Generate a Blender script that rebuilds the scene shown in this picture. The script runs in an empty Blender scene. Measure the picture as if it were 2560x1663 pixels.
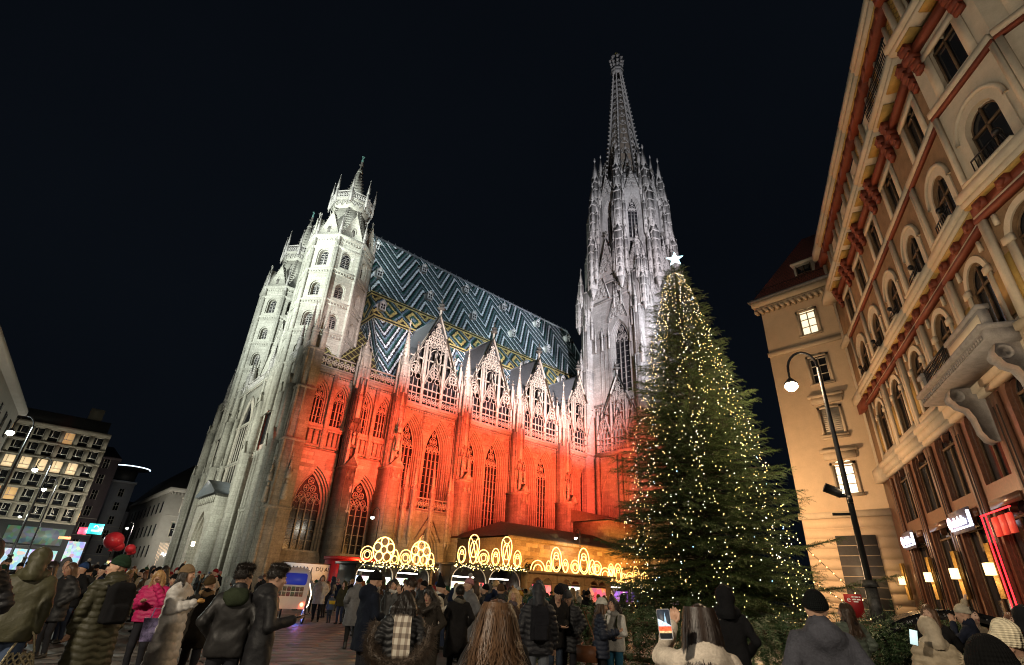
import bpy, bmesh, math, random
import numpy as np
from mathutils import Matrix, Vector
R = math.radians
random.seed(7); rng = np.random.default_rng(7)
S = bpy.context.scene
COL = S.collection

# ------------------------------------------------------------------ camera
cam = bpy.data.cameras.new('camera'); cam_o = bpy.data.objects.new('camera', cam); COL.objects.link(cam_o)
cam.sensor_width = 36; cam.lens = 18.0; cam.clip_end = 3000; cam.clip_start = 0.05
yaw, pitch, roll = R(41.0), R(26.65), R(3.0)
fw = Vector((math.sin(yaw)*math.cos(pitch), math.cos(yaw)*math.cos(pitch), math.sin(pitch)))
r0 = Vector((math.cos(yaw), -math.sin(yaw), 0)); u0 = r0.cross(fw)
rr = r0*math.cos(roll) + u0*math.sin(roll); uu = -r0*math.sin(roll) + u0*math.cos(roll)
cam_o.matrix_world = Matrix(((rr.x, uu.x, -fw.x, 0), (rr.y, uu.y, -fw.y, 0), (rr.z, uu.z, -fw.z, 1.65), (0, 0, 0, 1)))
S.camera = cam_o

# ------------------------------------------------------------------ night sky
W = bpy.data.worlds.new('World'); S.world = W; W.use_nodes = True
wn = W.node_tree; bg = wn.nodes['Background']
tc = wn.nodes.new('ShaderNodeTexCoord'); nz = wn.nodes.new('ShaderNodeTexNoise'); nz.inputs['Scale'].default_value = 1.6; nz.inputs['Detail'].default_value = 5
mx = wn.nodes.new('ShaderNodeMix'); mx.data_type = 'RGBA'
mx.inputs[6].default_value = (.0016, .0023, .0038, 1); mx.inputs[7].default_value = (.0034, .0049, .0076, 1)
wn.links.new(tc.outputs['Generated'], nz.inputs['Vector']); wn.links.new(nz.outputs['Fac'], mx.inputs[0]); wn.links.new(mx.outputs[2], bg.inputs['Color'])
bg.inputs['Strength'].default_value = 1.0

S.view_settings.view_transform = 'Standard'; S.view_settings.look = 'None'; S.view_settings.exposure = 0.0; S.view_settings.gamma = 1
S.render.engine = 'CYCLES'; S.cycles.use_denoising = True; S.cycles.max_bounces = 4; S.cycles.diffuse_bounces = 2; S.cycles.glossy_bounces = 2
S.cycles.transmission_bounces = 2; S.cycles.transparent_max_bounces = 6; S.cycles.caustics_reflective = False; S.cycles.caustics_refractive = False
S.cycles.sample_clamp_indirect = 3.0; S.cycles.use_light_tree = True; S.cycles.filter_width = 1.1

# ------------------------------------------------------------------ helpers: tagging
def tag(o, label=None, cat=None, group=None, kind=None):
    if label: o['label'] = label
    if cat: o['category'] = cat
    if group: o['group'] = group
    if kind: o['kind'] = kind
    return o
def par(o, p):
    if p is not None:
        o.parent = p
        if p.get('_abs'): o.matrix_parent_inverse = Matrix.Translation(p['_loc']).inverted()
    return o
def empty(name, loc=(0, 0, 0), rz=0, absolute=False):
    o = bpy.data.objects.new(name, None); COL.objects.link(o); o.location = loc; o.rotation_euler.z = rz; o.empty_display_size = .2
    if absolute: o['_abs'] = 1; o['_loc'] = tuple(loc)
    return o
class MB:
    def __init__(s): s.V = []; s.F = []; s.M = []; s.n = 0; s.m = 0; s.fr()
    def fr(s, O=(0, 0, 0), U=(1, 0, 0), N=(0, 1, 0), Z=(0, 0, 1)):
        s.O = np.array(O, float); s.A = np.array([U, N, Z], float); return s
    def add(s, v, f):
        v = np.asarray(v, float).reshape(-1, 3) @ s.A + s.O
        n = s.n; s.V.append(v); s.n += len(v)
        s.F.extend([[i+n for i in q] for q in f]); s.M.extend([s.m]*len(f))
    def box(s, a0, a1, b0, b1, c0, c1):
        s.add([(a0,b0,c0),(a1,b0,c0),(a1,b1,c0),(a0,b1,c0),(a0,b0,c1),(a1,b0,c1),(a1,b1,c1),(a0,b1,c1)],
              [(0,3,2,1),(4,5,6,7),(0,1,5,4),(1,2,6,5),(2,3,7,6),(3,0,4,7)])
    def quad(s, a, b, c, d): s.add([a, b, c, d], [(0, 1, 2, 3)])
    def tri(s, a, b, c): s.add([a, b, c], [(0, 1, 2)])
    def poly(s, pts): s.add(pts, [tuple(range(len(pts)))])
    def extr(s, poly, w0, w1):                 # poly of (u,z), extruded along w
        n = len(poly)
        v = [(p[0], w0, p[1]) for p in poly]+[(p[0], w1, p[1]) for p in poly]
        s.add(v, [tuple(range(n)), tuple(range(2*n-1, n-1, -1))]+[(i, (i+1) % n, n+(i+1) % n, n+i) for i in range(n)])
    def frus(s, x, y, z0, z1, r0, r1, n=8, a0=None, cap=True):
        a0 = math.pi/n if a0 is None else a0
        v = [(x+r0*math.cos(a0+2*math.pi*i/n), y+r0*math.sin(a0+2*math.pi*i/n), z0) for i in range(n)]
        if r1 < 1e-4:
            v.append((x, y, z1)); f = [(i, (i+1) % n, n) for i in range(n)]
        else:
            v += [(x+r1*math.cos(a0+2*math.pi*i/n), y+r1*math.sin(a0+2*math.pi*i/n), z1) for i in range(n)]
            f = [(i, (i+1) % n, n+(i+1) % n, n+i) for i in range(n)]
            if cap: f.append(tuple(range(n, 2*n)))
        if cap: f.append(tuple(range(n-1, -1, -1)))
        s.add(v, f)
    def tube(s, pts, r, n=6, closed=False, r1=None, cap=True):
        P = np.array(pts, float); m = len(P)
        if closed: T = np.roll(P, -1, 0)-np.roll(P, 1, 0)
        else: T = np.gradient(P, axis=0)
        T /= np.linalg.norm(T, axis=1)[:, None]+1e-9
        ref = np.array([0, 0, 1.]) if np.abs(T[:, 2]).mean() < .8 else np.array([1., .01, 0])
        if closed and m > 2:
            ref = np.cross(P[0]-P.mean(0), P[1]-P.mean(0)); ref = ref/(np.linalg.norm(ref)+1e-9)
        A = np.cross(T, ref); A /= np.linalg.norm(A, axis=1)[:, None]+1e-9; B = np.cross(T, A)
        rad = np.full(m, r) if r1 is None else np.linspace(r, r1, m)
        if np.ndim(r) > 0: rad = np.array(r)
        an = np.arange(n)*2*np.pi/n
        v = P[:, None]+rad[:, None, None]*(np.cos(an)[None, :, None]*A[:, None]+np.sin(an)[None, :, None]*B[:, None])
        f = []
        for i in range(m if closed else m-1):
            j = (i+1) % m
            f += [(i*n+k, i*n+(k+1) % n, j*n+(k+1) % n, j*n+k) for k in range(n)]
        if not closed and cap: f += [tuple(range(n)), tuple(range(m*n-1, m*n-n-1, -1))]
        s.add(v.reshape(-1, 3), f)
    def octa(s, x, y, z, rx, ry=None, rz=None):
        ry = rx if ry is None else ry; rz = rx if rz is None else rz
        s.add([(x+rx,y,z),(x,y+ry,z),(x-rx,y,z),(x,y-ry,z),(x,y,z+rz),(x,y,z-rz)], [(0,1,4),(1,2,4),(2,3,4),(3,0,4),(1,0,5),(2,1,5),(3,2,5),(0,3,5)])
    def ball(s, x, y, z, rx, ry=None, rz=None, n=10, m=6):
        ry = rx if ry is None else ry; rz = rx if rz is None else rz
        v = [(x, y, z-rz)]
        for j in range(1, m):
            t = -math.pi/2+math.pi*j/m
            v += [(x+rx*math.cos(t)*math.cos(2*math.pi*i/n), y+ry*math.cos(t)*math.sin(2*math.pi*i/n), z+rz*math.sin(t)) for i in range(n)]
        v.append((x, y, z+rz)); f = []
        for i in range(n):
            f.append((0, 1+(i+1) % n, 1+i)); f.append((len(v)-1, len(v)-1-n+i, len(v)-1-n+(i+1) % n))
            for j in range(m-2): a = 1+j*n; f.append((a+i, a+(i+1) % n, a+n+(i+1) % n, a+n+i))
        s.add(v, f)
    def ring(s, u, z, r, t, w=0, n=14, k=4, rz=None):   # ring in the u-z plane
        rz = r if rz is None else rz
        s.tube([(u+r*math.cos(2*math.pi*i/n), w, z+rz*math.sin(2*math.pi*i/n)) for i in range(n)], t, k, closed=True)
def mesh(name, mb, mats, smooth=False):
    me = bpy.data.meshes.new(name)
    V = np.concatenate(mb.V) if mb.V else np.zeros((0, 3))
    L = [len(f) for f in mb.F]; idx = np.fromiter((i for f in mb.F for i in f), np.int32)
    me.vertices.add(len(V)); me.vertices.foreach_set('co', V.astype(np.float32).ravel())
    me.loops.add(len(idx)); me.loops.foreach_set('vertex_index', idx)
    me.polygons.add(len(L)); st = np.concatenate([[0], np.cumsum(L)[:-1]]).astype(np.int32) if L else np.zeros(0, np.int32)
    me.polygons.foreach_set('loop_start', st); me.polygons.foreach_set('loop_total', np.array(L, np.int32))
    for m in (mats if isinstance(mats, (list, tuple)) else [mats]): me.materials.append(m)
    if any(mb.M): me.polygons.foreach_set('material_index', np.array(mb.M, np.int32))
    if smooth: me.polygons.foreach_set('use_smooth', np.ones(len(L), bool))
    me.update(calc_edges=True)
    return me
def obj(name, mb, mats, parent=None, smooth=False):
    o = bpy.data.objects.new(name, mesh(name, mb, mats, smooth) if isinstance(mb, MB) else mb); COL.objects.link(o)
    return par(o, parent)
def inst(name, me, parent=None, loc=(0, 0, 0), rz=0, sc=1):
    o = bpy.data.objects.new(name, me); COL.objects.link(o); o.location = loc; o.rotation_euler.z = rz
    if sc != 1: o.scale = (sc, sc, sc) if np.ndim(sc) == 0 else sc
    return par(o, parent)
def copy_tree(o, parent=None):
    c = o.copy(); COL.objects.link(c); c.parent = parent
    for ch in list(o.children): copy_tree(ch, c)
    return c
def struct(name, mb, mats, **k): return tag(obj(name, mb, mats, **k), kind='structure')

# ------------------------------------------------------------------ helpers: materials
def newmat(name):
    m = bpy.data.materials.new(name); m.use_nodes = True; return m, m.node_tree, m.node_tree.nodes['Principled BSDF']
def nd(nt, t, **k):
    n = nt.nodes.new(t)
    for a, v in k.items():
        if a.startswith('i_'): n.inputs[a[2:].replace('_', ' ')].default_value = v
        else: setattr(n, a, v)
    return n
def ln(nt, a, b): nt.links.new(a, b)
def rgb(c): return (c[0], c[1], c[2], 1)
def mth(nt, op, a, b=None, c=None):
    n = nt.nodes.new('ShaderNodeMath'); n.operation = op
    for i, v in enumerate((a, b, c)):
        if v is None: continue
        if isinstance(v, (int, float)): n.inputs[i].default_value = v
        else: nt.links.new(v, n.inputs[i])
    return n.outputs[0]
def mixc(nt, fac, a, b, bt='MIX'):
    n = nt.nodes.new('ShaderNodeMix'); n.data_type = 'RGBA'; n.blend_type = bt
    for i, v in ((0, fac), (6, a), (7, b)):
        if isinstance(v, (int, float)): n.inputs[i].default_value = v
        elif isinstance(v, tuple): n.inputs[i].default_value = rgb(v)
        else: nt.links.new(v, n.inputs[i])
    return n.outputs[2]
def noise(nt, vec, scale, detail=4, rough=.55):
    n = nd(nt, 'ShaderNodeTexNoise'); n.inputs['Scale'].default_value = scale; n.inputs['Detail'].default_value = detail; n.inputs['Roughness'].default_value = rough
    if vec is not None: ln(nt, vec, n.inputs['Vector'])
    return n.outputs['Fac']
def ramp(nt, fac, stops, mode='LINEAR'):
    n = nd(nt, 'ShaderNodeValToRGB'); cr = n.color_ramp; cr.interpolation = mode
    while len(cr.elements) < len(stops): cr.elements.new(.5)
    for e, (p, c) in zip(cr.elements, stops): e.position = p; e.color = rgb(c) if np.ndim(c) else (c, c, c, 1)
    ln(nt, fac, n.inputs[0]); return n.outputs[0]
def bump(nt, b, h, strength=.4, dist=.02):
    n = nd(nt, 'ShaderNodeBump'); n.inputs['Strength'].default_value = strength; n.inputs['Distance'].default_value = dist
    ln(nt, h, n.inputs['Height']); ln(nt, n.outputs[0], b.inputs['Normal'])
def plain(name, c, rough=.6, metal=0, var=.25, scale=6, bmp=.15, bd=.01, spec=.3, coat=0):
    m, nt, b = newmat(name); t = nd(nt, 'ShaderNodeTexCoord')
    f = noise(nt, t.outputs['Object'], scale, 5); f2 = noise(nt, t.outputs['Object'], scale*7, 3)
    k = mth(nt, 'ADD', mth(nt, 'MULTIPLY', f, .65), mth(nt, 'MULTIPLY', f2, .35))
    lo = tuple(x*(1-var) for x in c); hi = tuple(min(1, x*(1+var)) for x in c)
    ln(nt, ramp(nt, k, [(.3, lo), (.7, hi)]), b.inputs['Base Color'])
    b.inputs['Roughness'].default_value = rough; b.inputs['Metallic'].default_value = metal; b.inputs['Specular IOR Level'].default_value = spec
    if coat: b.inputs['Coat Weight'].default_value = coat
    if bmp: bump(nt, b, k, bmp, bd)
    return m
def wallvec(nt):                                   # (along the wall, up) whatever way the wall faces
    t = nd(nt, 'ShaderNodeTexCoord'); g = nd(nt, 'ShaderNodeNewGeometry')
    s = nd(nt, 'ShaderNodeSeparateXYZ'); ln(nt, t.outputs['Object'], s.inputs[0])
    q = nd(nt, 'ShaderNodeSeparateXYZ'); ln(nt, g.outputs['True Normal'], q.inputs[0])
    isx = mth(nt, 'GREATER_THAN', mth(nt, 'ABSOLUTE', q.outputs[0]), mth(nt, 'ABSOLUTE', q.outputs[1]))
    u = mth(nt, 'ADD', mth(nt, 'MULTIPLY', s.outputs[1], isx), mth(nt, 'MULTIPLY', s.outputs[0], mth(nt, 'SUBTRACT', 1, isx)))
    c = nd(nt, 'ShaderNodeCombineXYZ'); ln(nt, u, c.inputs[0]); ln(nt, s.outputs[2], c.inputs[1])
    return t.outputs['Object'], c.outputs[0], u, s.outputs[2]
def ashlar(name, c1, c2, dark=.35, bw=.95, rh=.42, soot=.5, bstr=.5, streak=(.5, .07), sootc=(.05, .047, .042), rough=.85):
    m, nt, b = newmat(name); o, uv, u, z = wallvec(nt)
    br = nd(nt, 'ShaderNodeTexBrick'); ln(nt, uv, br.inputs['Vector'])
    for k, v in (('Scale', 1), ('Mortar Size', .012), ('Mortar Smooth', .3), ('Bias', 0), ('Brick Width', bw), ('Row Height', rh)): br.inputs[k].default_value = v
    br.inputs['Color1'].default_value = rgb(c1); br.inputs['Color2'].default_value = rgb(c2); br.inputs['Mortar'].default_value = rgb(tuple(x*.55 for x in c1))
    n1 = noise(nt, o, .35, 5); n2 = noise(nt, o, 5, 6, .65)
    col = mixc(nt, 1.0, br.outputs['Color'], ramp(nt, n2, [(.3, .68), (.7, 1.15)]), 'MULTIPLY')
    cv = nd(nt, 'ShaderNodeCombineXYZ'); ln(nt, mth(nt, 'MULTIPLY', u, streak[0]), cv.inputs[0]); ln(nt, mth(nt, 'MULTIPLY', z, streak[1]), cv.inputs[1])
    st = noise(nt, cv.outputs[0], 1.6, 6, .62)
    so = mth(nt, 'MULTIPLY', ramp(nt, st, [(.5, 0.), (.68, 1.)]), ramp(nt, n1, [(.35, .25), (.65, 1.)]))
    col = mixc(nt, mth(nt, 'MULTIPLY', so, soot), col, sootc)
    ln(nt, col, b.inputs['Base Color']); b.inputs['Roughness'].default_value = rough; b.inputs['Specular IOR Level'].default_value = .2
    h = mth(nt, 'ADD', mth(nt, 'MULTIPLY', br.outputs['Fac'], -.6), mth(nt, 'MULTIPLY', n2, .5))
    bump(nt, b, h, bstr, .03)
    return m
def glow(name, c, s, sample=True):
    m, nt, b = newmat(name); b.inputs['Base Color'].default_value = rgb(tuple(min(1, x) for x in c)); b.inputs['Emission Color'].default_value = rgb(c); b.inputs['Emission Strength'].default_value = s
    if not sample: m.cycles.emission_sampling = 'NONE'
    return m
def glass(name, c=(.01, .012, .015), rough=.12, spec=.5):
    m, nt, b = newmat(name); t = nd(nt, 'ShaderNodeTexCoord')
    ln(nt, mixc(nt, noise(nt, t.outputs['Object'], 2.5, 2), tuple(x*.5 for x in c), tuple(x*1.6 for x in c)), b.inputs['Base Color'])
    b.inputs['Roughness'].default_value = rough; b.inputs['Specular IOR Level'].default_value = spec
    return m
STONE = ashlar('limestone', (.36, .33, .275), (.27, .245, .2), soot=.75)
STONEW = ashlar('pale_limestone', (.42, .405, .35), (.34, .325, .28), soot=.55, bw=1.1, rh=.48)
STONET = ashlar('grey_limestone', (.40, .38, .36), (.31, .295, .28), soot=.6, bw=1.0, rh=.45)
SOOT = plain('sooty_stone', (.10, .092, .082), .9, var=.5, scale=3, bmp=.5, bd=.03)
TRIM = plain('carved_limestone', (.37, .34, .29), .85, var=.35, scale=4, bmp=.6, bd=.04)
TRIMT = plain('weathered_tracery', (.34, .32, .30), .85, var=.4, scale=3, bmp=.6, bd=.04)
LEAD = plain('leaded_roof', (.13, .145, .16), .55, var=.25, scale=3, bmp=.2, metal=.2)
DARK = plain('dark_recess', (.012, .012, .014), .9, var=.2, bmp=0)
PANE = glass('leaded_glass', (.012, .012, .014), .18)
IRON = plain('black_iron', (.02, .02, .022), .45, metal=.6, var=.2, bmp=.1)
WOOD = plain('brown_wood', (.10, .062, .035), .7, var=.35, scale=4, bmp=.3)

def spot(name, loc, target, energy, color, size=40, blend=.6, rad=.4, parent=None):
    l = bpy.data.lights.new(name, 'SPOT'); l.energy = energy; l.color = color; l.spot_size = R(size); l.spot_blend = blend; l.shadow_soft_size = rad
    o = bpy.data.objects.new(name, l); COL.objects.link(o); o.location = loc
    o.rotation_euler = (Vector(target)-Vector(loc)).to_track_quat('-Z', 'Y').to_euler(); return par(o, parent)
def point(name, loc, energy, color, rad=.15, parent=None):
    l = bpy.data.lights.new(name, 'POINT'); l.energy = energy; l.color = color; l.shadow_soft_size = rad
    o = bpy.data.objects.new(name, l); COL.objects.link(o); o.location = loc; return par(o, parent)

# ------------------------------------------------------------------ floodlights of the square (assumed on roofs and masts round the cathedral)
spot('flood_west', (-40, 44, 26), (21, 74, 46), 640000, (.90, 1.0, .93), 42, 1.0)
spot('flood_west_low', (-8.5, 62, 22), (19, 76, 16), 52000, (.97, 1.0, .84), 70, 1.0)
spot('flood_southwest', (4, 10, 27), (23, 66, 50), 170000, (.92, 1.0, .97), 19, .8)
spot('flood_roof', (44, -20, 34), (46, 70, 49), 190000, (.82, .91, 1.0), 24, .8)
spot('flood_roof_east', (44, -20, 34), (70, 70, 50), 230000, (.82, .91, 1.0), 28, .8)
for x, e in ((26, 150000), (37, 300000), (47, 330000), (57, 350000), (67, 360000)): spot('flood_gable', (min(x-16, 33), 12, 25), (x, 59, 31.5), e*1.1, (1.0, .82, .81), 22, 1.0)
spot('flood_tower', (30, 8, 27), (78, 52, 54), 250000, (.95, .88, .97), 44, 1.0)
spot('flood_tower_south', (60, -14, 26), (79, 50, 54), 180000, (.90, .88, 1.0), 40, .8)
spot('flood_spire', (28, 2, 29), (79, 53, 98), 270000, (.86, .90, 1.0), 34, .8)
REDC = (1.0, .078, .034)
for x, y, z, tx, tz, e, s_ in ((31, 9, 13, 26.0, 15, 260000, 14), (28, 9, 13, 30, 15.5, 240000, 19), (19, 10, 14, 37, 16, 290000, 21), (26, 9, 15, 46, 17, 320000, 21), (33, 8, 16, 55, 17.5, 330000, 21), (34, 17, 16, 63, 18, 270000, 22), (34, 18, 16, 71, 20, 250000, 25)):
    spot('red_flood', (x, y, z), (tx, 59, tz+1.6), e*.95, REDC, s_+7, 1.0, .3)
# ================================================================== gothic kit
def arch(uc, hw, zs, za, n=7):
    H = max(za-zs, .05); r = (hw*hw+H*H)/(2*hw); c = uc-hw+r; a1 = math.atan2(H, uc-c)
    L = [(c+r*math.cos(math.pi+(a1-math.pi)*i/n), zs+r*math.sin(math.pi+(a1-math.pi)*i/n)) for i in range(n+1)]
    return L+[(2*uc-p[0], p[1]) for p in L[-2::-1]]
def rarch(uc, hw, zs, n=10): return [(uc-hw*math.cos(math.pi*i/n), zs+hw*math.sin(math.pi*i/n)) for i in range(n+1)]
def outl(uc, hw, zl, zs, za, rnd=False): return [(uc-hw, zl)]+(rarch(uc, hw, zs, 14) if rnd else arch(uc, hw, zs, za))+[(uc+hw, zl)]
def strip(mb, A, wa, B, wb):
    n = len(A); mb.add([(p[0], wa, p[1]) for p in A]+[(p[0], wb, p[1]) for p in B], [(i, i+1, n+i+1, n+i) for i in range(n-1)])
def arch_panel(mb, u0, u1, z0, z1, w, uc, hw, zl, zs, za, orders=(), rnd=False):
    q = lambda a, b, c, d: mb.quad((a, w, c), (b, w, c), (b, w, d), (a, w, d)) if b-a > 1e-3 and d-c > 1e-3 else None
    q(u0, uc-hw, z0, z1); q(uc+hw, u1, z0, z1); q(uc-hw, uc+hw, z0, zl)
    a = outl(uc, hw, zl, zs, za, rnd); t = a[1:-1]
    mb.add([(p[0], w, p[1]) for p in t]+[(p[0], w, z1) for p in t], [(i, i+1, len(t)+i+1, len(t)+i) for i in range(len(t)-1)])
    for d, e in orders:
        strip(mb, a, w, a, w-e); mb.quad((uc-hw, w, zl), (uc+hw, w, zl), (uc+hw, w-e, zl), (uc-hw, w-e, zl))
        hw -= d; za -= d*1.15; w -= e
        b = outl(uc, hw, zl, zs, za, rnd); strip(mb, a, w, b, w); a = b
    return hw, za, w
def quatre(mb, u, z, r, t, w=0, rot=0, k=3):
    for i in range(4):
        a = rot+i*math.pi/2; mb.ring(u+r*.5*math.cos(a), z+r*.5*math.sin(a), r*.46, t, w, 8, k)
def gwindow(parent, F, uc, hw, zl, zs, za, w, lights, mat, pane=None, t=.07, name='window', head=True, bars=True):
    m = MB().fr(**F); m.poly([(p[0], w-.06, p[1]) for p in outl(uc, hw, zl, zs, za)])
    o = obj(name, m, pane or PANE, parent)
    for i in range(1, lights):
        m = MB().fr(**F); u = uc-hw+2*hw*i/lights; m.box(u-t, u+t, w-.05, w+.16, zl, zs+.1); obj('mullion', m, mat, o)
    m = MB().fr(**F); lw = 2*hw/lights; wt = w+.06
    for i in range(lights):
        c = uc-hw+lw*(i+.5); m.tube([(p[0], wt, p[1]) for p in arch(c, lw*.5, zs-.1, zs+lw*.75, 4)], t*.8, 4)
        if head and lights > 1: m.ring(c, zs+lw*.15, lw*.3, t*.5, wt, 8, 3)
    if head:
        rows = lights-1; dz_ = max(lw*.7, (za-zs-lw*1.15)/(rows-.15)); z = zs+lw*.95
        for k in range(rows):
            n = lights-1-k
            if n < 1 or z > za-lw*.25: break
            for i in range(n):
                u = uc+(i-(n-1)/2)*lw; r = lw*.44
                m.ring(u, z, r, t*.7, wt, 10, 3, rz=max(r, dz_*.48)); quatre(m, u, z, r*.92, t*.4, wt, math.pi/4*(k % 2))
            z += dz_
        m.tube([(p[0], wt, p[1]) for p in arch(uc, hw*.97, zs, za-.04)], t, 4)
    if bars:
        zz = zl+1.0
        while zz < zs: m.box(uc-hw, uc+hw, w-.03, w, zz-.025, zz+.025); zz += 1.05
    obj('tracery', m, mat, o)
    return o
def crock(mb, x, y, z, r): mb.octa(x, y, z, r, r, r*.8)
def finial(mb, x, y, z, s):
    mb.frus(x, y, z, z+s*2.2, s*.16, s*.10, 5); mb.octa(x, y, z+s*.8, s*.55, s*.55, s*.26); mb.octa(x, y, z+s*1.5, s*.38, s*.38, s*.2); mb.octa(x, y, z+s*2.2, s*.16, s*.16, s*.35)
def pinnacle(mb, x, y, z0, w, hs, hp, crk=True, gab=True, a=math.pi/4):
    h = w/2; r = h*1.414; mb.m = 0
    mb.frus(x, y, z0, z0+hs, r, r*.97, 4, a); mb.frus(x, y, z0+hs-.12*w, z0+hs, r*1.12, r*1.2, 4, a)
    if hs > 3.6:
        mb.frus(x, y, z0-1.7*w, z0, .08*w, r, 4, a)
        nn_ = int(hs/2.6)
        for i in range(1, nn_+1):
            zz = z0+hs*i/(nn_+1); mb.frus(x, y, zz, zz+.12*w, r*1.1, r*1.16, 4, a)
            for k in range(4):
                t = a+math.pi/4+k*math.pi/2; c, s_ = math.cos(t), math.sin(t); v = [(x+c*h*1.06-s_*q*h, y+s_*h*1.06+c*q*h, zz+zo) for q, zo in ((-.8, -w*1.0), (.8, -w*1.0), (0, w*.25))]; mb.add(v+[(p[0]-c*h*.2, p[1]-s_*h*.2, p[2]) for p in v], [(0, 1, 2), (0, 2, 5, 3), (1, 4, 5, 2)]); mb.m = 1; mb.octa(x+c*h*1.12, y+s_*h*1.12, zz+w*.3, w*.13); mb.m = 0
        for k in range(4): t = a+k*math.pi/2; mb.box(x+r*math.cos(t)-.05*w, x+r*math.cos(t)+.05*w, y+r*math.sin(t)-.05*w, y+r*math.sin(t)+.05*w, z0, z0+hs)
    if gab:
        for k in range(4):
            t = a+math.pi/4+k*math.pi/2; c, s_ = math.cos(t), math.sin(t); n = (c, s_); tt = (-s_, c)
            def P(u, v, z): return (x+n[0]*v+tt[0]*u, y+n[1]*v+tt[1]*u, z)
            zz = z0+hs
            mb.add([P(-h*1.02, h*1.1, zz), P(h*1.02, h*1.1, zz), P(0, h*1.1, zz+w*1.15), P(-h*.9, 0, zz), P(h*.9, 0, zz), P(0, 0, zz+w*1.15)], [(0, 1, 2), (0, 2, 5, 3), (1, 4, 5, 2)])
            mb.octa(*P(0, h*1.1, zz+w*1.25), w*.1)
    mb.frus(x, y, z0+hs, z0+hs+hp, r*.88, .04, 4, a)
    if crk:
        n = max(3, int(hp/(w*.55))); mb.m = 1
        for i in range(1, n):
            f = i/n; q = r*.88*(1-f)+.05
            for k in range(4): t = a+k*math.pi/2; crock(mb, x+q*1.12*math.cos(t), y+q*1.12*math.sin(t), z0+hs+hp*f, w*.11*(1.15-.5*f))
        mb.m = 0
    finial(mb, x, y, z0+hs+hp-w*.1, w*.5)
def rake(mb, uc, hw, z0, za, w, t=.22, crk=.16, d=.35):       # two raking beams of a gable with crockets
    for sgn in (-1, 1):
        a = np.array([uc+sgn*hw, z0]); b = np.array([uc, za]); L = np.linalg.norm(b-a); n = np.array([-(b-a)[1], (b-a)[0]])/L*t*sgn*-1
        mb.m = 0; mb.extr([tuple(a), tuple(b), tuple(b-n*.0+np.array([0, t*1.2])), tuple(a-n)][:4], w-d, w+.12)
        k = int(L/(crk*5)); mb.m = 1
        for i in range(1, k):
            p = a+(b-a)*i/k-n*1.15; mb.octa(p[0], w-.1, p[1], crk, crk, crk*.8)
        mb.m = 0
def balus(mb, u0, u1, z0, z1, w, cell=.75, t=.06, k=3):
    mb.box(u0, u1, w-.18, w+.06, z1-.14, z1); mb.box(u0, u1, w-.18, w+.06, z0, z0+.12)
    n = max(1, round((u1-u0)/cell)); c = (u1-u0)/n; r = min(c*.5, (z1-z0-.26)*.5)
    for i in range(n):
        u = u0+c*(i+.5); mb.box(u0+c*i-.03, u0+c*i+.05, w-.12, w, z0, z1)
        quatre(mb, u, (z0+z1)/2, r*.95, t, w-.06, 0, k)

# ================================================================== cathedral
CATH = empty('cathedral', (50, 70, 0), absolute=True)
tag(CATH, 'gothic cathedral with zigzag tiled roof, red floodlit south wall and tall stone spire', 'cathedral')
FS = dict(O=(0, 59, 0), U=(1, 0, 0), N=(0, -1, 0)); FW = dict(O=(18.8, 0, 0), U=(0, 1, 0), N=(-1, 0, 0))

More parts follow.
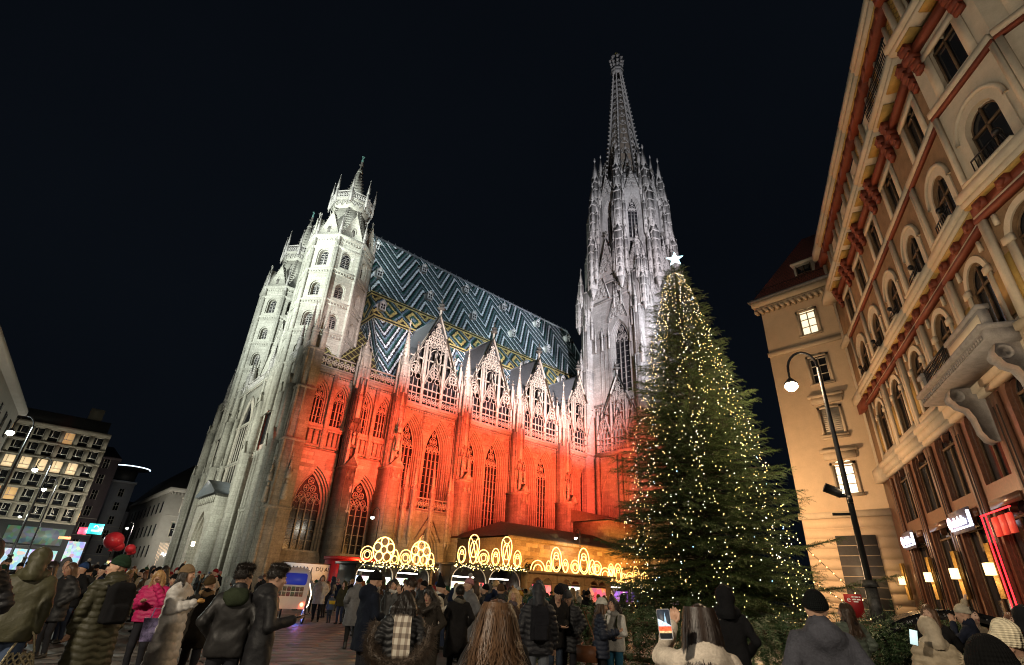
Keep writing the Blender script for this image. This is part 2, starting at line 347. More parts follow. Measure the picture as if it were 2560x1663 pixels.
# ---- main roof: zigzag tiles
def roof_mat():
    m, nt, b = newmat('zigzag_glazed_tiles'); uv = nd(nt, 'ShaderNodeUVMap'); s = nd(nt, 'ShaderNodeSeparateXYZ'); ln(nt, uv.outputs[0], s.inputs[0])
    # tile grid: snap to small tiles so that the edges of the stripes step like the real tiles
    tw, th = .13, .20
    dq = mth(nt, 'MULTIPLY', mth(nt, 'FLOOR', mth(nt, 'DIVIDE', s.outputs[1], th)), th); row = mth(nt, 'FLOOR', mth(nt, 'DIVIDE', s.outputs[1], th))
    xo = mth(nt, 'ADD', s.outputs[0], mth(nt, 'MULTIPLY', mth(nt, 'MODULO', row, 2), tw/2))
    xq = mth(nt, 'MULTIPLY', mth(nt, 'FLOOR', mth(nt, 'DIVIDE', xo, tw)), tw)
    P = 9.45
    def tri(x, x0, p):   # distance to nearest x0+kp
        return mth(nt, 'ABSOLUTE', mth(nt, 'SUBTRACT', mth(nt, 'MODULO', mth(nt, 'ADD', mth(nt, 'SUBTRACT', x, x0), p*10.5), p), p/2))
    def stripes(x0, per, cols, sl=1.95):
        q = mth(nt, 'ADD', dq, mth(nt, 'MULTIPLY', tri(xq, x0, P), sl)); f = mth(nt, 'DIVIDE', mth(nt, 'MODULO', mth(nt, 'ADD', q, per*4), per), per)
        return ramp(nt, f, cols, 'CONSTANT')
    wht, blk, grn, gry, yel, blu = (.56, .63, .68), (.008, .009, .012), (.012, .060, .052), (.11, .145, .17), (.40, .34, .13), (.13, .19, .25)
    up = stripes(35.9, 3.3, [(0, wht), (.23, blk), (.42, grn), (.60, gry), (.80, blk), (.90, grn)])
    dn = stripes(31.0, 2.75, [(0, wht), (.2, blk), (.42, blu), (.64, grn), (.84, blk)])
    # lozenge band
    cx_ = tri(xq, 32.5, 4.72); cd = mth(nt, 'ABSOLUTE', mth(nt, 'SUBTRACT', dq, 21.1)); q = mth(nt, 'ADD', mth(nt, 'MULTIPLY', cx_, 1.3), cd)
    lo = ramp(nt, mth(nt, 'DIVIDE', q, 5.0), [(0, blu), (.12, grn), (.26, yel), (.40, blk), (.5, grn), (.6, blu), (.7, blk), (.78, yel), (.92, blk)], 'CONSTANT')
    edge = mth(nt, 'GREATER_THAN', cd, 2.45); edge2 = mth(nt, 'GREATER_THAN', cd, 2.85)
    lo = mixc(nt, edge, lo, yel); lo = mixc(nt, edge2, lo, blk); lo = mixc(nt, mth(nt, 'GREATER_THAN', cd, 3.15), lo, yel)
    col = mixc(nt, mth(nt, 'GREATER_THAN', s.outputs[1], 24.6), up, dn)
    col = mixc(nt, mth(nt, 'LESS_THAN', cd, 3.5), col, lo)
    cv = nd(nt, 'ShaderNodeCombineXYZ'); ln(nt, xq, cv.inputs[0]); ln(nt, dq, cv.inputs[1])
    wn_ = nd(nt, 'ShaderNodeTexWhiteNoise'); ln(nt, cv.outputs[0], wn_.inputs['Vector'])
    col = mixc(nt, 1.0, col, ramp(nt, wn_.outputs['Value'], [(0, .55), (1, 1.3)]), 'MULTIPLY')
    ln(nt, col, b.inputs['Base Color']); b.inputs['Roughness'].default_value = .55; b.inputs['Specular IOR Level'].default_value = .2
    fx = mth(nt, 'FRACT', mth(nt, 'DIVIDE', xo, tw)); fd = mth(nt, 'FRACT', mth(nt, 'DIVIDE', s.outputs[1], th))
    h = mth(nt, 'ADD', fd, mth(nt, 'MULTIPLY', mth(nt, 'ABSOLUTE', mth(nt, 'SUBTRACT', fx, .5)), -.8)); bump(nt, b, h, .4, .02)
    return m
ROOFM = roof_mat()
def roof_obj(name, polys, mats, parent):
    me = bpy.data.meshes.new(name); V = []; Fc = []; UV = []
    for pts, uv in polys: Fc.append(tuple(range(len(V), len(V)+len(pts)))); V += pts; UV += uv
    me.from_pydata(V, [], Fc); l = me.uv_layers.new(name='UVMap')
    for i, q in enumerate(UV): l.data[i].uv = q
    me.materials.append(mats); o = bpy.data.objects.new(name, me); COL.objects.link(o); return par(o, parent)
SL = math.hypot(16.2, 33)
ROOF = roof_obj('roof', [([(29.6, 61, 27), (86.6, 61, 27), (86.6, 69.1, 43.5), (85.2, 77.2, 60), (29.6, 77.2, 60)], [(29.6, SL), (86.6, SL), (86.6, SL/2), (85.2, 0), (29.6, 0)]),
    ([(29.6, 93.4, 27), (86.6, 93.4, 27), (85.2, 77.2, 60), (29.6, 77.2, 60)], [(29.6, SL), (86.6, SL), (85.2, 0), (29.6, 0)]),
    ([(86.6, 61, 27), (94, 77.2, 34), (85.2, 77.2, 60), (86.6, 69.1, 43.5)], [(0, SL), (16, SL), (16, 0), (8, 17)]),
    ([(86.6, 93.4, 27), (94, 77.2, 34), (85.2, 77.2, 60)], [(0, SL), (16, SL), (16, 0)]),
    ([(29.6, 61, 27), (29.6, 93.4, 27), (29.6, 77.2, 60)], [(0, SL), (32, SL), (16, 0)])], ROOFM, CATH)
m = MB(); m.tube([(29.5, 77.2, 60.05), (85.3, 77.2, 60.05)], .28, 6); m.tube([(85.3, 77.2, 60.05), (86.65, 69.0, 43.4)], .2, 5)
for i in range(38): m.frus(30+i*1.48, 77.2, 60.2, 60.75, .07, .03, 4)
obj('ridge_cresting', m, LEAD, ROOF)
dm = MB(); dm.m = 0                                 # dormer, local: front towards -Y
dm.extr([(-.55, 0), (.55, 0), (.55, 1.15), (0, 1.75), (-.55, 1.15)], -.1, 1.2)
dm.m = 1; dm.box(-.38, .38, -.13, -.1, .22, 1.12)
dm.m = 0; dm.box(-.04, .04, -.17, -.1, .22, 1.12); dm.box(-.38, .38, -.17, -.1, .63, .70); dm.box(-.46, -.36, -.17, -.1, .18, 1.16); dm.box(.36, .46, -.17, -.1, .18, 1.16)
dm.extr([(-.75, 1.0), (0, 1.72), (.75, 1.0), (.75, 1.12), (0, 1.88), (-.75, 1.12)], -.25, 1.2)
DME = mesh('dormer', dm, [plain('dormer_white_paint', (.5, .52, .52), .6, var=.15), DARK])
for d, xs in ((4.6, [31.1+10.3*k for k in range(6)]), (13.2, [31.0+10.25*k for k in range(5)]), (22.2, [30.8, 41.1, 51.5, 62.0, 72.3])):
    for x in xs: inst('dormer', DME, ROOF, (x-50, 77.2-16.2*d/SL-.75-70, 60-33*d/SL-.35)).matrix_parent_inverse = Matrix.Translation((50, 70, 0))
# inner wall between gables and roof (dark clerestory behind the gables)
m = MB(); m.box(30, 86.4, 61.2, 62, 0, 27.2); m.box(20.2, 90, 62, 92.5, 0, 26.9); m.box(20.0, 86.4, 92.6, 95.3, 0, 25)
obj('nave_core', m, STONE, CATH)

# ---- lattice-tiled chapel roof beside the tower
def lattice_mat():
    m, nt, b = newmat('lattice_tiles'); uv = nd(nt, 'ShaderNodeUVMap'); s = nd(nt, 'ShaderNodeSeparateXYZ'); ln(nt, uv.outputs[0], s.inputs[0])
    a = mth(nt, 'FRACT', mth(nt, 'DIVIDE', mth(nt, 'ADD', s.outputs[0], mth(nt, 'MULTIPLY', s.outputs[1], .75)), 1.12)); c = mth(nt, 'FRACT', mth(nt, 'DIVIDE', mth(nt, 'SUBTRACT', s.outputs[0], mth(nt, 'MULTIPLY', s.outputs[1], .75)), 1.12))
    l = mth(nt, 'MAXIMUM', mth(nt, 'LESS_THAN', a, .17), mth(nt, 'LESS_THAN', c, .17))
    t = nd(nt, 'ShaderNodeTexCoord'); n = noise(nt, t.outputs['Object'], 9, 3)
    col = mixc(nt, l, mixc(nt, n, (.012, .010, .008), (.05, .04, .03)), mixc(nt, n, (.20, .19, .06), (.42, .40, .16))); ln(nt, col, b.inputs['Base Color']); b.inputs['Roughness'].default_value = .45
    bump(nt, b, mth(nt, 'FRACT', mth(nt, 'MULTIPLY', s.outputs[1], 4)), .3, .03); return m
roof_obj('chapel_roof', [([(20.3, 60.2, 25), (31.6, 60.2, 25), (28.2, 68, 36.5), (22.0, 68, 36.5)], [(0, 0), (11.3, 0), (8, 14), (1.7, 14)]),
    ([(31.6, 60.2, 25), (31.6, 76, 25), (28.2, 68, 36.5)], [(0, 0), (15.8, 0), (7.8, 12)]), ([(20.3, 60.2, 25), (20.3, 76, 25), (22.0, 68, 36.5)], [(0, 0), (15.8, 0), (7.8, 12)]),
    ([(31.6, 76, 25), (20.3, 76, 25), (22, 68, 36.5), (28.2, 68, 36.5)], [(0, 0), (11, 0), (8, 14), (1.7, 14)])], lattice_mat(), CATH)

# ---- south wall, west section (two storeys of windows)
m = MB().fr(**FS); wins = []
ORD = [(.22, .22), (.2, .25), (.18, .3)]
for u0, u1, cu, lw in ((20.2, 25.1, (21.5, 24.15), 22.95), (26.3, 31.0, (27.35, 30.0), 28.95)):
    mid = (cu[0]+cu[1])/2
    for c, a, b in ((cu[0], u0, mid), (cu[1], mid, u1)):
        h, za, w = arch_panel(m, a, b, 17.4, 24.6, 0, c, 1.12, 18.0, 21.3, 23.45, ORD[:2]+[(.1, .2)]); wins.append((c, h, 18.0, 21.3, za, w, 3))
        m.box(a+.05, b-.05, 0, .1, 15.3, 15.6); m.quad((a, -.35, 15.2), (b, -.35, 15.2), (b, -.35, 17.5), (a, -.35, 17.5)); m.box(a, b, -.4, .14, 17.3, 17.55)
        for k in range(4): x = a+.25+(b-a-.5)*k/3; m.box(x-.09, x+.09, -.36, .08, 15.3, 17.4)
    m.quad((u0, -.36, 15.2), (u1, -.36, 15.2), (u1, 0, 15.0), (u0, 0, 15.0))
    h, za, w = arch_panel(m, u0, u1, 0, 15.0, 0, lw, 2.15, 4.4, 9.3, 13.2, [(.2, .25), (.2, .3), (.22, .35)]); wins.append((lw, h, 4.4, 9.3, za, w, 4))
    m.extr([(lw-2.6, 0), (lw+2.6, 0), (lw+2.6, 2.6), (lw+2.0, 4.2), (lw-2.0, 4.2), (lw-2.6, 2.6)], 0, .5)
    m.box(u0, u1, 0, .32, 0, 1.4); m.box(mid-.22, mid+.22, 0, .35, 15.2, 24.3)
    m.box(u0, u1, 0, .3, 24.2, 24.55); m.box(u0, u1, -.3, .5, 24.55, 24.85)
    m.m = 1
    for i in range(14): m.octa(u0+(u1-u0)*(i+.5)/14, .18, 24.0, .17, .12, .14)
    m.m = 0
m.quad((20.2, -1.6, 0), (31, -1.6, 0), (31, -1.6, 24.6), (20.2, -1.6, 24.6))
WALLS = obj('south_chapel_wall', m, [STONE, TRIM], CATH)
for i, (c, h, zl, zs, za, w, n) in enumerate(wins): gwindow(WALLS, FS, c, h, zl, zs, za, w, n, TRIM, t=.06)
for a, b in ((20.3, 25.2), (26.2, 31.0)):
    m = MB().fr(**FS); balus(m, a, b, 24.9, 26.5, .35, .82, .07); obj('balustrade', m, TRIM, WALLS)

# ---- nave bays with big windows and openwork gables
BX = [31.4, 42.0, 52.55, 63.1, 73.4]
def big_gable(F, uc, hw, z0, parent, zt=38.1, depth=9.0, roof=True, mat=None):
    mat = mat or TRIM
    g = MB().fr(**F); sw = 2*hw/3
    zk = z0+4.6                                         # foot of the great gable
    rake(g, uc, hw, zk-.6, zt, .25, .34, .17, .55)
    g.box(uc-hw, uc+hw, -.35, .45, z0-.4, z0); g.box(uc-hw-.2, uc+hw+.2, -.35, .6, z0-.15, z0+.05)
    for c in (uc,): 
        g.tube([(c, 0.1, zt-.2), (c, .1, zt+1.5)], .2, 6); g.m = 1; g.octa(c, .1, zt+1.3, .8, .8, .42); g.octa(c, .1, zt+1.95, .62, .62, .36); g.octa(c, .1, zt+2.7, .22, .22, .6); g.m = 0
    for sx in (-1, 1):
        g.box(uc+sx*(hw-.15)-.22, uc+sx*(hw-.15)+.22, -.2, .4, z0, zk+2.4)
        g.tube([(uc+sx*(hw-.15), .1, zk+2.3), (uc+sx*(hw-.15), .1, zk+3.6)], .18, 5, r1=.05); g.m = 1; g.octa(uc+sx*(hw-.15), .1, zk+3.3, .42, .42, .22); g.octa(uc+sx*(hw-.15), .1, zk+3.9, .25, .25, .18); g.m = 0
        g.box(uc+sx*sw/2-.17, uc+sx*sw/2+.17, -.1, .42, z0, zk+4.2)
        g.tube([(uc+sx*sw/2, .15, zk+4.2), (uc+sx*sw/2, .15, zk+5.4)], .14, 5, r1=.03)
    G = obj('gable', g, [mat, SOOT], parent)
    m = MB().fr(**F)                                   # openwork of the great gable
    zz = zk+1.2
    for k in range(9):
        f = k/8*2-1; u = uc+f*hw*.8; top = zt-1.0-(zt-zk+.6)*abs(f)*.8
        if top > zk+.6: m.box(u-.07, u+.07, 0, .2, zk-.4, max(zk+.2, min(top, zk+4.6 if abs(f) > .05 else zk+3.8)))
    z = zk+4.9; half = lambda z: hw*(zt-z)/(zt-zk+.6)
    while z < zt-.9:
        h = half(z)-.35; n = max(1, int(h*2/.95))
        for i in range(n):
            u = uc+(i-(n-1)/2)*(h*2/max(n, 1)); r = min(.48, h*.9); m.ring(u, z, r, .07, .1, 10, 4); quatre(m, u, z, r*.85, .04, .1, math.pi/4)
        z += .86
    for s_ in (-1, 0, 1): m.tube([(p[0], .1, p[1]) for p in arch(uc+s_*hw*.36, hw*.2, zk+3.0, zk+4.3, 4)], .07, 4)
    m.box(uc-hw*.85, uc+hw*.85, 0, .2, zk+2.2, zk+2.38)
    obj('tracery', m, mat, G)
    for k in (-1, 0, 1):                                # three small gablets in front
        m = MB().fr(**F); c = uc+k*sw; h = sw/2-.12; wv = .45
        rake(m, c, h, zk-1.4, zk+2.9, wv, .16, .12, .25); m.tube([(c, wv, zk+2.9), (c, wv, zk+4.0)], .09, 4); m.m = 1; m.octa(c, wv, zk+3.8, .34, .34, .2); m.octa(c, wv, zk+4.3, .2, .2, .2); m.m = 0
        m.tube([(p[0], wv-.1, p[1]) for p in arch(c, h*.92, zk-1.2, zk+1.5)], .1, 4)
        for i in range(-1, 2): m.box(c+i*h*.48-.045, c+i*h*.48+.045, wv-.16, wv-.04, z0, zk-.9)
        m.ring(c, zk+.35, h*.42, .07, wv-.1, 10, 4); quatre(m, c, zk+.35, h*.38, .045, wv-.1, math.pi/4)
        for sx in (-1, 1): m.ring(c+sx*h*.45, zk-.6, h*.3, .06, wv-.1, 8, 4)
        m.ring(c, zk+1.6, h*.2, .05, wv-.1, 8, 3)
        balus(m, c-h, c+h, z0+.05, z0+1.55, wv, .7, .055); m.box(c-h, c+h, wv-.2, wv, z0+2.35, z0+2.5)
        obj('gablet', m, [mat, SOOT], G)
    if roof:
        m = MB().fr(**F); zr = zt-.2
        m.quad((uc-hw, -.1, zk-.4), (uc, -.1, zr), (uc, -depth, zr), (uc-hw, -depth*.6, zk-.4)); m.quad((uc+hw, -.1, zk-.4), (uc, -.1, zr), (uc, -depth, zr), (uc+hw, -depth*.6, zk-.4))
        m.tube([(uc, .1, zr+.1), (uc, -depth, zr+.1)], .14, 5)
        obj('gable_roof', m, LEAD, G)
        m = MB().fr(**F); m.poly([(uc-hw*.97, -1.2, z0), (uc+hw*.97, -1.2, z0), (uc+hw*.97, -1.2, zk-.4), (uc, -1.2, zt-.9), (uc-hw*.97, -1.2, zk-.4)]); obj('shade_panel', m, DARK if mat is TRIM else STONET, G)  # near-black sheet: the shade behind the openwork is put into its colour
    return G
for b in range(4):
    x0, x1 = BX[b], BX[b+1]; c = (x0+x1)/2; m = MB().fr(**FS); ws = []
    for cu, a, e in ((c-2.2, x0, c), (c+2.2, c, x1)):
        h, za, w = arch_panel(m, a, e, 0, 23.6, 0, cu, 2.05, 7.5, 18.0, 22.3, [(.2, .2), (.15, .25), (.2, .25), (.12, .3), (.15, .3)]); ws.append((cu, h, 7.5, 18.0, za, w, 4))
    m.quad((x0, -1.9, 0), (x1, -1.9, 0), (x1, -1.9, 23.6), (x0, -1.9, 23.6))
    m.box(x0, x1, 0, .3, 23.0, 23.3); m.box(x0, x1, -.3, .5, 23.3, 23.62); m.box(x0, x1, 0, .4, 0, 1.5); m.box(x0, x1, 0, .22, 7.0, 7.3)
    for u in (c, c-4.35, c+4.35): m.ring(u, 21.4, .95, .12, .02, 14, 4); quatre(m, u, 21.4, .85, .08, .02, math.pi/4)
    m.m = 1
    for i in range(26): m.octa(x0+(x1-x0)*(i+.5)/26, .22, 22.8, .18, .14, .16)
    m.m = 0
    wo = obj('bay_wall', m, [STONE, TRIM], CATH)
    for q in ws: gwindow(wo, FS, *q, TRIM, t=.075)
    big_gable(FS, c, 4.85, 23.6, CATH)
# ---- buttresses
def buttress(u, w1, wd, parent, zt=24.0, top=35.0, mat=None, low=14.4, ub=None):
    b = MB().fr(**FS); h = wd/2
    b.box(u-h, u+h, -.2, w1, 0, low); b.box(u-h-.12, u+h+.12, -.2, w1+.14, 0, 1.6); b.box(u-h-.08, u+h+.08, -.2, w1+.1, 6.6, 6.85)
    b.box(u-h-.1, u+h+.1, -.2, w1+.12, low-.25, low); b.extr([(u-h-.1, low), (u+h+.1, low), (u, low+1.1)], w1*.62, w1+.1)
    w2 = w1*.62; h2 = h*.82
    b.box(u-h2, u+h2, -.2, w2, low, zt)
    for k in (-1, 0, 1): b.box(u+k*h2*.9-.07, u+k*h2*.9+.07, w2, w2+.12, low+1.2, zt+.8)
    for k in (.15, .5, .85):
        for sx in (-1, 1): b.box(u+sx*h2-.06*(sx < 0), u+sx*h2+.1*(sx > 0), w2*k-.06, w2*k+.06, low*.45, zt+.5)
    for k in (-1, 1):                                     # niche gablets on the face
        b.extr([(u+k*h*.45-.3, low-1.6), (u+k*h*.45+.3, low-1.6), (u+k*h*.45, low-.6)], w1, w1+.08); b.box(u+k*h*.9-.06, u+k*h*.9+.06, w1, w1+.1, 7, low-.3)
    for k, zz in ((-1, 17.6), (1, 17.6), (0, 18.6)): b.extr([(u+k*.5-.32, zz), (u+k*.5+.32, zz), (u+k*.5, zz+1.3)], w2, w2+.25)
    b.box(u-.5, u+.5, w2, w2+.5, 15.6, 15.9)
    B = obj('buttress', b, mat or STONE, parent)
    if True:
        s_ = MB().fr(**FS); s_.frus(u, w2+.28, 15.9, 17.0, .22, .17, 7); s_.ball(u, w2+.28, 17.2, .17, .17, .2, 7, 5); obj('statue', s_, TRIM, B, True)
    for du, dw, wdt, z0, hs, hp in ((0, w2*.55, 1.0, zt, 4.2, top-zt-5.2), (-.55, w2*.85, .42, zt-.6, 2.6, 2.6), (.55, w2*.85, .42, zt-.6, 2.6, 2.6), (0, w2+.05, .45, 19.2, 2.6, 3.0), (-.6, w2*.4, .4, zt, 3.0, 2.4), (.6, w2*.4, .4, zt, 3.0, 2.4), (-.5, w1*.8, .34, low, 1.8, 1.9), (.5, w1*.8, .34, low, 1.8, 1.9)):
        p = MB(); pinnacle(p, u+du, 59-dw, z0, wdt, hs, hp, gab=wdt > .4); obj('pinnacle', p, [TRIM, SOOT], B)
    return B
for u in BX[1:4]: buttress(u, 3.2, 1.6, CATH)
buttress(BX[0], 3.0, 1.7, CATH, top=35.2)
buttress(25.7, 2.9, 1.15, CATH, zt=23.5, top=31.2, mat=ashlar('darker_limestone', (.15, .135, .115), (.09, .082, .072), soot=.8), low=13.5)  # this one buttress gets a darker stone than its neighbours
# ---- small porch (Singer gate) in the first bay
m = MB().fr(**FS); h, za, w = arch_panel(m, 34.0, 39.2, 0, 9.4, 3.4, 36.6, 1.75, .4, 4.6, 8.0, [(.2, .3), (.2, .3), (.2, .3)])
for sx, a, e in ((-1, 31.9, 34.0), (1, 39.2, 41.3)):
    c = (a+e)/2; wa, we = (1.2, 3.4) if sx < 0 else (3.4, 1.2)
    m.quad((a, wa, 0), (e, we, 0), (e, we, 9.4), (a, wa, 9.4))
m.box(33.8, 39.4, 0, 3.5, 9.4, 9.75); m.quad((33.9, 0, 0), (39.3, 0, 0), (39.3, 3.3, 9.5), (33.9, 3.3, 9.5))
m.box(34.0, 39.2, 2.0, 2.1, .4, 9)
rake(m, 36.6, 1.9, 6.4, 9.3, 3.45, .14, .12, .1)
PO = obj('porch', m, [STONE, SOOT], CATH)
WARM = glow('lit_interior_glass', (1.0, .60, .22), .9)
gwindow(PO, FS, 36.6, h, .4, 4.8, za, w, 4, TRIM, WARM, t=.07)
m = MB().fr(**FS); balus(m, 34.2, 39.0, 9.8, 11.2, 3.35, .7, .06); obj('balustrade', m, TRIM, PO)
for u, w_ in ((34.0, 3.4), (36.6, 3.45), (39.2, 3.4), (32.6, 2.0), (40.6, 2.0), (33.2, 2.7)):
    p = MB(); pinnacle(p, u, 59-w_, 6.5, .5, 5.4, 3.4); obj('pinnacle', p, [TRIM, SOOT], PO)

# ---- western towers (octagon, stone helm, gallery)
def west_tower():
    A0 = R(-5); T = MB(); Rr = 4.75; ap = Rr*math.cos(math.pi/8); hw = Rr*math.sin(math.pi/8)
    levels = [(20, 26.4, 0), (26.4, 31.2, .75), (31.2, 35.9, .75), (35.9, 40.8, .75), (40.8, 46.2, .85)]
    wl = []
    for k in range(8):
        a = math.pi/8*2*k+A0+math.pi/2*0; N = (math.cos(a), math.sin(a), 0); U = (-math.sin(a), math.cos(a), 0); T.fr(N=N, U=U)
        for i, (z0, z1, ow) in enumerate(levels):
            if ow == 0: T.quad((-hw, ap, z0), (hw, ap, z0), (hw, ap, z1), (-hw, ap, z1)); continue
            r = arch_panel(T, -hw, hw, z0, z1, ap, 0, ow, z0+.55, z0+2.1+.5*(i == 4), 0, [(.14, .18), (.1, .45)], True); wl.append((dict(N=N, U=U, O=(0, 0, 0)), r, z0+.55, z0+2.1+.5*(i == 4)))
            T.box(-hw*.97, hw*.97, ap, ap+.07, z1-.75, z1-.55)
            for j in range(9): T.box(-hw*.9+j*hw*.225-.1, -hw*.9+j*hw*.225+.1, ap, ap+.1, z1-.58, z1-.34)
        T.box(-.62-hw+.35, -hw+.1, ap-.3, ap+.12, 20, 46.2); T.box(hw-.1, hw+.27, ap-.3, ap+.12, 20, 46.2)
    T.fr()
    for z in (26.4, 31.2, 35.9, 40.8): T.frus(0, 0, z-.28, z, Rr*1.0, Rr*1.05, 8, A0+math.pi/8); T.frus(0, 0, z, z+.12, Rr*1.05, Rr*1.0, 8, A0+math.pi/8)
    T.frus(0, 0, 44.2, 44.6, Rr*1.0, Rr*1.06, 8, A0+math.pi/8); T.frus(0, 0, 46.0, 46.5, Rr*1.0, Rr*1.09, 8, A0+math.pi/8)
    # helm
    r0, r1 = 4.35, 2.35
    T.frus(0, 0, 46.4, 53.6, r0, r1, 8, A0+math.pi/8)
    T.frus(0, 0, 53.4, 54.6, r1, 3.25, 8, A0+math.pi/8); T.frus(0, 0, 54.6, 54.95, 3.3, 3.3, 8, A0+math.pi/8)
    T.frus(0, 0, 54.9, 64.2, 1.75, .14, 8, A0+math.pi/8); T.frus(0, 0, 62.6, 62.9, .5, .5, 8)
    T.m = 1
    for k in range(8):
        a = A0+math.pi/8+k*math.pi/4; c, s = math.cos(a), math.sin(a)
        for i in range(13): f = (i+.5)/13; r = r0+(r1-r0)*f+.1; T.octa(r*c, r*s, 46.6+7*f, .22, .22, .17)
        for i in range(12): f = (i+.5)/12; r = 1.75*(1-f)+.2; T.octa(r*c, r*s, 55.3+8.3*f, .17, .17, .13)
    T.octa(0, 0, 64.4, .5, .5, .25); T.octa(0, 0, 65.0, .3, .3, .5); T.m = 0
    tw = [T]
    gb = []
    for k in range(8):                                   # gables round the helm
        a = A0+k*math.pi/4; g = MB().fr(N=(math.cos(a), math.sin(a), 0), U=(-math.sin(a), math.cos(a), 0))
        g.extr([(-1.72, 46.5), (1.72, 46.5), (0, 51.0)], 3.5, ap+.1); g.m = 1
        for i in range(1, 8):
            for sx in (-1, 1): g.octa(sx*1.72*(1-i/8)+.1*sx, ap, 46.5+4.5*i/8+.12, .15, .15, .12)
        g.m = 0; g.tube([(0, ap-.1, 50.8), (0, ap-.1, 52.0)], .07, 4); g.m = 1; g.octa(0, ap-.1, 51.7, .3, .3, .16); g.m = 0
        g.tube([(p[0], ap+.12, p[1]) for p in arch(0, .32, 47.6, 48.5, 4)], .07, 4); g.m = 1; g.box(-.2, .2, ap+.1, ap+.13, 47.0, 48.1); g.m = 0
        gb.append(g)
    gl = []
    for k in range(8):
        a = A0+k*math.pi/4; g = MB().fr(N=(math.cos(a), math.sin(a), 0), U=(-math.sin(a), math.cos(a), 0)); ga = 3.28*math.cos(math.pi/8); gh = 3.28*math.sin(math.pi/8)
        balus(g, -gh, gh, 54.95, 56.3, ga, .82, .06)
        for j in (-1, 0, 1): g.tube([(p[0], ga+.05, p[1]) for p in arch(j*gh*.66, gh*.3, 53.6, 54.4, 3)], .06, 4)
        gl.append(g)
    pn = []
    for k in range(8):
        a = A0+math.pi/8+k*math.pi/4; p = MB(); pinnacle(p, 3.3*math.cos(a), 3.3*math.sin(a), 54.2, .34, 2.6, 2.6, gab=False); pn.append(p)
        p = MB(); pinnacle(p, 4.75*math.cos(a), 4.75*math.sin(a), 45.6, .42, 1.8, 2.9, gab=False); pn.append(p)
    return T, gb, gl, pn, wl
T, gb, gl, pn, wl = west_tower()
TME = mesh('west_tower', T, [STONEW, SOOT]); GBM = [mesh('helm_gable', g, [STONEW, SOOT]) for g in gb]; GLM = [mesh('gallery_parapet', g, TRIMT) for g in gl]; PNM = [mesh('pinnacle', p, [TRIMT, SOOT]) for p in pn]
WIM = []
for F, r, zl, zs in wl:
    g = MB().fr(**F); g.poly([(p[0], r[2]-.02, p[1]) for p in outl(0, r[0], zl, zs, 0, True)]); WIM.append((mesh('window', g, DARK), None))
    q = MB().fr(**F); q.box(-.05, .05, r[2]-.02, r[2]+.12, zl, zs+.1)
    for sx in (-1, 1): q.tube([(p[0], r[2]+.05, p[1]) for p in rarch(sx*r[0]*.5, r[0]*.5, zs-.1, 6)], .05, 4)
    for j in range(7): q.box(-r[0], r[0], r[2]-.02, r[2]+.03, zl+.15+j*.28, zl+.2+j*.28)
    WIM[-1] = (WIM[-1][0], mesh('mullion', q, TRIMT))
bz = MB(); bz.frus(0, 0, 65.2, 66.4, .2, .12, 6); bz.box(-.06, .06, -.5, .5, 65.9, 66.1); bz.octa(0, .25, 66.6, .25, .35, .2); SME = mesh('statue', bz, plain('green_copper', (.10, .22, .20), .7))
for ty in (66.9, 87.5):
    t = inst('west_tower', TME, CATH, (22.6-50, ty-70, 0)); t.matrix_parent_inverse = Matrix.Translation((0, 0, 0))
    for g in GBM: inst('helm_gable', g, t)
    for g in GLM: inst('gallery_parapet', g, t)
    for g in PNM: inst('pinnacle', g, t)
    for g, q in WIM:
        inst('window', g, t); inst('mullion', q, t)
    inst('statue', SME, t)

# ---- west front
m = MB().fr(**FW)
U0, U1 = 58.2, 95.6
m.box(U0, U1, -1.6, -.0, 0, 26.2)
zc = [(8.6, .22), (15.2, .25), (20.6, .2), (26.2, .4)]
for z, p in zc: m.box(U0, U1, 0, p, z-.3, z); m.m = 1; [m.octa(U0+.5*i, p*.6, z-.42, .12) for i in range(int((U1-U0)/.5))]; m.m = 0
WF = obj('west_front', m, [STONEW, TRIM], CATH)
for u, p, wd in ((60.0, 1.3, 1.7), (63.8, .75, 1.2), (70.0, 1.25, 1.6), (73.0, .7, .9), (81.4, .7, .9), (84.4, 1.25, 1.6), (90.6, .75, 1.2), (94.4, 1.3, 1.7)):
    b = MB().fr(**FW); b.box(u-wd/2, u+wd/2, 0, p, 0, 15.2); b.box(u-wd*.42, u+wd*.42, 0, p*.75, 15.2, 22.0); b.extr([(u-wd/2, 15.2), (u+wd/2, 15.2), (u, 16.8)], p*.6, p)
    b.box(u-wd*.36, u+wd*.36, 0, p*.5, 22.0, 27.0); b.extr([(u-wd*.42, 22.0), (u+wd*.42, 22.0), (u, 23.4)], p*.4, p*.8); b.box(u-wd*.6, u+wd*.6, 0, p+.15, 0, 1.5)
    for k in (-1, 1): b.tube([(u+k*wd*.62, p*.5, 0), (u+k*wd*.62, p*.5, 14.8)], .16, 6)
    obj('buttress', b, STONEW, WF)
for u in (65.3, 66.3, 67.3, 86.4, 87.4, 88.4, 71.6, 82.8):
    b = MB().fr(**FW); b.tube([(u, .35, 0), (u, .35, 14.6)], .24, 8); b.frus(u, .35, 14.6, 15.1, .24, .42, 8); b.frus(u, .35, 0, .8, .42, .3, 8); b.tube([(u, .3, 8.2), (u, .3, 8.6)], .36, 8); obj('engaged_column', b, STONEW, WF)
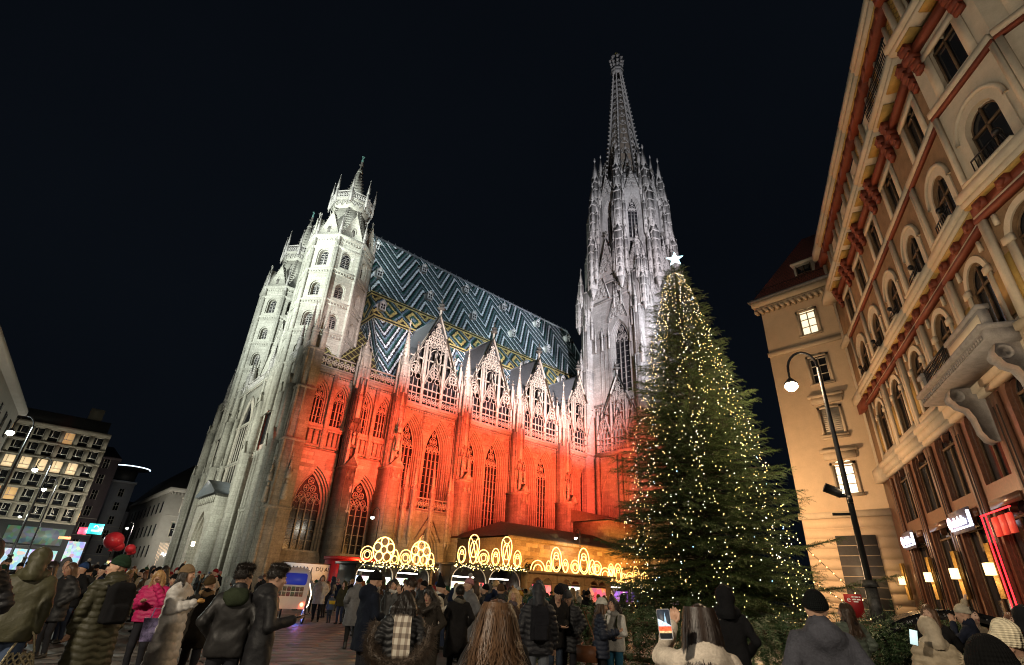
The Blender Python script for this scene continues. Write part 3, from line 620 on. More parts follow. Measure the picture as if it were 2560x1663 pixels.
for u in (66.8, 87.6):                                     # round windows and tall blind arches above
    b = MB().fr(**FW); b.ring(u-.3, 11.8, 1.25, .2, .05, 20, 6); b.ring(u-.3, 11.8, .95, .12, .02, 20, 5); b.poly([(u-.3+1.2*math.cos(i*.314), .03, 11.8+1.2*math.sin(i*.314)) for i in range(20)]); obj('round_window', b, plain('ochre_stone', (.30, .22, .10), .8), WF)
    b = MB().fr(**FW); b.m = 0
    for k in (0, 1, 2): b.tube([(u-1.8+k*.2, .1+.1*k, 15.4)]+[(p[0], .1+.1*k, p[1]) for p in arch(u, 1.8-k*.2, 20.5, 24.2-k*.2)]+[(u+1.8-k*.2, .1+.1*k, 15.4)], .12, 5)
    b.m = 1; b.poly([(p[0], .04, p[1]) for p in outl(u, 1.5, 16.2, 20.5, 23.8)]); obj('blind_arch', b, [TRIM, PANE], WF)
gwin = MB().fr(**FW); gwin.m = 1; gwin.poly([(p[0], .05, p[1]) for p in outl(77.2, 2.6, 12.5, 19, 24.2)]); gwin.m = 0
for k in range(3): gwin.tube([(77.2-2.9+k*.25, .1, 12.5)]+[(p[0], .1, p[1]) for p in arch(77.2, 2.9-k*.25, 19, 24.6-k*.3)]+[(77.2+2.9-k*.25, .1, 12.5)], .16, 5)
for k in range(1, 5): gwin.box(77.2-2.6+k*1.04-.06, 77.2-2.6+k*1.04+.06, .05, .2, 12.5, 20)
obj('window', gwin, [TRIM, PANE], WF)
pc = MB().fr(**FW)                                         # giant door porch
arch_panel(pc, 73.2, 81.2, 0, 10.6, 2.0, 77.2, 2.5, 0, 4.6, 8.8, [(.3, .3), (.3, .3), (.3, .3), (.2, .3)])
pc.box(73.0, 73.2, -.1, 2.0, 0, 10.6); pc.box(81.2, 81.4, -.1, 2.0, 0, 10.6); pc.m = 1; pc.extr([(72.7, 10.6), (81.7, 10.6), (81.7, 10.9), (77.2, 12.6), (72.7, 10.9)], -.1, 2.5); pc.m = 0
for k in range(9): pc.box(73.5+k*.9, 73.8+k*.9, 2.0, 2.18, 9.6, 10.5)
PC = obj('porch', pc, [STONEW, LEAD], WF)
dd = MB().fr(**FW); dd.box(75.2, 77.15, .2, .3, 0, 6); dd.box(77.25, 79.2, .2, .3, 0, 6); obj('door', dd, WOOD, PC)
tg = MB().fr(**FW); tg.box(76.3, 76.8, 2.1, 2.35, 4.6, 5.1); obj('lantern', tg, glow('porch_lantern', (1, .8, .5), 16), PC)
# gable front and pinnacles between the towers
g = MB().fr(**FW); g.extr([(70.5, 26.2), (83.9, 26.2), (77.2, 37)], -2.2, -1.2); rake(g, 77.2, 6.8, 26.2, 37.2, -1.2, .3, .24, .4); finial(g, 77.2, -1.4, 37, .9); obj('west_gable', g, [STONEW, SOOT], WF)
for u in (60.3, 63.0, 71.2, 73.0, 81.5, 83.2, 91.5, 94.2):
    p = MB(); pinnacle(p, 18.9, u, 26.2, .6, 2.4+(1.2 if u in (60.3, 94.2) else 0), 3.4); obj('pinnacle', p, [TRIMT, SOOT], WF)
for k in range(15):
    p = MB().fr(**FW); u = 59.3+k*2.6; balus(p, u-1.2, u+1.3, 26.25, 27.5, .2, .8, .06); obj('balustrade', p, TRIMT, WF)
# south-west corner: stepped angle buttress, canopied statues, relief
m = MB()
for a, w_, z0, z1 in ((0, 1.9, 0, 8.2), (.18, 1.55, 8.2, 15.4), (.36, 1.2, 15.4, 21.6), (.5, .95, 21.6, 26.6)):
    m.box(18.0+a, 20.4, 57.2+a*1.6, 60.2, z0, z1); m.box(17.9+a, 20.5, 57.1+a*1.6, 60.3, z1-.25, z1+.05)
    m.tube([(18.05+a, 57.3+a*1.6, z0), (18.05+a, 57.3+a*1.6, z1)], .17, 6); m.tube([(19.2, 57.2+a*1.6, z0+.2), (19.2, 57.2+a*1.6, z1)], .13, 6); m.tube([(18.0+a, 58.6, z0+.2), (18.0+a, 58.6, z1)], .13, 6)
CB = obj('corner_buttress', m, STONE, CATH)
for x, y, z in ((17.9, 58.2, 8.8), (19.4, 57.2, 9.2), (26.2, 56.3, 8.6), (30.9, 55.7, 16.4)):
    s_ = MB(); s_.frus(x, y, z-.3, z, .25, .38, 7); s_.frus(x, y, z, z+1.3, .30, .20, 8); s_.ball(x, y, z+1.15, .26, .24, .28, 8, 6); s_.ball(x, y, z+1.58, .16, .16, .2, 8, 6); obj('statue', s_, TRIM, CB, True)
    p = MB(); pinnacle(p, x, y, z+1.9, .5, .5, 1.7); obj('pinnacle', p, [TRIM, SOOT], CB)
for x, y, z in ((18.9, 58.3, 26.6), (20.0, 58.0, 26.6), (18.6, 59.6, 26.6)):
    p = MB(); pinnacle(p, x, y, z, .6, 2.2, 3.2); obj('pinnacle', p, [TRIM, SOOT], CB)
# ================================================================== south tower
TX, TY = 79.2, 53.2
ST = MB(); hwT = 7.0
m = ST
SOUTHT = None
faces = [((-1, 0, 0), (0, 1, 0), (TX-hwT, TY, 0)), ((0, -1, 0), (1, 0, 0), (TX, TY-hwT, 0)), ((1, 0, 0), (0, 1, 0), (TX+hwT, TY, 0)), ((0, 1, 0), (1, 0, 0), (TX, TY+hwT, 0))]
tw_wins = []
for i, (N, U, O) in enumerate(faces):
    F = dict(O=O, U=U, N=N); m.fr(**F); uc = -1.2 if i == 0 else 0
    r = arch_panel(m, -hwT, hwT, 33.0, 54.6, 0, uc, 2.1, 34.2, 45.0, 49.4, [(.2, .25), (.2, .3), (.2, .3)]); tw_wins.append((F, uc, r, 34.2, 45.0))
    m.quad((-hwT, 0, 0), (hwT, 0, 0), (hwT, 0, 33), (-hwT, 0, 33)); m.quad((-hwT, -1.1, 33), (hwT, -1.1, 33), (hwT, -1.1, 54), (-hwT, -1.1, 54))
    m.box(-hwT, hwT, 0, .25, 54.2, 54.7); m.box(-hwT, hwT, 0, .2, 32.6, 33.0); m.box(-hwT, hwT, 0, .22, 23.3, 23.8); m.box(-hwT+.8, hwT-.8, 0, .18, 58.2, 58.6)
    for k in range(8): m.box(-6+k*1.7-.07, -6+k*1.7+.07, 0, .14, 24, 32.5)
    for sx in (-1, 1):
        for k in range(3): m.box(uc+sx*(2.6+k*.9)-.07, uc+sx*(2.6+k*.9)+.07, 0, .15, 33.2, 46+k)
        for k in range(3): m.extr([(uc+sx*(3.0+k*.9)-.4, 46.3), (uc+sx*(3.0+k*.9)+.4, 46.3), (uc+sx*(3.0+k*.9), 48.0)], 0, .14)
m.fr(); m.box(TX-hwT+.3, TX+hwT-.3, TY-hwT+.3, TY+hwT-.3, 54, 59)
for sx in (-1, 1):
    for sy in (-1, 1):
        for ax in (0, 1):
            c = (TX+sx*(hwT-.9), TY+sy*(hwT+.1)) if ax else (TX+sx*(hwT+.1), TY+sy*(hwT-.9))
            for z0, z1, p in ((0, 24, 2.1), (24, 40, 1.6), (40, 50, 1.1), (50, 58, .7)):
                a, b = (.85, p) if ax else (p, .85)
                m.box(c[0]-a, c[0]+a, c[1]-b, c[1]+b, z0, z1); m.box(c[0]-a-.08, c[0]+a+.08, c[1]-b-.08, c[1]+b+.08, z1-.3, z1)
                for k in (-1, 1):
                    if ax: m.box(c[0]+k*.5-.06, c[0]+k*.5+.06, c[1]-b-.1, c[1]+b+.1, z0, z1)
                    else: m.box(c[0]-a-.1, c[0]+a+.1, c[1]+k*.5-.06, c[1]+k*.5+.06, z0, z1)
# octagon stage
Ro = 7.5; apo = Ro*math.cos(math.pi/8); hwo = Ro*math.sin(math.pi/8)
for k in range(8):
    a = k*math.pi/4; F = dict(O=(TX, TY, 0), N=(math.cos(a), math.sin(a), 0), U=(-math.sin(a), math.cos(a), 0)); m.fr(**F)
    r = arch_panel(m, -hwo, hwo, 58.6, 84, apo, 0, 1.5, 60, 75.5, 79.6, [(.2, .25), (.18, .3), (.15, .3)]); tw_wins.append((F, 0, r, 60, 75.5))
    m.box(-hwo, hwo, apo, apo+.2, 81.5, 81.9); m.box(-hwo, hwo, apo, apo+.25, 83.6, 84.1)
    for j in (-2.1, -1.75, 1.75, 2.1): m.box(j-.06, j+.06, apo, apo+.14, 59, 81)
m.fr(); m.frus(TX, TY, 59, 84, apo-1.2, apo-1.4, 8); m.frus(TX, TY, 84, 88, Ro*.94, 5.2, 8)
SOUTHT = obj('south_tower', m, [STONET, SOOT], CATH)
for F, uc, r, zl, zs in tw_wins[:2]+[q for i, q in enumerate(tw_wins[4:]) if i in (3, 4, 5, 6)]:
    gwindow(SOUTHT, F, uc, r[0], zl, zs, r[1], r[2], 3, TRIMT, t=.1)
    if zl == 60: g = MB().fr(**F); g.box(-r[0], r[0], r[2], r[2]+.25, 67.6, 68.4); obj('transom', g, TRIMT, SOUTHT)
# gables round the octagon foot and higher
def sgable(F, uc, hw, z0, za, w, name='gable'):
    g = MB().fr(**F); rake(g, uc, hw, z0, za, w, .26, .24, .4); g.m = 0
    z = z0+.6
    while z < za-1.6:
        h = hw*(za-z)/(za-z0)-.25; n = max(1, int(h*2/1.1))
        for i in range(n): u = uc+(i-(n-1)/2)*(2*h/n); rr_ = min(.5, h*.85); g.ring(u, z+.5, rr_, .09, w, 8, 4); quatre(g, u, z+.5, rr_*.8, .06, w, .78)
        z += 1.05
    g.tube([(uc, w, za-.2), (uc, w, za+1.2)], .14, 5); g.m = 1; g.octa(uc, w, za+1.0, .6, .6, .3); g.octa(uc, w, za+1.7, .36, .36, .4); g.m = 0
    g.m = 0; g.poly([(uc-hw, w-.5, z0), (uc+hw, w-.5, z0), (uc, w-.5, za-.3)])
    return obj(name, g, [TRIMT, SOOT], SOUTHT)
for k in range(8):
    a = k*math.pi/4; F = dict(O=(TX, TY, 0), N=(math.cos(a), math.sin(a), 0), U=(-math.sin(a), math.cos(a), 0))
    sgable(F, 0, 2.5, 59.6, 68.2, apo+1.35); sgable(F, 0, 2.0, 80.2, 86.6, apo+.35)
for i, (N, U, O) in enumerate(faces[:2]):
    F = dict(O=O, U=U, N=N)
    for c in (-3.3, 2.6): sgable(F, c, 2.3, 54.6, 62.2, .5)
    sgable(F, -1.2 if i == 0 else 0, 2.3, 49.2, 56.4, .35)
# forest of pinnacles
def pin(x, y, z0, w, hs, hp, a=math.pi/4): p = MB(); pinnacle(p, x, y, z0, w, hs, hp, a=a); obj('pinnacle', p, [TRIMT, SOOT], SOUTHT)
for k in range(8):
    a = k*math.pi/4+math.pi/8; c, s = math.cos(a), math.sin(a)
    for rad, z0, w, hs, hp in ((9.3, 57, 1.35, 11, 5.5), (8.7, 64, 1.3, 15, 5.5), (7.9, 72, 1.3, 14, 6.5), (6.3, 82, 1.0, 6.5, 6.0)): pin(TX+rad*c, TY+rad*s, z0, w, hs, hp, a+math.pi/4)
    for d in (-.13, .13):
        pin(TX+9.0*math.cos(a+d), TY+9.0*math.sin(a+d), 59, .65, 7, 3.6, a); pin(TX+8.4*math.cos(a+d), TY+8.4*math.sin(a+d), 68, .6, 8, 3.6, a); pin(TX+7.5*math.cos(a+d), TY+7.5*math.sin(a+d), 79, .5, 5.5, 3.4, a)
    b = a+math.pi/8; pin(TX+6.6*math.cos(b), TY+6.6*math.sin(b), 80, .5, 4.0, 3.0); pin(TX+4.8*math.cos(b), TY+4.8*math.sin(b), 85, .6, 4, 4.6)
for sx in (-1, 1):
    for sy in (-1, 1):
        for dx, dy, z0, w, hs, hp in ((1.5, 0, 38, .6, 3, 3.2), (0, 1.5, 38, .6, 3, 3.2), (.9, .9, 50, .9, 5.5, 4.6), (1.0, -1.0, 48.5, .6, 3, 3.0), (-1.0, 1.0, 48.5, .6, 3, 3.0), (1.0, .2, 55.5, .7, 4.4, 3.6), (.2, 1.0, 55.5, .7, 4.4, 3.6), (.7, -2.2, 46.5, .42, 3.4, 3.0), (-2.2, .7, 46.5, .42, 3.4, 3.0), (.7, -2.2, 53.5, .5, 4, 3.0), (-2.2, .7, 53.5, .5, 4, 3.0), (1.7, -.9, 29, .6, 4, 3.6), (-.9, 1.7, 29, .6, 4, 3.6)):
            if sx > 0 and sy > 0: continue
            pin(TX+sx*(hwT+dx), TY+sy*(hwT+dy), z0, w, hs, hp)
for q in range(7):
    pin(TX-hwT-.35, TY-5.6+q*1.65, 43.5 if q not in (2, 3) else 52, .34, 2.6, 2.4)
    pin(TX-5.6+q*1.8, TY-hwT-.35, 43.5 if q not in (3,) else 52, .34, 2.6, 2.4)
# spire
SPC = plain('spire_dark_panel', (.13, .105, .08), .9, var=.4, scale=2, bmp=.4)
sp = MB(); sp.frus(TX, TY, 86, 128.5, 4.0, .85, 8); SPI = obj('spire', sp, SPC, SOUTHT)
for k in range(8):
    a = k*math.pi/4+math.pi/8; c, s = math.cos(a), math.sin(a); g = MB()
    g.tube([(TX+4.75*c, TY+4.75*s, 85.5), (TX+1.1*c, TY+1.1*s, 128.5)], .34, 5, r1=.16); g.m = 1
    for i in range(28): f = i/28; r = 4.75+(1.1-4.75)*f+.32*(1.2-f*.5); g.octa(TX+r*c, TY+r*s, 87+41*f, .34*(1.1-.45*f), .34*(1.1-.45*f), .26*(1.1-.4*f))
    obj('spire_rib', g, [TRIMT, TRIMT], SPI)
    b = k*math.pi/4; F = dict(O=(TX, TY, 0), N=(math.cos(b), math.sin(b), 0), U=(-math.sin(b), math.cos(b), 0)); g = MB().fr(**F)
    z = 88
    while z < 124:
        f = (z-86)/42.5; ap_ = (4.55+(1.05-4.55)*f)*math.cos(math.pi/8); h = (4.55+(1.05-4.55)*f)*math.sin(math.pi/8)
        g.ring(0, z, h*.7, .09, ap_*.97, 8, 3); g.tube([(-h, ap_*.98, z-h), (0, ap_*.98, z+h*.6), (h, ap_*.98, z-h)], .1, 4); g.box(-.06, .06, ap_*.93, ap_*.99, z, z+h*1.6); z += h*2.1+.7
    obj('spire_tracery', g, TRIMT, SPI)
    F2 = dict(O=(TX, TY, 0), N=(math.cos(b), math.sin(b), 0), U=(-math.sin(b), math.cos(b), 0)); sgable(F2, 0, 1.45, 87.0, 93.5, 4.4)
g = MB(); g.frus(TX, TY, 127.4, 128.2, 1.2, 1.75, 8); g.frus(TX, TY, 128.2, 129.4, 1.75, 1.75, 8); g.frus(TX, TY, 129.4, 134, .6, .35, 8); g.m = 1
for z, r, n in ((130.6, 1.3, 8), (131.8, 1.5, 8), (133.2, 1.7, 8), (134.2, 1.2, 6)):
    for k in range(n): g.octa(TX+r*math.cos(k*6.283/n), TY+r*math.sin(k*6.283/n), z, .55, .55, .62)
obj('corona', g, [TRIMT, TRIMT], SPI)
g = MB(); g.tube([(TX, TY, 133.8), (TX, TY, 137.0)], .09, 5); g.box(TX-.08, TX+.08, TY-.6, TY+.6, 136.0, 136.2); g.octa(TX, TY+.2, 136.6, .2, .55, .35); obj('finial_cross', g, plain('gilded_metal', (.45, .38, .12), .4, metal=.6), SPI)
# gabled chapel in front of the tower's west face
FG = dict(O=(71.4, 0, 0), U=(0, 1, 0), N=(-1, 0, 0))
m = MB().fr(**FG); r = arch_panel(m, 47.2, 57.4, 0, 23.6, 0, 50.2, 2.0, 9, 16, 20.6, [(.2, .25), (.2, .3), (.2, .3)]); m.box(47.2, 57.4, -1.0, -.9, 0, 23.4); m.box(47.2, 57.4, 0, .4, 23.0, 23.6)
m.tube([(p[0], .05, p[1]) for p in arch(54.6, 2.0, 16, 20.6)], .14, 5); m.box(47.2, 57.4, 0, .25, 11.6, 11.9)
for u in (47.5, 52.4, 57.1): m.box(u-.3, u+.3, 0, .7, 0, 23)
for k in range(8): m.box(53.2+k*.42-.05, 53.2+k*.42+.05, 0, .12, 9, 15)
for k in range(18): m.octa(47.5+k*.56, .2, 22.7, .16)
cw = obj('bay_wall', m, STONE, SOUTHT); gwindow(cw, FG, 50.2, r[0], 9, 16, r[1], r[2], 3, TRIM)
big_gable(FG, 52.3, 4.9, 23.6, SOUTHT, zt=37.4, depth=4, roof=False, mat=TRIMT)
# low sacristy range in front of the nave
AN = empty('sacristy', (53, 46, 0), absolute=True)
tag(AN, 'low orange lit stone annex with brown hipped roof against the cathedral wall', 'annex')
OCH = ashlar('sandstone_blocks', (.40, .30, .17), (.28, .19, .10), soot=.25, bw=1.0, rh=.48)
FA = dict(O=(0, 46, 0), U=(1, 0, 0), N=(0, -1, 0))
m = MB().fr(**FA); aw = []
xs = [41.2, 47.2, 51.0, 57.0, 63.2, 68]
for i, (c, hw, zl, zs) in enumerate(((44.6, .95, 2.9, 4.0), (49.6, .95, 2.9, 4.0), (54.0, .7, 2.9, 4.0), (59.9, .8, 1.4, 3.6), (65.6, .8, 1.4, 3.6))):
    r = arch_panel(m, xs[i], xs[i+1], 0, 7.0, 0, c, hw, zl, zs, zs+.6, [(.12, .12), (.1, .3)]); aw.append((c, r[0], zl, zs, r[1], r[2]))
    m.tube([(p[0], .03, p[1]) for p in arch(c, hw+.25, zs, zs+.85, 5)], .1, 4)
m.box(41.0, 68, 0, .3, 6.7, 7.15); m.box(41.1, 68, 0, .12, 0, 1.0); m.box(41.9, 68, -12.5, -.6, 0, 6.9); m.box(41.25, 41.6, -12.4, -.02, 0, 7.0)
SW = obj('wall', m, OCH, AN)
LITW = glow('candle_lit_glass', (1, .62, .2), .5)
for i, (c, h, zl, zs, za, w) in enumerate(aw):
    o = gwindow(AN, FA, c, h, zl, zs, za, w, 3, WOOD, LITW if i == 3 else PANE, t=.04, head=False)
m = MB(); m.add([(40.7, 45.5, 7.1), (68.3, 45.5, 7.1), (68.3, 57.4, 7.1), (40.7, 57.4, 7.1), (45.0, 52, 9.35), (68.3, 52, 9.35)], [(0, 1, 5, 4), (0, 4, 3), (3, 4, 5, 2), (1, 2, 5)])
SR = obj('roof', m, plain('brown_shingle', (.15, .115, .075), .8, var=.35, scale=2.5, bmp=.6, bd=.05), AN)
for i in range(15): g = MB(); y = 45.6+i*.42; z = 7.11+2.25*(i*.42+.1)/6.5; a = 40.75+4.3*(i*.42+.1)/6.5; g.box(a, 68.3, y, y+.07, z, z+.022); obj('shingle_course', g, SR.data.materials[0], SR)
for x in (50.2, 56.4, 61.2): g = MB(); g.extr([(x-.45, 8.3), (x+.45, 8.3), (x, 9.1)], -48.4, -46.8) if False else g.add([(x-.45, 47.2, 7.6), (x+.45, 47.2, 7.6), (x, 47.2, 8.2), (x-.45, 48.8, 8.25), (x+.45, 48.8, 8.25), (x, 48.8, 8.3)], [(0, 1, 2), (0, 2, 5, 3), (1, 4, 5, 2)]); obj('roof_vent', g, SR.data.materials[0], SR)
m = MB(); m.box(63.0, 76, 49, 56, 6.5, 11.4); EA = obj('east_block', m, OCH, AN)
m = MB(); m.add([(62.4, 48.4, 11.4), (76.5, 48.4, 11.4), (76.5, 56.5, 13.4), (62.4, 56.5, 13.4), (62.4, 56.5, 11.4), (76.5, 56.5, 11.4)], [(0, 1, 2, 3), (0, 3, 4), (1, 5, 2)]); obj('roof', m, SR.data.materials[0], EA)
m = MB(); m.box(70.4, 71.6, 48.9, 49.02, 7.6, 10); obj('window', m, PANE, EA)
# single ashlar blocks standing a little proud of the sacristy wall and of the chapel wall
BKM = [plain('sandstone_block', q, .85, var=.25, scale=5, bmp=.5, bd=.02, spec=.15) for q in ((.40, .29, .16), (.32, .22, .115), (.24, .16, .085), (.44, .33, .19))]
GKM = [plain('limestone_block', q, .88, var=.25, scale=5, bmp=.5, bd=.02, spec=.15) for q in ((.36, .33, .27), (.29, .26, .21), (.22, .2, .16), (.40, .36, .30))]
bk = MB(); bk.add([(-.49, 0, -.215), (.49, 0, -.215), (.49, 0, .215), (-.49, 0, .215), (-.465, -.02, -.19), (.465, -.02, -.19), (.465, -.02, .19), (-.465, -.02, .19)], [(4, 5, 6, 7), (0, 1, 5, 4), (1, 2, 6, 5), (2, 3, 7, 6), (3, 0, 4, 7)])
BKME = [mesh('stone_block', bk, q) for q in BKM]; GKME = [mesh('stone_block', bk, q) for q in GKM]
def block(me, parent, x, y, z, w=1.0): o = inst('stone_block', me, parent, (x-parent['_loc'][0] if parent.get('_abs') else x, y-parent['_loc'][1] if parent.get('_abs') else y, z), 0, (w, 1, 1)); o.matrix_parent_inverse = Matrix.Identity(4); return o
nb = 0
for j in range(14):
    x = 41.9+.5*(j % 2); z = .3+j*.45+.2
    while x < 62.5 and nb < 170:
        w = random.choice((.8, 1.0, 1.25)); free = all(abs(x-c)-w*.5 > hw+.45 or z < zl-.25 or z > zs+1.35 for c, hw, zl, zs in ((44.6, .95, 2.9, 4.0), (49.6, .95, 2.9, 4.0), (54.0, .7, 2.9, 4.0), (59.9, .8, 1.4, 3.6)))
        if free and z > 2.7 and z < 6.5 and random.random() < .85: block(random.choice(BKME), AN, x, 45.995, z, w*.98); nb += 1
        x += w*1.0+.02
ng = 0
for j in range(34):
    x = 20.7+.45*(j % 2); z = 1.7+j*.44
    while x < 31 and ng < 230:
        w = random.choice((.7, .9, 1.1)); ok_ = True
        for c in (22.95, 28.95):
            hw_ = 2.45 if z < 9.4 else max(0, 2.45*(1-((z-9.4)/4.3)**1.6)) if z < 13.7 else 0
            if z > 1.2 and abs(x-c)-w*.5 < hw_+.25: ok_ = False
        if abs(x-25.7) < .75+w*.5 or x+w*.5 > 30.4 or z > 14.6 or x-w*.5 < 20.55: ok_ = False
        if ok_: o = block(random.choice(GKME), CATH, x, 58.995, z, w*.97); ng += 1
        x += w+.02
# ================================================================== ground
def paving_mat():
    m, nt, b = newmat('granite_paving'); t = nd(nt, 'ShaderNodeTexCoord'); br = nd(nt, 'ShaderNodeTexBrick'); ln(nt, t.outputs['Object'], br.inputs['Vector'])
    for k, v in (('Scale', 1), ('Mortar Size', .008), ('Brick Width', .9), ('Row Height', .6), ('Bias', -.1)): br.inputs[k].default_value = v
    br.inputs['Color1'].default_value = rgb((.12, .113, .107)); br.inputs['Color2'].default_value = rgb((.18, .17, .16)); br.inputs['Mortar'].default_value = rgb((.03, .028, .026))
    n1 = noise(nt, t.outputs['Object'], .5, 5); n2 = noise(nt, t.outputs['Object'], 14, 4)
    c = mixc(nt, 1., br.outputs['Color'], ramp(nt, n1, [(.3, .6), (.7, 1.25)]), 'MULTIPLY'); c = mixc(nt, 1., c, ramp(nt, n2, [(.3, .8), (.7, 1.15)]), 'MULTIPLY')
    ln(nt, c, b.inputs['Base Color']); ln(nt, ramp(nt, n1, [(.35, .38), (.65, .68)]), b.inputs['Roughness']); b.inputs['Specular IOR Level'].default_value = .4
    bump(nt, b, mth(nt, 'ADD', mth(nt, 'MULTIPLY', br.outputs['Fac'], -1), mth(nt, 'MULTIPLY', n2, .3)), .35, .01); return m
PAVE = paving_mat()
g = MB(); g.quad((-400, -300, 0), (700, -300, 0), (700, 700, 0), (-400, 700, 0)); GROUND = struct('ground', g, PAVE)
SLABM = [plain('granite_slab', c, .5, var=.3, scale=5, bmp=.25, bd=.004, spec=.4) for c in ((.15, .141, .135), (.19, .18, .17), (.115, .11, .105), (.165, .152, .14))]
sl = MB(); sl.add([(-.44, -.29, 0), (.44, -.29, 0), (.44, .29, 0), (-.44, .29, 0), (-.43, -.28, .012), (.43, -.28, .012), (.43, .28, .012), (-.43, .28, .012)], [(4, 5, 6, 7), (0, 1, 5, 4), (1, 2, 6, 5), (2, 3, 7, 6), (3, 0, 4, 7)])
SLME = [mesh('paving_slab', sl, q) for q in SLABM]
nsl = 0
for j in range(19):
    for i in range(13):
        x, y = -1.2+i*.9+(j % 2)*.45, 5.0+j*.6
        if x < y*.62+.6 and x > -.12*y-1.2 and nsl < 300:
            inst('paving_slab', random.choice(SLME), GROUND, (x, y, random.uniform(-.003, .002))); nsl += 1
for j in range(16):
    for i in range(14):
        x, y = 5.2+i*.9+(j % 2)*.45, 16.4+j*.6
        if nsl < 300 and x > y*.36 and x < y*.7: inst('paving_slab', random.choice(SLME), GROUND, (x, y, random.uniform(-.003, .002))); nsl += 1

# ================================================================== corner palace on the right
PU = (-.8990, -.4379, 0); PN = (-.4379, .8990, 0); PO0 = (39.89, 9.05, 0)
PAL = empty('corner_palace', (30, 3, 0), absolute=True)
tag(PAL, 'ornate cream and brown palace with red brackets and a rounded corner', 'building')
CREAM = plain('cream_stucco', (.47, .40, .31), .8, var=.14, scale=3, bmp=.25); BRN = plain('brown_stucco', (.20, .125, .07), .85, var=.3, scale=2.2, bmp=.35, bd=.02)
GOLD = plain('ochre_gold_panel', (.34, .215, .06), .65, var=.25, scale=5, bmp=.2); REDP = plain('oxblood_paint', (.15, .032, .016), .6, var=.25, scale=4, bmp=.2)
GRAN = plain('polished_red_granite', (.12, .058, .038), .3, var=.45, scale=9, bmp=.05, spec=.5); DGLASS = glass('dark_window_glass', (.012, .013, .016), .1, .6)
def gold_lattice():
    m, nt, b = newmat('gold_lattice'); t = nd(nt, 'ShaderNodeTexCoord'); o, uv, u, z = wallvec(nt)
    a = mth(nt, 'FRACT', mth(nt, 'MULTIPLY', mth(nt, 'ADD', u, z), 3.2)); c = mth(nt, 'FRACT', mth(nt, 'MULTIPLY', mth(nt, 'SUBTRACT', u, z), 3.2))
    l = mth(nt, 'MAXIMUM', mth(nt, 'LESS_THAN', a, .16), mth(nt, 'LESS_THAN', c, .16)); ln(nt, mixc(nt, l, (.33, .20, .05), (.12, .06, .02)), b.inputs['Base Color']); bump(nt, b, l, .4, .02); return m
GLAT = gold_lattice()
def rwin(parent, F, uc, hw, zl, zs, w, rnd=True, frame=None, pane=None, cross=True, zt=None):
    g = MB().fr(**F); g.poly([(p[0], w-.03, p[1]) for p in outl(uc, hw, zl, zs, zs+.03, rnd)]); o = obj('window', g, pane or DGLASS, parent)
    g = MB().fr(**F); fr_ = .05
    if cross: g.box(uc-.035, uc+.035, w-.03, w+.05, zl, zs+(hw*.98 if rnd else 0)); g.box(uc-hw, uc+hw, w-.03, w+.05, zs-.12, zs-.04)
    g.box(uc-hw, uc-hw+fr_, w-.03, w+.04, zl, zs); g.box(uc+hw-fr_, uc+hw, w-.03, w+.04, zl, zs); g.box(uc-hw, uc+hw, w-.03, w+.04, zl, zl+fr_)
    if rnd: g.tube([(p[0], w, p[1]) for p in rarch(uc, hw-.03, zs, 8)], .035, 4)
    obj('window_frame', g, frame or WOOD, o); return o
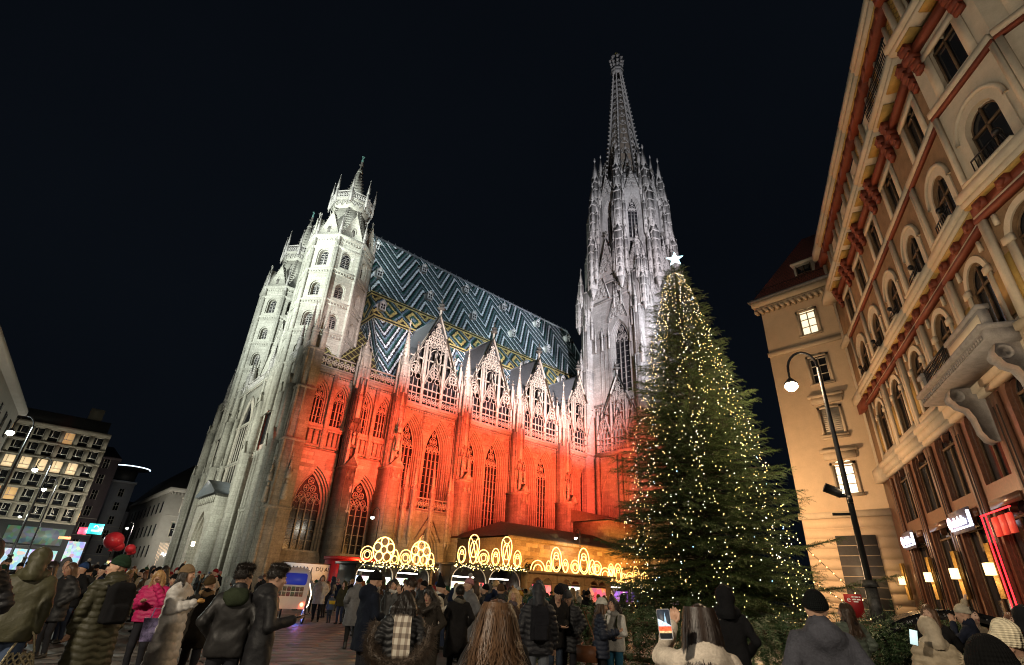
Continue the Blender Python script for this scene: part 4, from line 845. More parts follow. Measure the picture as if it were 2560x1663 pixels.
def pal_seg(F, a, e, c, idx, curved=False):
    m = MB().fr(**F); ws = []
    m.m = 0
    hg = min(1.2, (e-a)/2-.35)
    r = arch_panel(m, a, e, 0, 5.4, 0, c, hg+.1, .15, 4.9, 4.93, [(.1, .14), (.08, .1)]); ws.append((hg-.08, .15, 4.9, r[2], False, 1))
    r = arch_panel(m, a, e, 5.4, 8.8, 0, c, hg*.95, 6.1, 8.4, 8.43, [(.1, .14), (.06, .1)]); ws.append((hg*.95-.16, 6.1, 8.4, r[2], False, 1))
    m.box(a, a+.36, 0, .1, 0, 8.7); m.box(e-.36, e, 0, .1, 0, 8.7); m.m = 6; m.box(a+.1, a+.2, .1, .105, .8, 8.3); m.box(e-.2, e-.1, .1, .105, .8, 8.3); m.m = 0; m.box(a+.7, e-.7, 0, .1, 5.2, 5.5)
    m.m = 1; m.box(a, e, -.1, .2, 8.8, 9.0); m.box(a, e, -.1, .32, 9.0, 9.35); m.box(a, e, -.1, .42, 9.35, 9.6); m.box(a, e, 0, .12, 9.6, 10.1)
    m.m = 2
    r = arch_panel(m, a, e, 10.1, 13.4, 0, c, .78, 10.2, 12.2, 0, [(.0, .05), (.05, .09)], True); ws.append((.73, 10.2, 12.2, r[2], True, 0))
    m.m = 3; m.box(a+.25, c-1.1, 0, .05, 10.3, 11.9); m.box(c+1.1, e-.25, 0, .05, 10.3, 11.9)
    m.m = 1; m.box(a, a+.28, 0, .16, 9.6, 13.4); m.box(e-.28, e, 0, .16, 9.6, 13.4)
    for sx in (-1, 1): m.box(c+sx*.92-.14, c+sx*.92+.14, 0, .07, 10.1, 12.2); m.box(c+sx*.92-.2, c+sx*.92+.2, 0, .13, 12.1, 12.35); m.box(c+sx*1.05-.07, c+sx*1.05+.07, 0, .1, 12.9, 13.3)
    strip(m, rarch(c, .78, 12.2, 14), .06, rarch(c, 1.02, 12.2, 14), .06); strip(m, rarch(c, .78, 12.2, 14), 0, rarch(c, .78, 12.2, 14), .06); strip(m, rarch(c, 1.02, 12.2, 14), 0, rarch(c, 1.02, 12.2, 14), .06)
    m.m = 4; m.box(a, e, 0, .25, 13.35, 13.5); m.m = 1; m.box(a, e, 0, .2, 13.5, 13.62); m.m = 4; m.box(a, e, 0, .2, 13.62, 13.95)
    m.m = 3; m.box(a, e, 0, .36, 13.93, 14.0); m.m = 1; m.box(a, e, 0, .42, 14.0, 14.2); m.box(a, e, 0, .5, 14.2, 14.5); m.box(c-1.1, c+1.1, 0, .55, 14.5, 14.6)
    m.m = 2 if not curved else 1
    r = arch_panel(m, a, e, 14.5, 18.3, 0, c, .74, 14.75, 16.35, 0, [(.0, .04), (.05, .09)], True); ws.append((.69, 14.75, 16.35, r[2], True, 0))
    m.m = 1; strip(m, outl(c, .74, 14.75, 16.35, 0, True), .05, outl(c, 1.08, 14.75, 16.35, 0, True), .05); strip(m, outl(c, 1.08, 14.75, 16.35, 0, True), 0, outl(c, 1.08, 14.75, 16.35, 0, True), .05); strip(m, outl(c, .74, 14.75, 16.35, 0, True), 0, outl(c, .74, 14.75, 16.35, 0, True), .05)
    m.tube([(p[0], .05, p[1]) for p in rarch(c, 1.12, 16.4, 12)], .09, 5); m.box(a, a+.2, 0, .12, 14.5, 18.3); m.box(e-.2, e, 0, .12, 14.5, 18.3)
    m.m = 4; m.box(a, e, 0, .14, 18.2, 18.35); m.m = 1; m.box(a, e, 0, .2, 18.35, 18.6)
    m.m = 2 if not curved else 1
    r = arch_panel(m, a, e, 18.6, 21.8, 0, c, .66, 18.9, 20.7, 20.73, [(.0, .04), (.05, .09)]); ws.append((.61, 18.9, 20.7, r[2], False, 0))
    m.m = 1
    for sx in (-1, 1): m.box(c+sx*.86-.2, c+sx*.86+.2, 0, .05, 18.6, 21.0)
    m.box(c-1.06, c+1.06, 0, .1, 20.75, 21.05); m.m = 4; m.box(a, e, 0, .25, 21.35, 21.7)
    m.m = 1; m.box(a, e, 0, .62, 22.0, 22.2); m.box(a, e, 0, .75, 22.2, 22.5); m.m = 3; m.box(a+.3, c-.3, .1, .55, 21.94, 22.0); m.box(c+.3, e-.3, .1, .55, 21.94, 22.0)
    m.m = 1
    for q, sx in ((0, -1), (1, 1)):
        cc = c+sx*.42; lo, hi = (c-.84, c) if sx < 0 else (c, c+.84)
        r = arch_panel(m, lo, hi, 22.5, 25.4, -.15, cc, .3, 22.9, 24.4, 0, [(.0, .10)], True); ws.append((.3, 22.9, 24.4, r[2], True, 0, cc))
    m.m = 5; m.quad((a, -.1, 22.5), (c-.84, -.1, 22.5), (c-.84, -.1, 25.4), (a, -.1, 25.4)); m.quad((c+.84, -.1, 22.5), (e, -.1, 22.5), (e, -.1, 25.4), (c+.84, -.1, 25.4))
    m.m = 1; m.box(c-1.0, c-.84, -.2, .05, 22.5, 25.4); m.box(c+.84, c+1.0, -.2, .05, 22.5, 25.4); m.box(a, a+.2, -.2, .05, 22.5, 25.4); m.box(e-.2, e, -.2, .05, 22.5, 25.4); m.tube([(c, .02, 22.6), (c, .02, 24.4)], .09, 6)
    m.m = 4; m.box(a, e, -.1, .3, 25.4, 25.9); m.m = 3; m.box(a, e, -.1, .36, 25.9, 26.0); m.m = 1; m.box(a, e, -.1, .5, 26.0, 26.3); m.box(a, e, -.1, .6, 26.3, 26.7)
    o = obj('facade_bay', m, [GRAN, CREAM, BRN, GOLD, REDP, GLAT, DARK], PAL)
    for q in ws:
        rwin(o, F, q[6] if len(q) > 6 else c, q[0], q[1], q[2], q[3], q[4])
    for k in range(3): g = MB().fr(**F); u = a+(e-a)*(k+.5)/3; g.box(u-.22, u+.22, .1, .36, 13.62, 13.94); g.octa(u, .36, 13.75, .2, .1, .2); obj('small_bracket', g, REDP, o)
    for u in (a+.45, e-.45):
        g = MB().fr(**F); g.extr([(0, 0), (0, 0), (0, 0)], 0, .01) if False else None
        for k, (w_, z0, z1) in enumerate(((.2, 20.5, 20.8), (.32, 20.8, 21.15), (.46, 21.15, 21.55), (.58, 21.55, 21.98))): g.box(u-.2, u+.2, 0, w_*.8, z0, z1)
        for k in range(4): g.tube([(u-.2, .14+.1*k, 20.75+.35*k), (u+.2, .14+.1*k, 20.75+.35*k)], .08, 6)
        obj('bracket', g, REDP, o)
    for k in range(4): g = MB().fr(**F); u = a+(e-a)*(k+.5)/4; g.box(u-.14, u+.14, .1, .33, 25.45, 25.92); obj('eave_bracket', g, REDP, o)
    g = MB().fr(**F); g.box(c-.7, c+.7, .27, .3, 15.25, 15.3); g.box(c-.7, c+.7, .27, .3, 14.65, 14.7)
    for k in range(9): g.box(c-.7+k*.175-.012, c-.7+k*.175+.012, .27, .3, 14.65, 15.28)
    obj('window_guard', g, IRON, o)
    g = MB().fr(**F); g.tube([(c+.9, .5, 14.62), (c+.9, .6, 14.9)], .03, 5); g.ball(c+.9, .66, 14.98, .14, .12, .12, 8, 5); obj('spotlight', g, IRON, o)
    if a > 14.0:
        g = MB().fr(**F); g.box(a, e, .66, .7, 23.45, 23.52); g.box(a, e, .66, .7, 22.55, 22.6)
        n = int((e-a)/.16)
        for k in range(n): u = a+(e-a)*(k+.5)/n; g.box(u-.012, u+.012, .665, .695, 22.55, 23.48); g.ring(u, 23.0, .075, .014, .68, 6, 3)
        obj('balcony_railing', g, IRON, o)
    return o
FP = dict(O=PO0, U=PU, N=PN)
cs = [3.9, 7.7, 11.55, 15.4, 19.35]; ed = [2.0, 5.8, 9.62, 13.47, 17.4, 21.4]
for i, c in enumerate(cs): pal_seg(FP, ed[i], ed[i+1], c, i)
m = MB().fr(**FP); m.m = 0; m.box(0, 2.0, -.3, 0, 0, 8.8); m.m = 1; m.box(0, 2, -.3, .42, 8.8, 9.6); m.m = 2; m.box(0, 2, -.3, 0, 9.6, 13.4); m.m = 4; m.box(0, 2, -.3, .3, 13.4, 14); m.m = 1; m.box(0, 2, -.3, .5, 14, 14.5); m.m = 2; m.box(0, 2, -.3, 0, 14.5, 18.3); m.m = 1; m.box(0, 2, -.3, .32, 18.3, 18.6)
m.m = 2; m.box(0, 2, -.3, 0, 18.6, 21.8); m.m = 1; m.box(0, 2, -.3, .75, 22, 22.5); m.m = 5; m.box(0, 2, -.3, -.1, 22.5, 25.4); m.m = 4; m.box(0, 2, -.3, .3, 25.4, 26); m.m = 1; m.box(0, 2, -.3, .6, 26.05, 26.7); m.box(.02, .3, -.28, .1, 9.6, 25.4)
obj('end_strip', m, [GRAN, CREAM, BRN, GOLD, REDP, GLAT, DARK], PAL)
U3, N3, O3 = np.array(PU), np.array(PN), np.array(PO0)
RC = 6.0
for k in range(3):
    th = R(15+30*k); n_ = N3*math.cos(th)+U3*math.sin(th); u_ = U3*math.cos(th)-N3*math.sin(th); ctr = O3+U3*21.4-N3*RC
    h = RC*math.tan(R(15)); pal_seg(dict(O=tuple(ctr+n_*RC), U=tuple(u_), N=tuple(n_)), -h, h, 0, 10+k, True)
m = MB().fr(**FP); m.box(.2, 24, -8, -1.0, 0, 26.6); obj('core', m, CREAM, PAL)
# stone balcony with scroll consoles
BLS = plain('grey_carved_stone', (.24, .225, .22), .8, var=.3, scale=4, bmp=.3)
m = MB().fr(**FP); m.box(14.6, 21.3, 0, 1.25, 9.25, 9.6); m.box(14.5, 21.4, 0, 1.38, 9.6, 9.75)
for k in range(34): m.box(14.7+k*.19, 14.78+k*.19, 1.25, 1.3, 9.35, 9.5)
for a, e in ((14.7, 15.2), (18.2, 21.2)): m.box(a, e, .9, 1.15, 9.75, 10.35); m.box(a-.05, e+.05, .85, 1.2, 10.35, 10.5); m.m = 1; m.box(a+.12, e-.12, 1.15, 1.17, 9.9, 10.22); m.m = 0
BAL = obj('balcony', m, [BLS, CREAM], PAL)
g = MB().fr(**FP); g.box(15.3, 18.0, 1.08, 1.13, 10.5, 10.56)
for k in range(18): u = 15.35+k*.15; g.box(u-.012, u+.012, 1.09, 1.12, 9.75, 10.53); g.ring(u, 10.2, .07, .014, 1.1, 6, 3); g.ring(u, 10.38, .06, .012, 1.1, 6, 3)
obj('balcony_railing', g, IRON, BAL)
for u in (16.4, 20.6):
    g = MB().fr(**FP)
    pr_ = [(0, 9.25), (1.1, 9.25), (1.2, 8.95), (1.0, 8.6), (.7, 8.45), (.55, 8.1), (.5, 7.6), (.35, 7.3), (.15, 7.2), (0, 7.2)]
    n = len(pr_); v = [(u-.28, p[0]*.85, p[1]) for p in pr_]+[(u+.28, p[0]*.85, p[1]) for p in pr_]; g.add(v, [tuple(range(n)), tuple(range(2*n-1, n-1, -1))]+[(i, (i+1) % n, n+(i+1) % n, n+i) for i in range(n)])
    for rr_ in (.3, .2, .1): g.tube([(u-.32, .8, 8.95), (u+.32, .8, 8.95)], rr_*.8, 10)
    obj('console', g, BLS, BAL)
LANG = plain('brass', (.35, .22, .07), .4, metal=.7, var=.2)
LANW = glow('warm_lantern_glass', (1.0, .68, .30), 3)
for s_ in (.6, 5.75, 9.6, 13.45):
    g = MB().fr(**FP); g.box(s_-.24, s_+.24, .22, .30, 2.2, 4.1)
    for k in range(6): g.tube([(s_-.2+k*.08, .36, 2.2), (s_-.2+k*.08, .36, 4.1)], .03, 5)
    l = obj('wall_lantern', g, LANG, PAL); g = MB().fr(**FP); g.box(s_-.2, s_+.2, .36, .62, 2.98, 3.4); obj('lantern_glass', g, LANW, l)
    p_ = O3+U3*s_+N3*.95; point('lantern_light', (p_[0], p_[1], 3.2), 16, (1, .62, .25), .15)
NEONW = glow('white_neon', (.82, .88, 1.0), 4, False); NEONR = glow('red_neon', (1.0, .02, .03), 3.2, False)
def text(name, s, loc, U, N, size, mat, parent=None, ext=.01, align='LEFT'):
    c = bpy.data.curves.new(name, 'FONT'); c.body = s; c.size = size; c.extrude = ext; c.align_x = align; c.resolution_u = 2
    o = bpy.data.objects.new(name, c); COL.objects.link(o); U = Vector(U).normalized(); N = Vector(N).normalized(); Z = Vector((0, 0, 1))
    o.matrix_world = Matrix(((U.x, Z.x, N.x, loc[0]), (U.y, Z.y, N.y, loc[1]), (U.z, Z.z, N.z, loc[2]), (0, 0, 0, 1))); c.materials.append(mat)
    me = bpy.data.meshes.new_from_object(o); mw = o.matrix_world.copy(); bpy.data.objects.remove(o); o = bpy.data.objects.new(name, me); COL.objects.link(o)
    if parent is not None: o.parent = parent; o.matrix_parent_inverse = Matrix.Translation(parent['_loc']).inverted() if parent.get('_abs') else Matrix.Identity(4)
    o.matrix_basis = mw
    return o
for s_, w_ in ((2.0, 2.2), (10.1, 2.5)):
    sg = empty('neon_sign', tuple(O3+U3*(s_+w_/2)+N3*.3), absolute=True); tag(sg, 'small white neon sign nearest the beige house' if s_ < 5 else 'larger white neon sign above the second tall window', 'sign', 'white neon signs on the granite facade')
    g = MB().fr(**FP); g.box(s_, s_+w_, .24, .3, 4.85, 4.9); g.box(s_+w_-.1, s_+w_-.04, .24, .34, 4.85, 5.45)
    for k in range(7): u = s_+.55+k*(w_-1.0)/7; g.tube([(u, .32, 4.98), (u+.05, .32, 5.2+.12*(k % 2)), (u+.18, .32, 5.15), (u+.14, .32, 4.98)], .035, 5)
    obj('letter_tube', g, NEONW, sg); g = MB().fr(**FP); g.ball(s_+.22, .34, 5.15, .2, .06, .26, 10, 6); obj('round_mark', g, glow('pink_neon', (1, .7, .75), 6, False), sg)
    g = MB().fr(**FP); g.box(s_+.05, s_+w_-.05, .2, .24, 4.7, 5.6); obj('backing', g, plain('pale_acrylic', (.14, .13, .18), .4), sg)
    p_ = O3+U3*(s_+w_/2)+N3*.8; point('neon_light', (p_[0], p_[1], 5.2), 9, (.8, .86, 1), .3)
rn = empty('red_neon_frame', tuple(O3+U3*15+N3*.5), absolute=True); tag(rn, 'glowing red neon frame around a shop doorway', 'neon frame')
for u in (14.05, 14.45): g = MB().fr(**FP); g.tube([(u, .42, .2), (u, .42, 4.95)], .028, 6); obj('neon_tube', g, NEONR, rn)
g = MB().fr(**FP); g.tube([(14.0, .42, 5.0), (16.6, .42, 5.0)], .028, 6); obj('neon_tube', g, NEONR, rn)
for k in range(3): g = MB().fr(**FP); g.box(14.7+k*.6, 15.1+k*.6, .3, .38, 4.2, 4.85); obj('lit_panel', g, glow('red_panel', (1, .10, .07), .14, False), rn)
p_ = O3+U3*15.2+N3*1.0; point('neon_light', (p_[0], p_[1], 3.6), 16, (1, .05, .05), .5)

# ================================================================== beige house
HO = empty('beige_house', (40, 11, 0), absolute=True); tag(HO, 'plain beige house with red tiled roof between palace and fir tree', 'building')
BEI = plain('beige_plaster', (.52, .40, .275), .88, var=.1, scale=1.5, bmp=.25, bd=.015); BEIT = plain('beige_moulding', (.45, .37, .27), .85, var=.1, scale=4, bmp=.2)
FB = dict(O=(40, 0, 0), U=(0, 1, 0), N=(-1, 0, 0))
m = MB().fr(**FB); Y0, Y1 = 8.5, 14.4; lv = [(7.3, 11.5, 8.4, 10.3), (11.5, 15.6, 12.3, 14.3), (15.6, 19.4, 16.3, 18.3), (19.4, 24.0, 20.3, 22.2)]
q = lambda a, b, c, d, w=0: m.quad((a, w, c), (b, w, c), (b, w, d), (a, w, d))
for z0, z1, a, b in lv: arch_panel(m, Y0, Y1, z0, z1, 0, 11.08, .62, a, b, b+.03, [(.06, .12)])
m.m = 1; m.box(Y0, Y1+.1, 0, .25, 6.9, 7.3); m.box(Y0, Y1+.06, 0, .14, 19.2, 19.6); m.box(Y0, Y1+.3, 0, .5, 23.3, 23.6); m.box(Y0, Y1+.4, 0, .75, 23.6, 24.1)
for k in range(15): m.box(Y0+.1+k*.42, Y0+.3+k*.42, .1, .65, 23.05, 23.35)
m.m = 0
z = 0.0
while z < 6.85: m.box(Y0, Y1, -.3, 0, z, z+.58); m.box(Y0, Y1, -.3, -.03, z+.58, z+.63); z += .63
m.box(Y0, Y1, -8, -.4, 0, 24); m.box(Y1-.02, Y1, -14, 0, 0, 24)
for z0, a in ((7.3, 10.6), (11.5, 14.6)): m.m = 1; m.box(9.95, 12.25, 0, .35, a+.55, a+.75); m.box(10.1, 12.1, 0, .18, a+.1, a+.55); m.box(10.2, 11.96, 0, .22, a-2.35, a-2.2)
for zb, zt_ in ((8.4, 10.3), (12.3, 14.3), (16.3, 18.3), (20.3, 22.2)):
    m.m = 1; m.box(10.3, 10.46, 0, .1, zb-.1, zt_+.15); m.box(11.7, 11.86, 0, .1, zb-.1, zt_+.15); m.box(10.3, 11.86, 0, .1, zt_, zt_+.16); m.box(10.25, 11.91, 0, .18, zb-.2, zb-.08)
obj('wall', m, [BEI, BEIT], HO)
LIT1 = glow('lit_window_warm', (1, .88, .6), 1.25); LIT2 = glow('lit_window_bright', (1, .9, .66), 2.4); WFR = plain('white_window_paint', (.55, .5, .42), .6, var=.08)
for i, (p, zb, zt_) in enumerate(((LIT2, 8.4, 10.3), (None, 12.3, 14.3), (DGLASS, 16.3, 18.3), (LIT1, 20.3, 22.2))):
    if p is None:
        g = MB().fr(**FB); g.box(10.46, 11.7, -.1, -.05, zb, zt_); sh = obj('shutter', g, WFR, HO)
        for k in range(14): s2 = MB().fr(**FB); zz = zb+.07+k*.142; s2.add([(10.5, -.05, zz), (11.66, -.05, zz), (11.66, .02, zz-.07), (10.5, .02, zz-.07)], [(0, 1, 2, 3)]); obj('slat', s2, WFR, sh)
    else:
        o = rwin(HO, FB, 11.08, .56, zb, zt_, -.1, False, WFR, p); g = MB().fr(**FB)
        for f in (.33, .66): g.box(10.5, 11.66, -.12, -.05, zb+(zt_-zb)*f-.03, zb+(zt_-zb)*f+.03)
        obj('glazing_bar', g, WFR, o)
m = MB().fr(**FB); m.box(10.2, 12.5, 0, .1, .4, 5.8); SHP = obj('dark_hoarding', m, plain('dark_grey_panel', (.05, .05, .052), .5, var=.2), HO)
for k in range(1, 9): g = MB().fr(**FB); g.box(10.2, 12.5, .1, .115, .4+k*.6-.015, .4+k*.6+.015); obj('joint_strip', g, BEIT, SHP)
def tile_mat():
    m, nt, b = newmat('red_clay_tiles'); t = nd(nt, 'ShaderNodeTexCoord'); br = nd(nt, 'ShaderNodeTexBrick'); o, uv, u, z = wallvec(nt); ln(nt, uv, br.inputs['Vector'])
    for k, v in (('Scale', 1), ('Mortar Size', .02), ('Brick Width', .3), ('Row Height', .22)): br.inputs[k].default_value = v
    br.inputs['Color1'].default_value = rgb((.20, .05, .03)); br.inputs['Color2'].default_value = rgb((.28, .075, .045)); br.inputs['Mortar'].default_value = rgb((.03, .012, .01))
    ln(nt, br.outputs['Color'], b.inputs['Base Color']); b.inputs['Roughness'].default_value = .75; bump(nt, b, br.outputs['Fac'], -.6, .04); return m
TILE = tile_mat()
m = MB(); m.add([(39.3, 8.5, 24.1), (39.3, 14.8, 24.1), (52, 14.8, 24.1), (52, 8.5, 24.1), (44.2, 8.5, 31.5), (44.2, 11.2, 31.5), (52, 11.2, 31.5), (52, 8.5, 31.5)], [(0, 1, 5, 4), (1, 2, 6, 5), (4, 5, 6, 7)])
HR = obj('roof', m, TILE, HO)
m = MB(); m.tube([(39.2, 8.6, 24.15), (39.2, 14.9, 24.15), (50, 14.9, 24.15)], .14, 6); obj('gutter', m, LEAD, HR)
m = MB()
for k in range(26): m.box(39.95, 39.98, 8.7+k*.23, 8.72+k*.23, 25.0, 25.4)
m.box(39.95, 39.98, 8.6, 14.5, 25.38, 25.41); m.box(39.95, 39.98, 8.6, 14.5, 25.0, 25.03); obj('snow_guard', m, IRON, HR)
m = MB(); m.fr(O=(40.4, 10.6, 25.0), U=(0, 1, 0), N=(-1, 0, 0)); m.m = 0; m.box(-.75, .75, -2, .0, 0, 1.75); m.box(-.9, .9, -2, .2, 1.75, 1.9); m.m = 1; m.box(-.5, .5, 0, .02, .2, 1.5); m.m = 2; m.box(-.55, .55, .02, .06, .78, .84); m.box(-.03, .03, .02, .06, .2, 1.5); m.box(-.58, -.5, .02, .06, .15, 1.55); m.box(.5, .58, .02, .06, .15, 1.55)
obj('dormer', m, [WFR, DGLASS, WOOD], HR)

# ================================================================== far left: office block, street, pale palace
OF = empty('office_block', (-10, 124, 0), absolute=True); tag(OF, 'grey seven storey office block with a row of lit windows', 'building')
OFW = plain('grey_render', (.24, .215, .165), .85, var=.15, scale=.8, bmp=.15); OFD = plain('dark_cladding', (.035, .036, .036), .5, var=.2)
FO = dict(O=(0, 121, 0), U=(1, 0, 0), N=(0, -1, 0)); X0, X1 = -26, 7.3
m = MB().fr(**FO); m.m = 0; m.box(X0, X1, -22, -.6, 8.2, 24); m.m = 1; m.box(X0, X1, -22, -.5, 0, 8.2); m.box(X0+.4, X1-.6, -14, -2.5, 24, 26.6); m.m = 0; m.box(3, 5.2, -8, -6, 26, 29.5)
for k in range(7): zz = 8.2+k*2.52; m.box(X0, X1, -.6, .25, zz-.1, zz+.18)
m.box(X0, X1, -.6, .3, 23.4, 24.0)
obj('body', m, [OFW, OFD], OF)
LO1 = glow('office_lit', (1, .74, .42), .75); LO2 = glow('office_dim', (1, .6, .25), .35)
for fl in range(6):
    for k in range(15):
        u = X1-1.55-k*2.13; zz = 8.5+fl*2.52
        lit = LO1 if (fl == 3 and 1 <= k <= 6) else LO2 if (fl, k) in ((1, 4), (1, 5), (5, 2), (5, 6), (5, 7), (4, 7)) else DGLASS
        g = MB().fr(**FO); g.box(u-.72, u+.72, -.62, -.5, zz+.15, zz+2.05); o = obj('window', g, lit, OF)
        g = MB().fr(**FO); g.box(u-.78, u-.68, -.55, -.4, zz, zz+2.1); g.box(u+.68, u+.78, -.55, -.4, zz, zz+2.1); g.box(u-.3, u-.2, -.5, -.42, zz+.8, zz+2.1); g.box(u-.75, u+.75, -.5, -.42, zz+.74, zz+.84); g.box(u-.75, u+.75, -.5, -.42, zz+2.0, zz+2.12); obj('window_frame', g, WFR, o)
    for k in range(16):
        g = MB().fr(**FO); u = X1-.4-k*2.13; g.box(u-.33, u+.33, -.6, .05, 8.4+fl*2.52, 10.75+fl*2.52); obj('pier', g, OFW, OF)
for k, ch in enumerate('TAK'): text('window_letter', ch, (X1-1.6-k*2.13, 121-(-.35), 9.6), (1, 0, 0), (0, -1, 0), .8, WFR, OF, align='CENTER')
for k, ch in ((4, 'U'), (5, 'D')): text('window_letter', ch, (X1-1.6-k*2.13, 121-(-.35), 9.6), (1, 0, 0), (0, -1, 0), .8, WFR, OF, align='CENTER')
def shop_mat(name, c, s):
    m, nt, b = newmat(name); t = nd(nt, 'ShaderNodeTexCoord'); v = nd(nt, 'ShaderNodeTexVoronoi'); v.inputs['Scale'].default_value = 1.6; ln(nt, t.outputs['Object'], v.inputs['Vector'])
    k = mixc(nt, .55, c, v.outputs['Color']); k = mixc(nt, 1., k, c, 'MULTIPLY'); ln(nt, k, b.inputs['Emission Color']); b.inputs['Emission Strength'].default_value = s; b.inputs['Base Color'].default_value = (.05, .05, .05, 1); return m
SHG = shop_mat('green_lit_shop', (.42, .62, .52), .32); SHW = shop_mat('white_lit_shop', (.85, .95, 1.0), 1.1); SHB = shop_mat('blue_lit_shop', (.5, .6, 1.0), 1.6); SHC = shop_mat('cream_lit_shop', (1, .86, .62), 1.6)
for a, e, z0, z1, mt in ((-1.2, 6.4, 4.7, 7.3, SHG), (-1.2, 6.4, .8, 3.9, SHW), (-4.4, -2.4, 4.7, 7.3, SHC), (-8, -5.2, 3.8, 7, SHB), (-13, -9, 4.7, 7.4, SHC), (-4.6, -2, .8, 3.6, SHC), (-14, -5.4, .8, 3.2, SHW), (-24, -15, .8, 7, SHC)):
    g = MB().fr(**FO); g.box(a, e, -.55, -.42, z0, z1); o = obj('shop_window', g, mt, OF); g = MB().fr(**FO); g.box(a-.12, e+.12, -.5, -.3, z0-.12, z0); g.box(a-.12, e+.12, -.5, -.3, z1, z1+.12); g.box((a+e)/2-.05, (a+e)/2+.05, -.5, -.35, z0, z1); obj('window_frame', g, OFD, o)
FE = dict(O=(7.3, 0, 0), U=(0, 1, 0), N=(1, 0, 0))
for fl in range(6):
    for k in range(8): g = MB().fr(**FE); u = 123+k*2.6; g.box(u-1, u+1, -.02, .06, 8.8+fl*2.52, 10.5+fl*2.52); obj('window', g, LO2 if (fl*5+k*3) % 11 == 0 else DGLASS, OF)
# building at the left edge
LE = empty('edge_building', (-14, 95, 0), absolute=True); tag(LE, 'pale building cut by the left edge of the photo, deep eaves', 'building')
m = MB(); n = 4
for pt, z0, z1 in (([(-4.9, 93), (-9.6, 37), (-30, 37), (-30, 93)], 0, 19.4), ([(-4.1, 93.8), (-8.9, 36.3), (-31, 36), (-31, 94)], 19.4, 20.1)): m.add([(x, y, z0) for x, y in pt]+[(x, y, z1) for x, y in pt], [(3, 2, 1, 0), (4, 5, 6, 7)]+[(i, (i+1) % n, n+(i+1) % n, n+i) for i in range(n)])
obj('wall', m, plain('pale_render', (.3, .28, .24), .85, var=.12, scale=1), LE)
for k in range(10):
    for fl in range(4): g = MB().fr(O=(-4.9, 93, 0), U=(-.0836, -.9965, 0), N=(.9965, -.0836, 0)); u = 2+k*4.6; g.box(u, u+1.6, -.05, .05, 4.6+fl*3.7, 6.8+fl*3.7); obj('window', g, DGLASS, LE)
# houses down the street
def house(name, label, x0, x1, y0, y1, h, c, roof=3.5, fw=3.0, lit=None, flh=3.4, tower=False):
    o = empty(name, ((x0+x1)/2, y0, 0), absolute=True); tag(o, label, 'building')
    m = MB(); m.box(x0, x1, y0, y1, 0, h); m.box(x0-.3, x1+.3, y0-.4, y1, h, h+.5); obj('wall', m, plain(name+'_plaster', c, .85, var=.12, scale=1), o)
    if roof: m = MB(); m.add([(x0-.2, y0-.3, h+.5), (x1+.2, y0-.3, h+.5), (x1+.2, y1, h+.5), (x0-.2, y1, h+.5), (x0+1.5, (y0+y1)/2, h+roof+.5), (x1-1.5, (y0+y1)/2, h+roof+.5)], [(0, 1, 5, 4), (1, 2, 5), (2, 3, 4, 5), (3, 0, 4)]); obj('roof', m, plain(name+'_slate', (.03, .022, .02), .7), o)
    n = max(1, int((x1-x0)/fw)); z = 5
    while z < h-1.5:
        for k in range(n): u = x0+(x1-x0)*(k+.5)/n; g = MB(); g.box(u-.5, u+.5, y0-.06, y0, z, z+1.9); w_ = obj('window', g, DGLASS, o); g = MB(); g.box(u-.62, u-.5, y0-.12, y0, z-.1, z+2); g.box(u+.5, u+.62, y0-.12, y0, z-.1, z+2); g.box(u-.04, u+.04, y0-.1, y0, z, z+1.9); g.box(u-.5, u+.5, y0-.1, y0, z+1.1, z+1.18); obj('window_frame', g, WFR, w_)
        z += flh
    if lit: g = MB(); g.box(x0+.4, x1-.4, y0-.1, y0, .8, 3.6); obj('shop_window', g, lit, o)
    m = MB()
    for k in range(1, 4): m.box(x0, x1, y0-.1, y0, k*flh+1.0, k*flh+1.12)
    obj('string_course', m, WFR, o); return o
house('street_house', 'dark house with shop lights beside the office block', 7.8, 12.4, 150, 165, 24, (.14, .11, .12), lit=SHC)
house('street_house', 'narrow white house with dark roof at the end of the street', 19.5, 29, 190, 205, 16, (.30, .30, .31), lit=SHC)
th = house('street_tower', 'white tower with a lit disc shaped roof down the street', 14.6, 19.4, 172, 180, 22, (.36, .36, .38), roof=0, fw=2.5)
m = MB(); m.frus(17, 176, 22.5, 25.5, 2.4, 2.6, 14); m.frus(17.6, 175, 26.0, 26.3, 4.2, 4.4, 18); obj('disc_roof', m, OFD, th); m = MB(); m.tube([(17.6+4.4*math.cos(a*.35), 175+4.4*math.sin(a*.35), 26.35) for a in range(18)], .12, 5, closed=True); obj('rim_light', m, glow('cool_rim_light', (.7, .85, 1), 3), th)
m = MB(); m.box(8.2, 12, 149.85, 149.95, .8, 6.5); tag(obj('lit_shopfront', m, SHW), 'bright white shopfront at the foot of the dark street house', 'shopfront')
m = MB(); m.box(8.6, 10.6, 113, 113.2, 6.6, 8.2); ts = tag(obj('teal_sign', m, glow('teal_light', (.03, .5, .5), 1.6)), 'glowing teal shop sign above the street', 'sign'); g = MB(); g.fr(O=(9.6, 112.9, 7.6), N=(0, 1, 0)); g.tube([(p[0], 0, p[1]) for p in rarch(0, .3, 0, 8)], .05, 4); g.box(-.5, .5, -.02, .02, -.6, -.35); obj('sign_mark', g, glow('sign_white', (.7, 1, 1), 2), ts)
m = MB(); m.box(7.4, 8.5, 112, 112.2, 6.4, 7.4); tag(obj('red_sign', m, glow('red_sign_light', (1, .08, .15), 1.4)), 'small square red sign on the office block corner', 'sign')
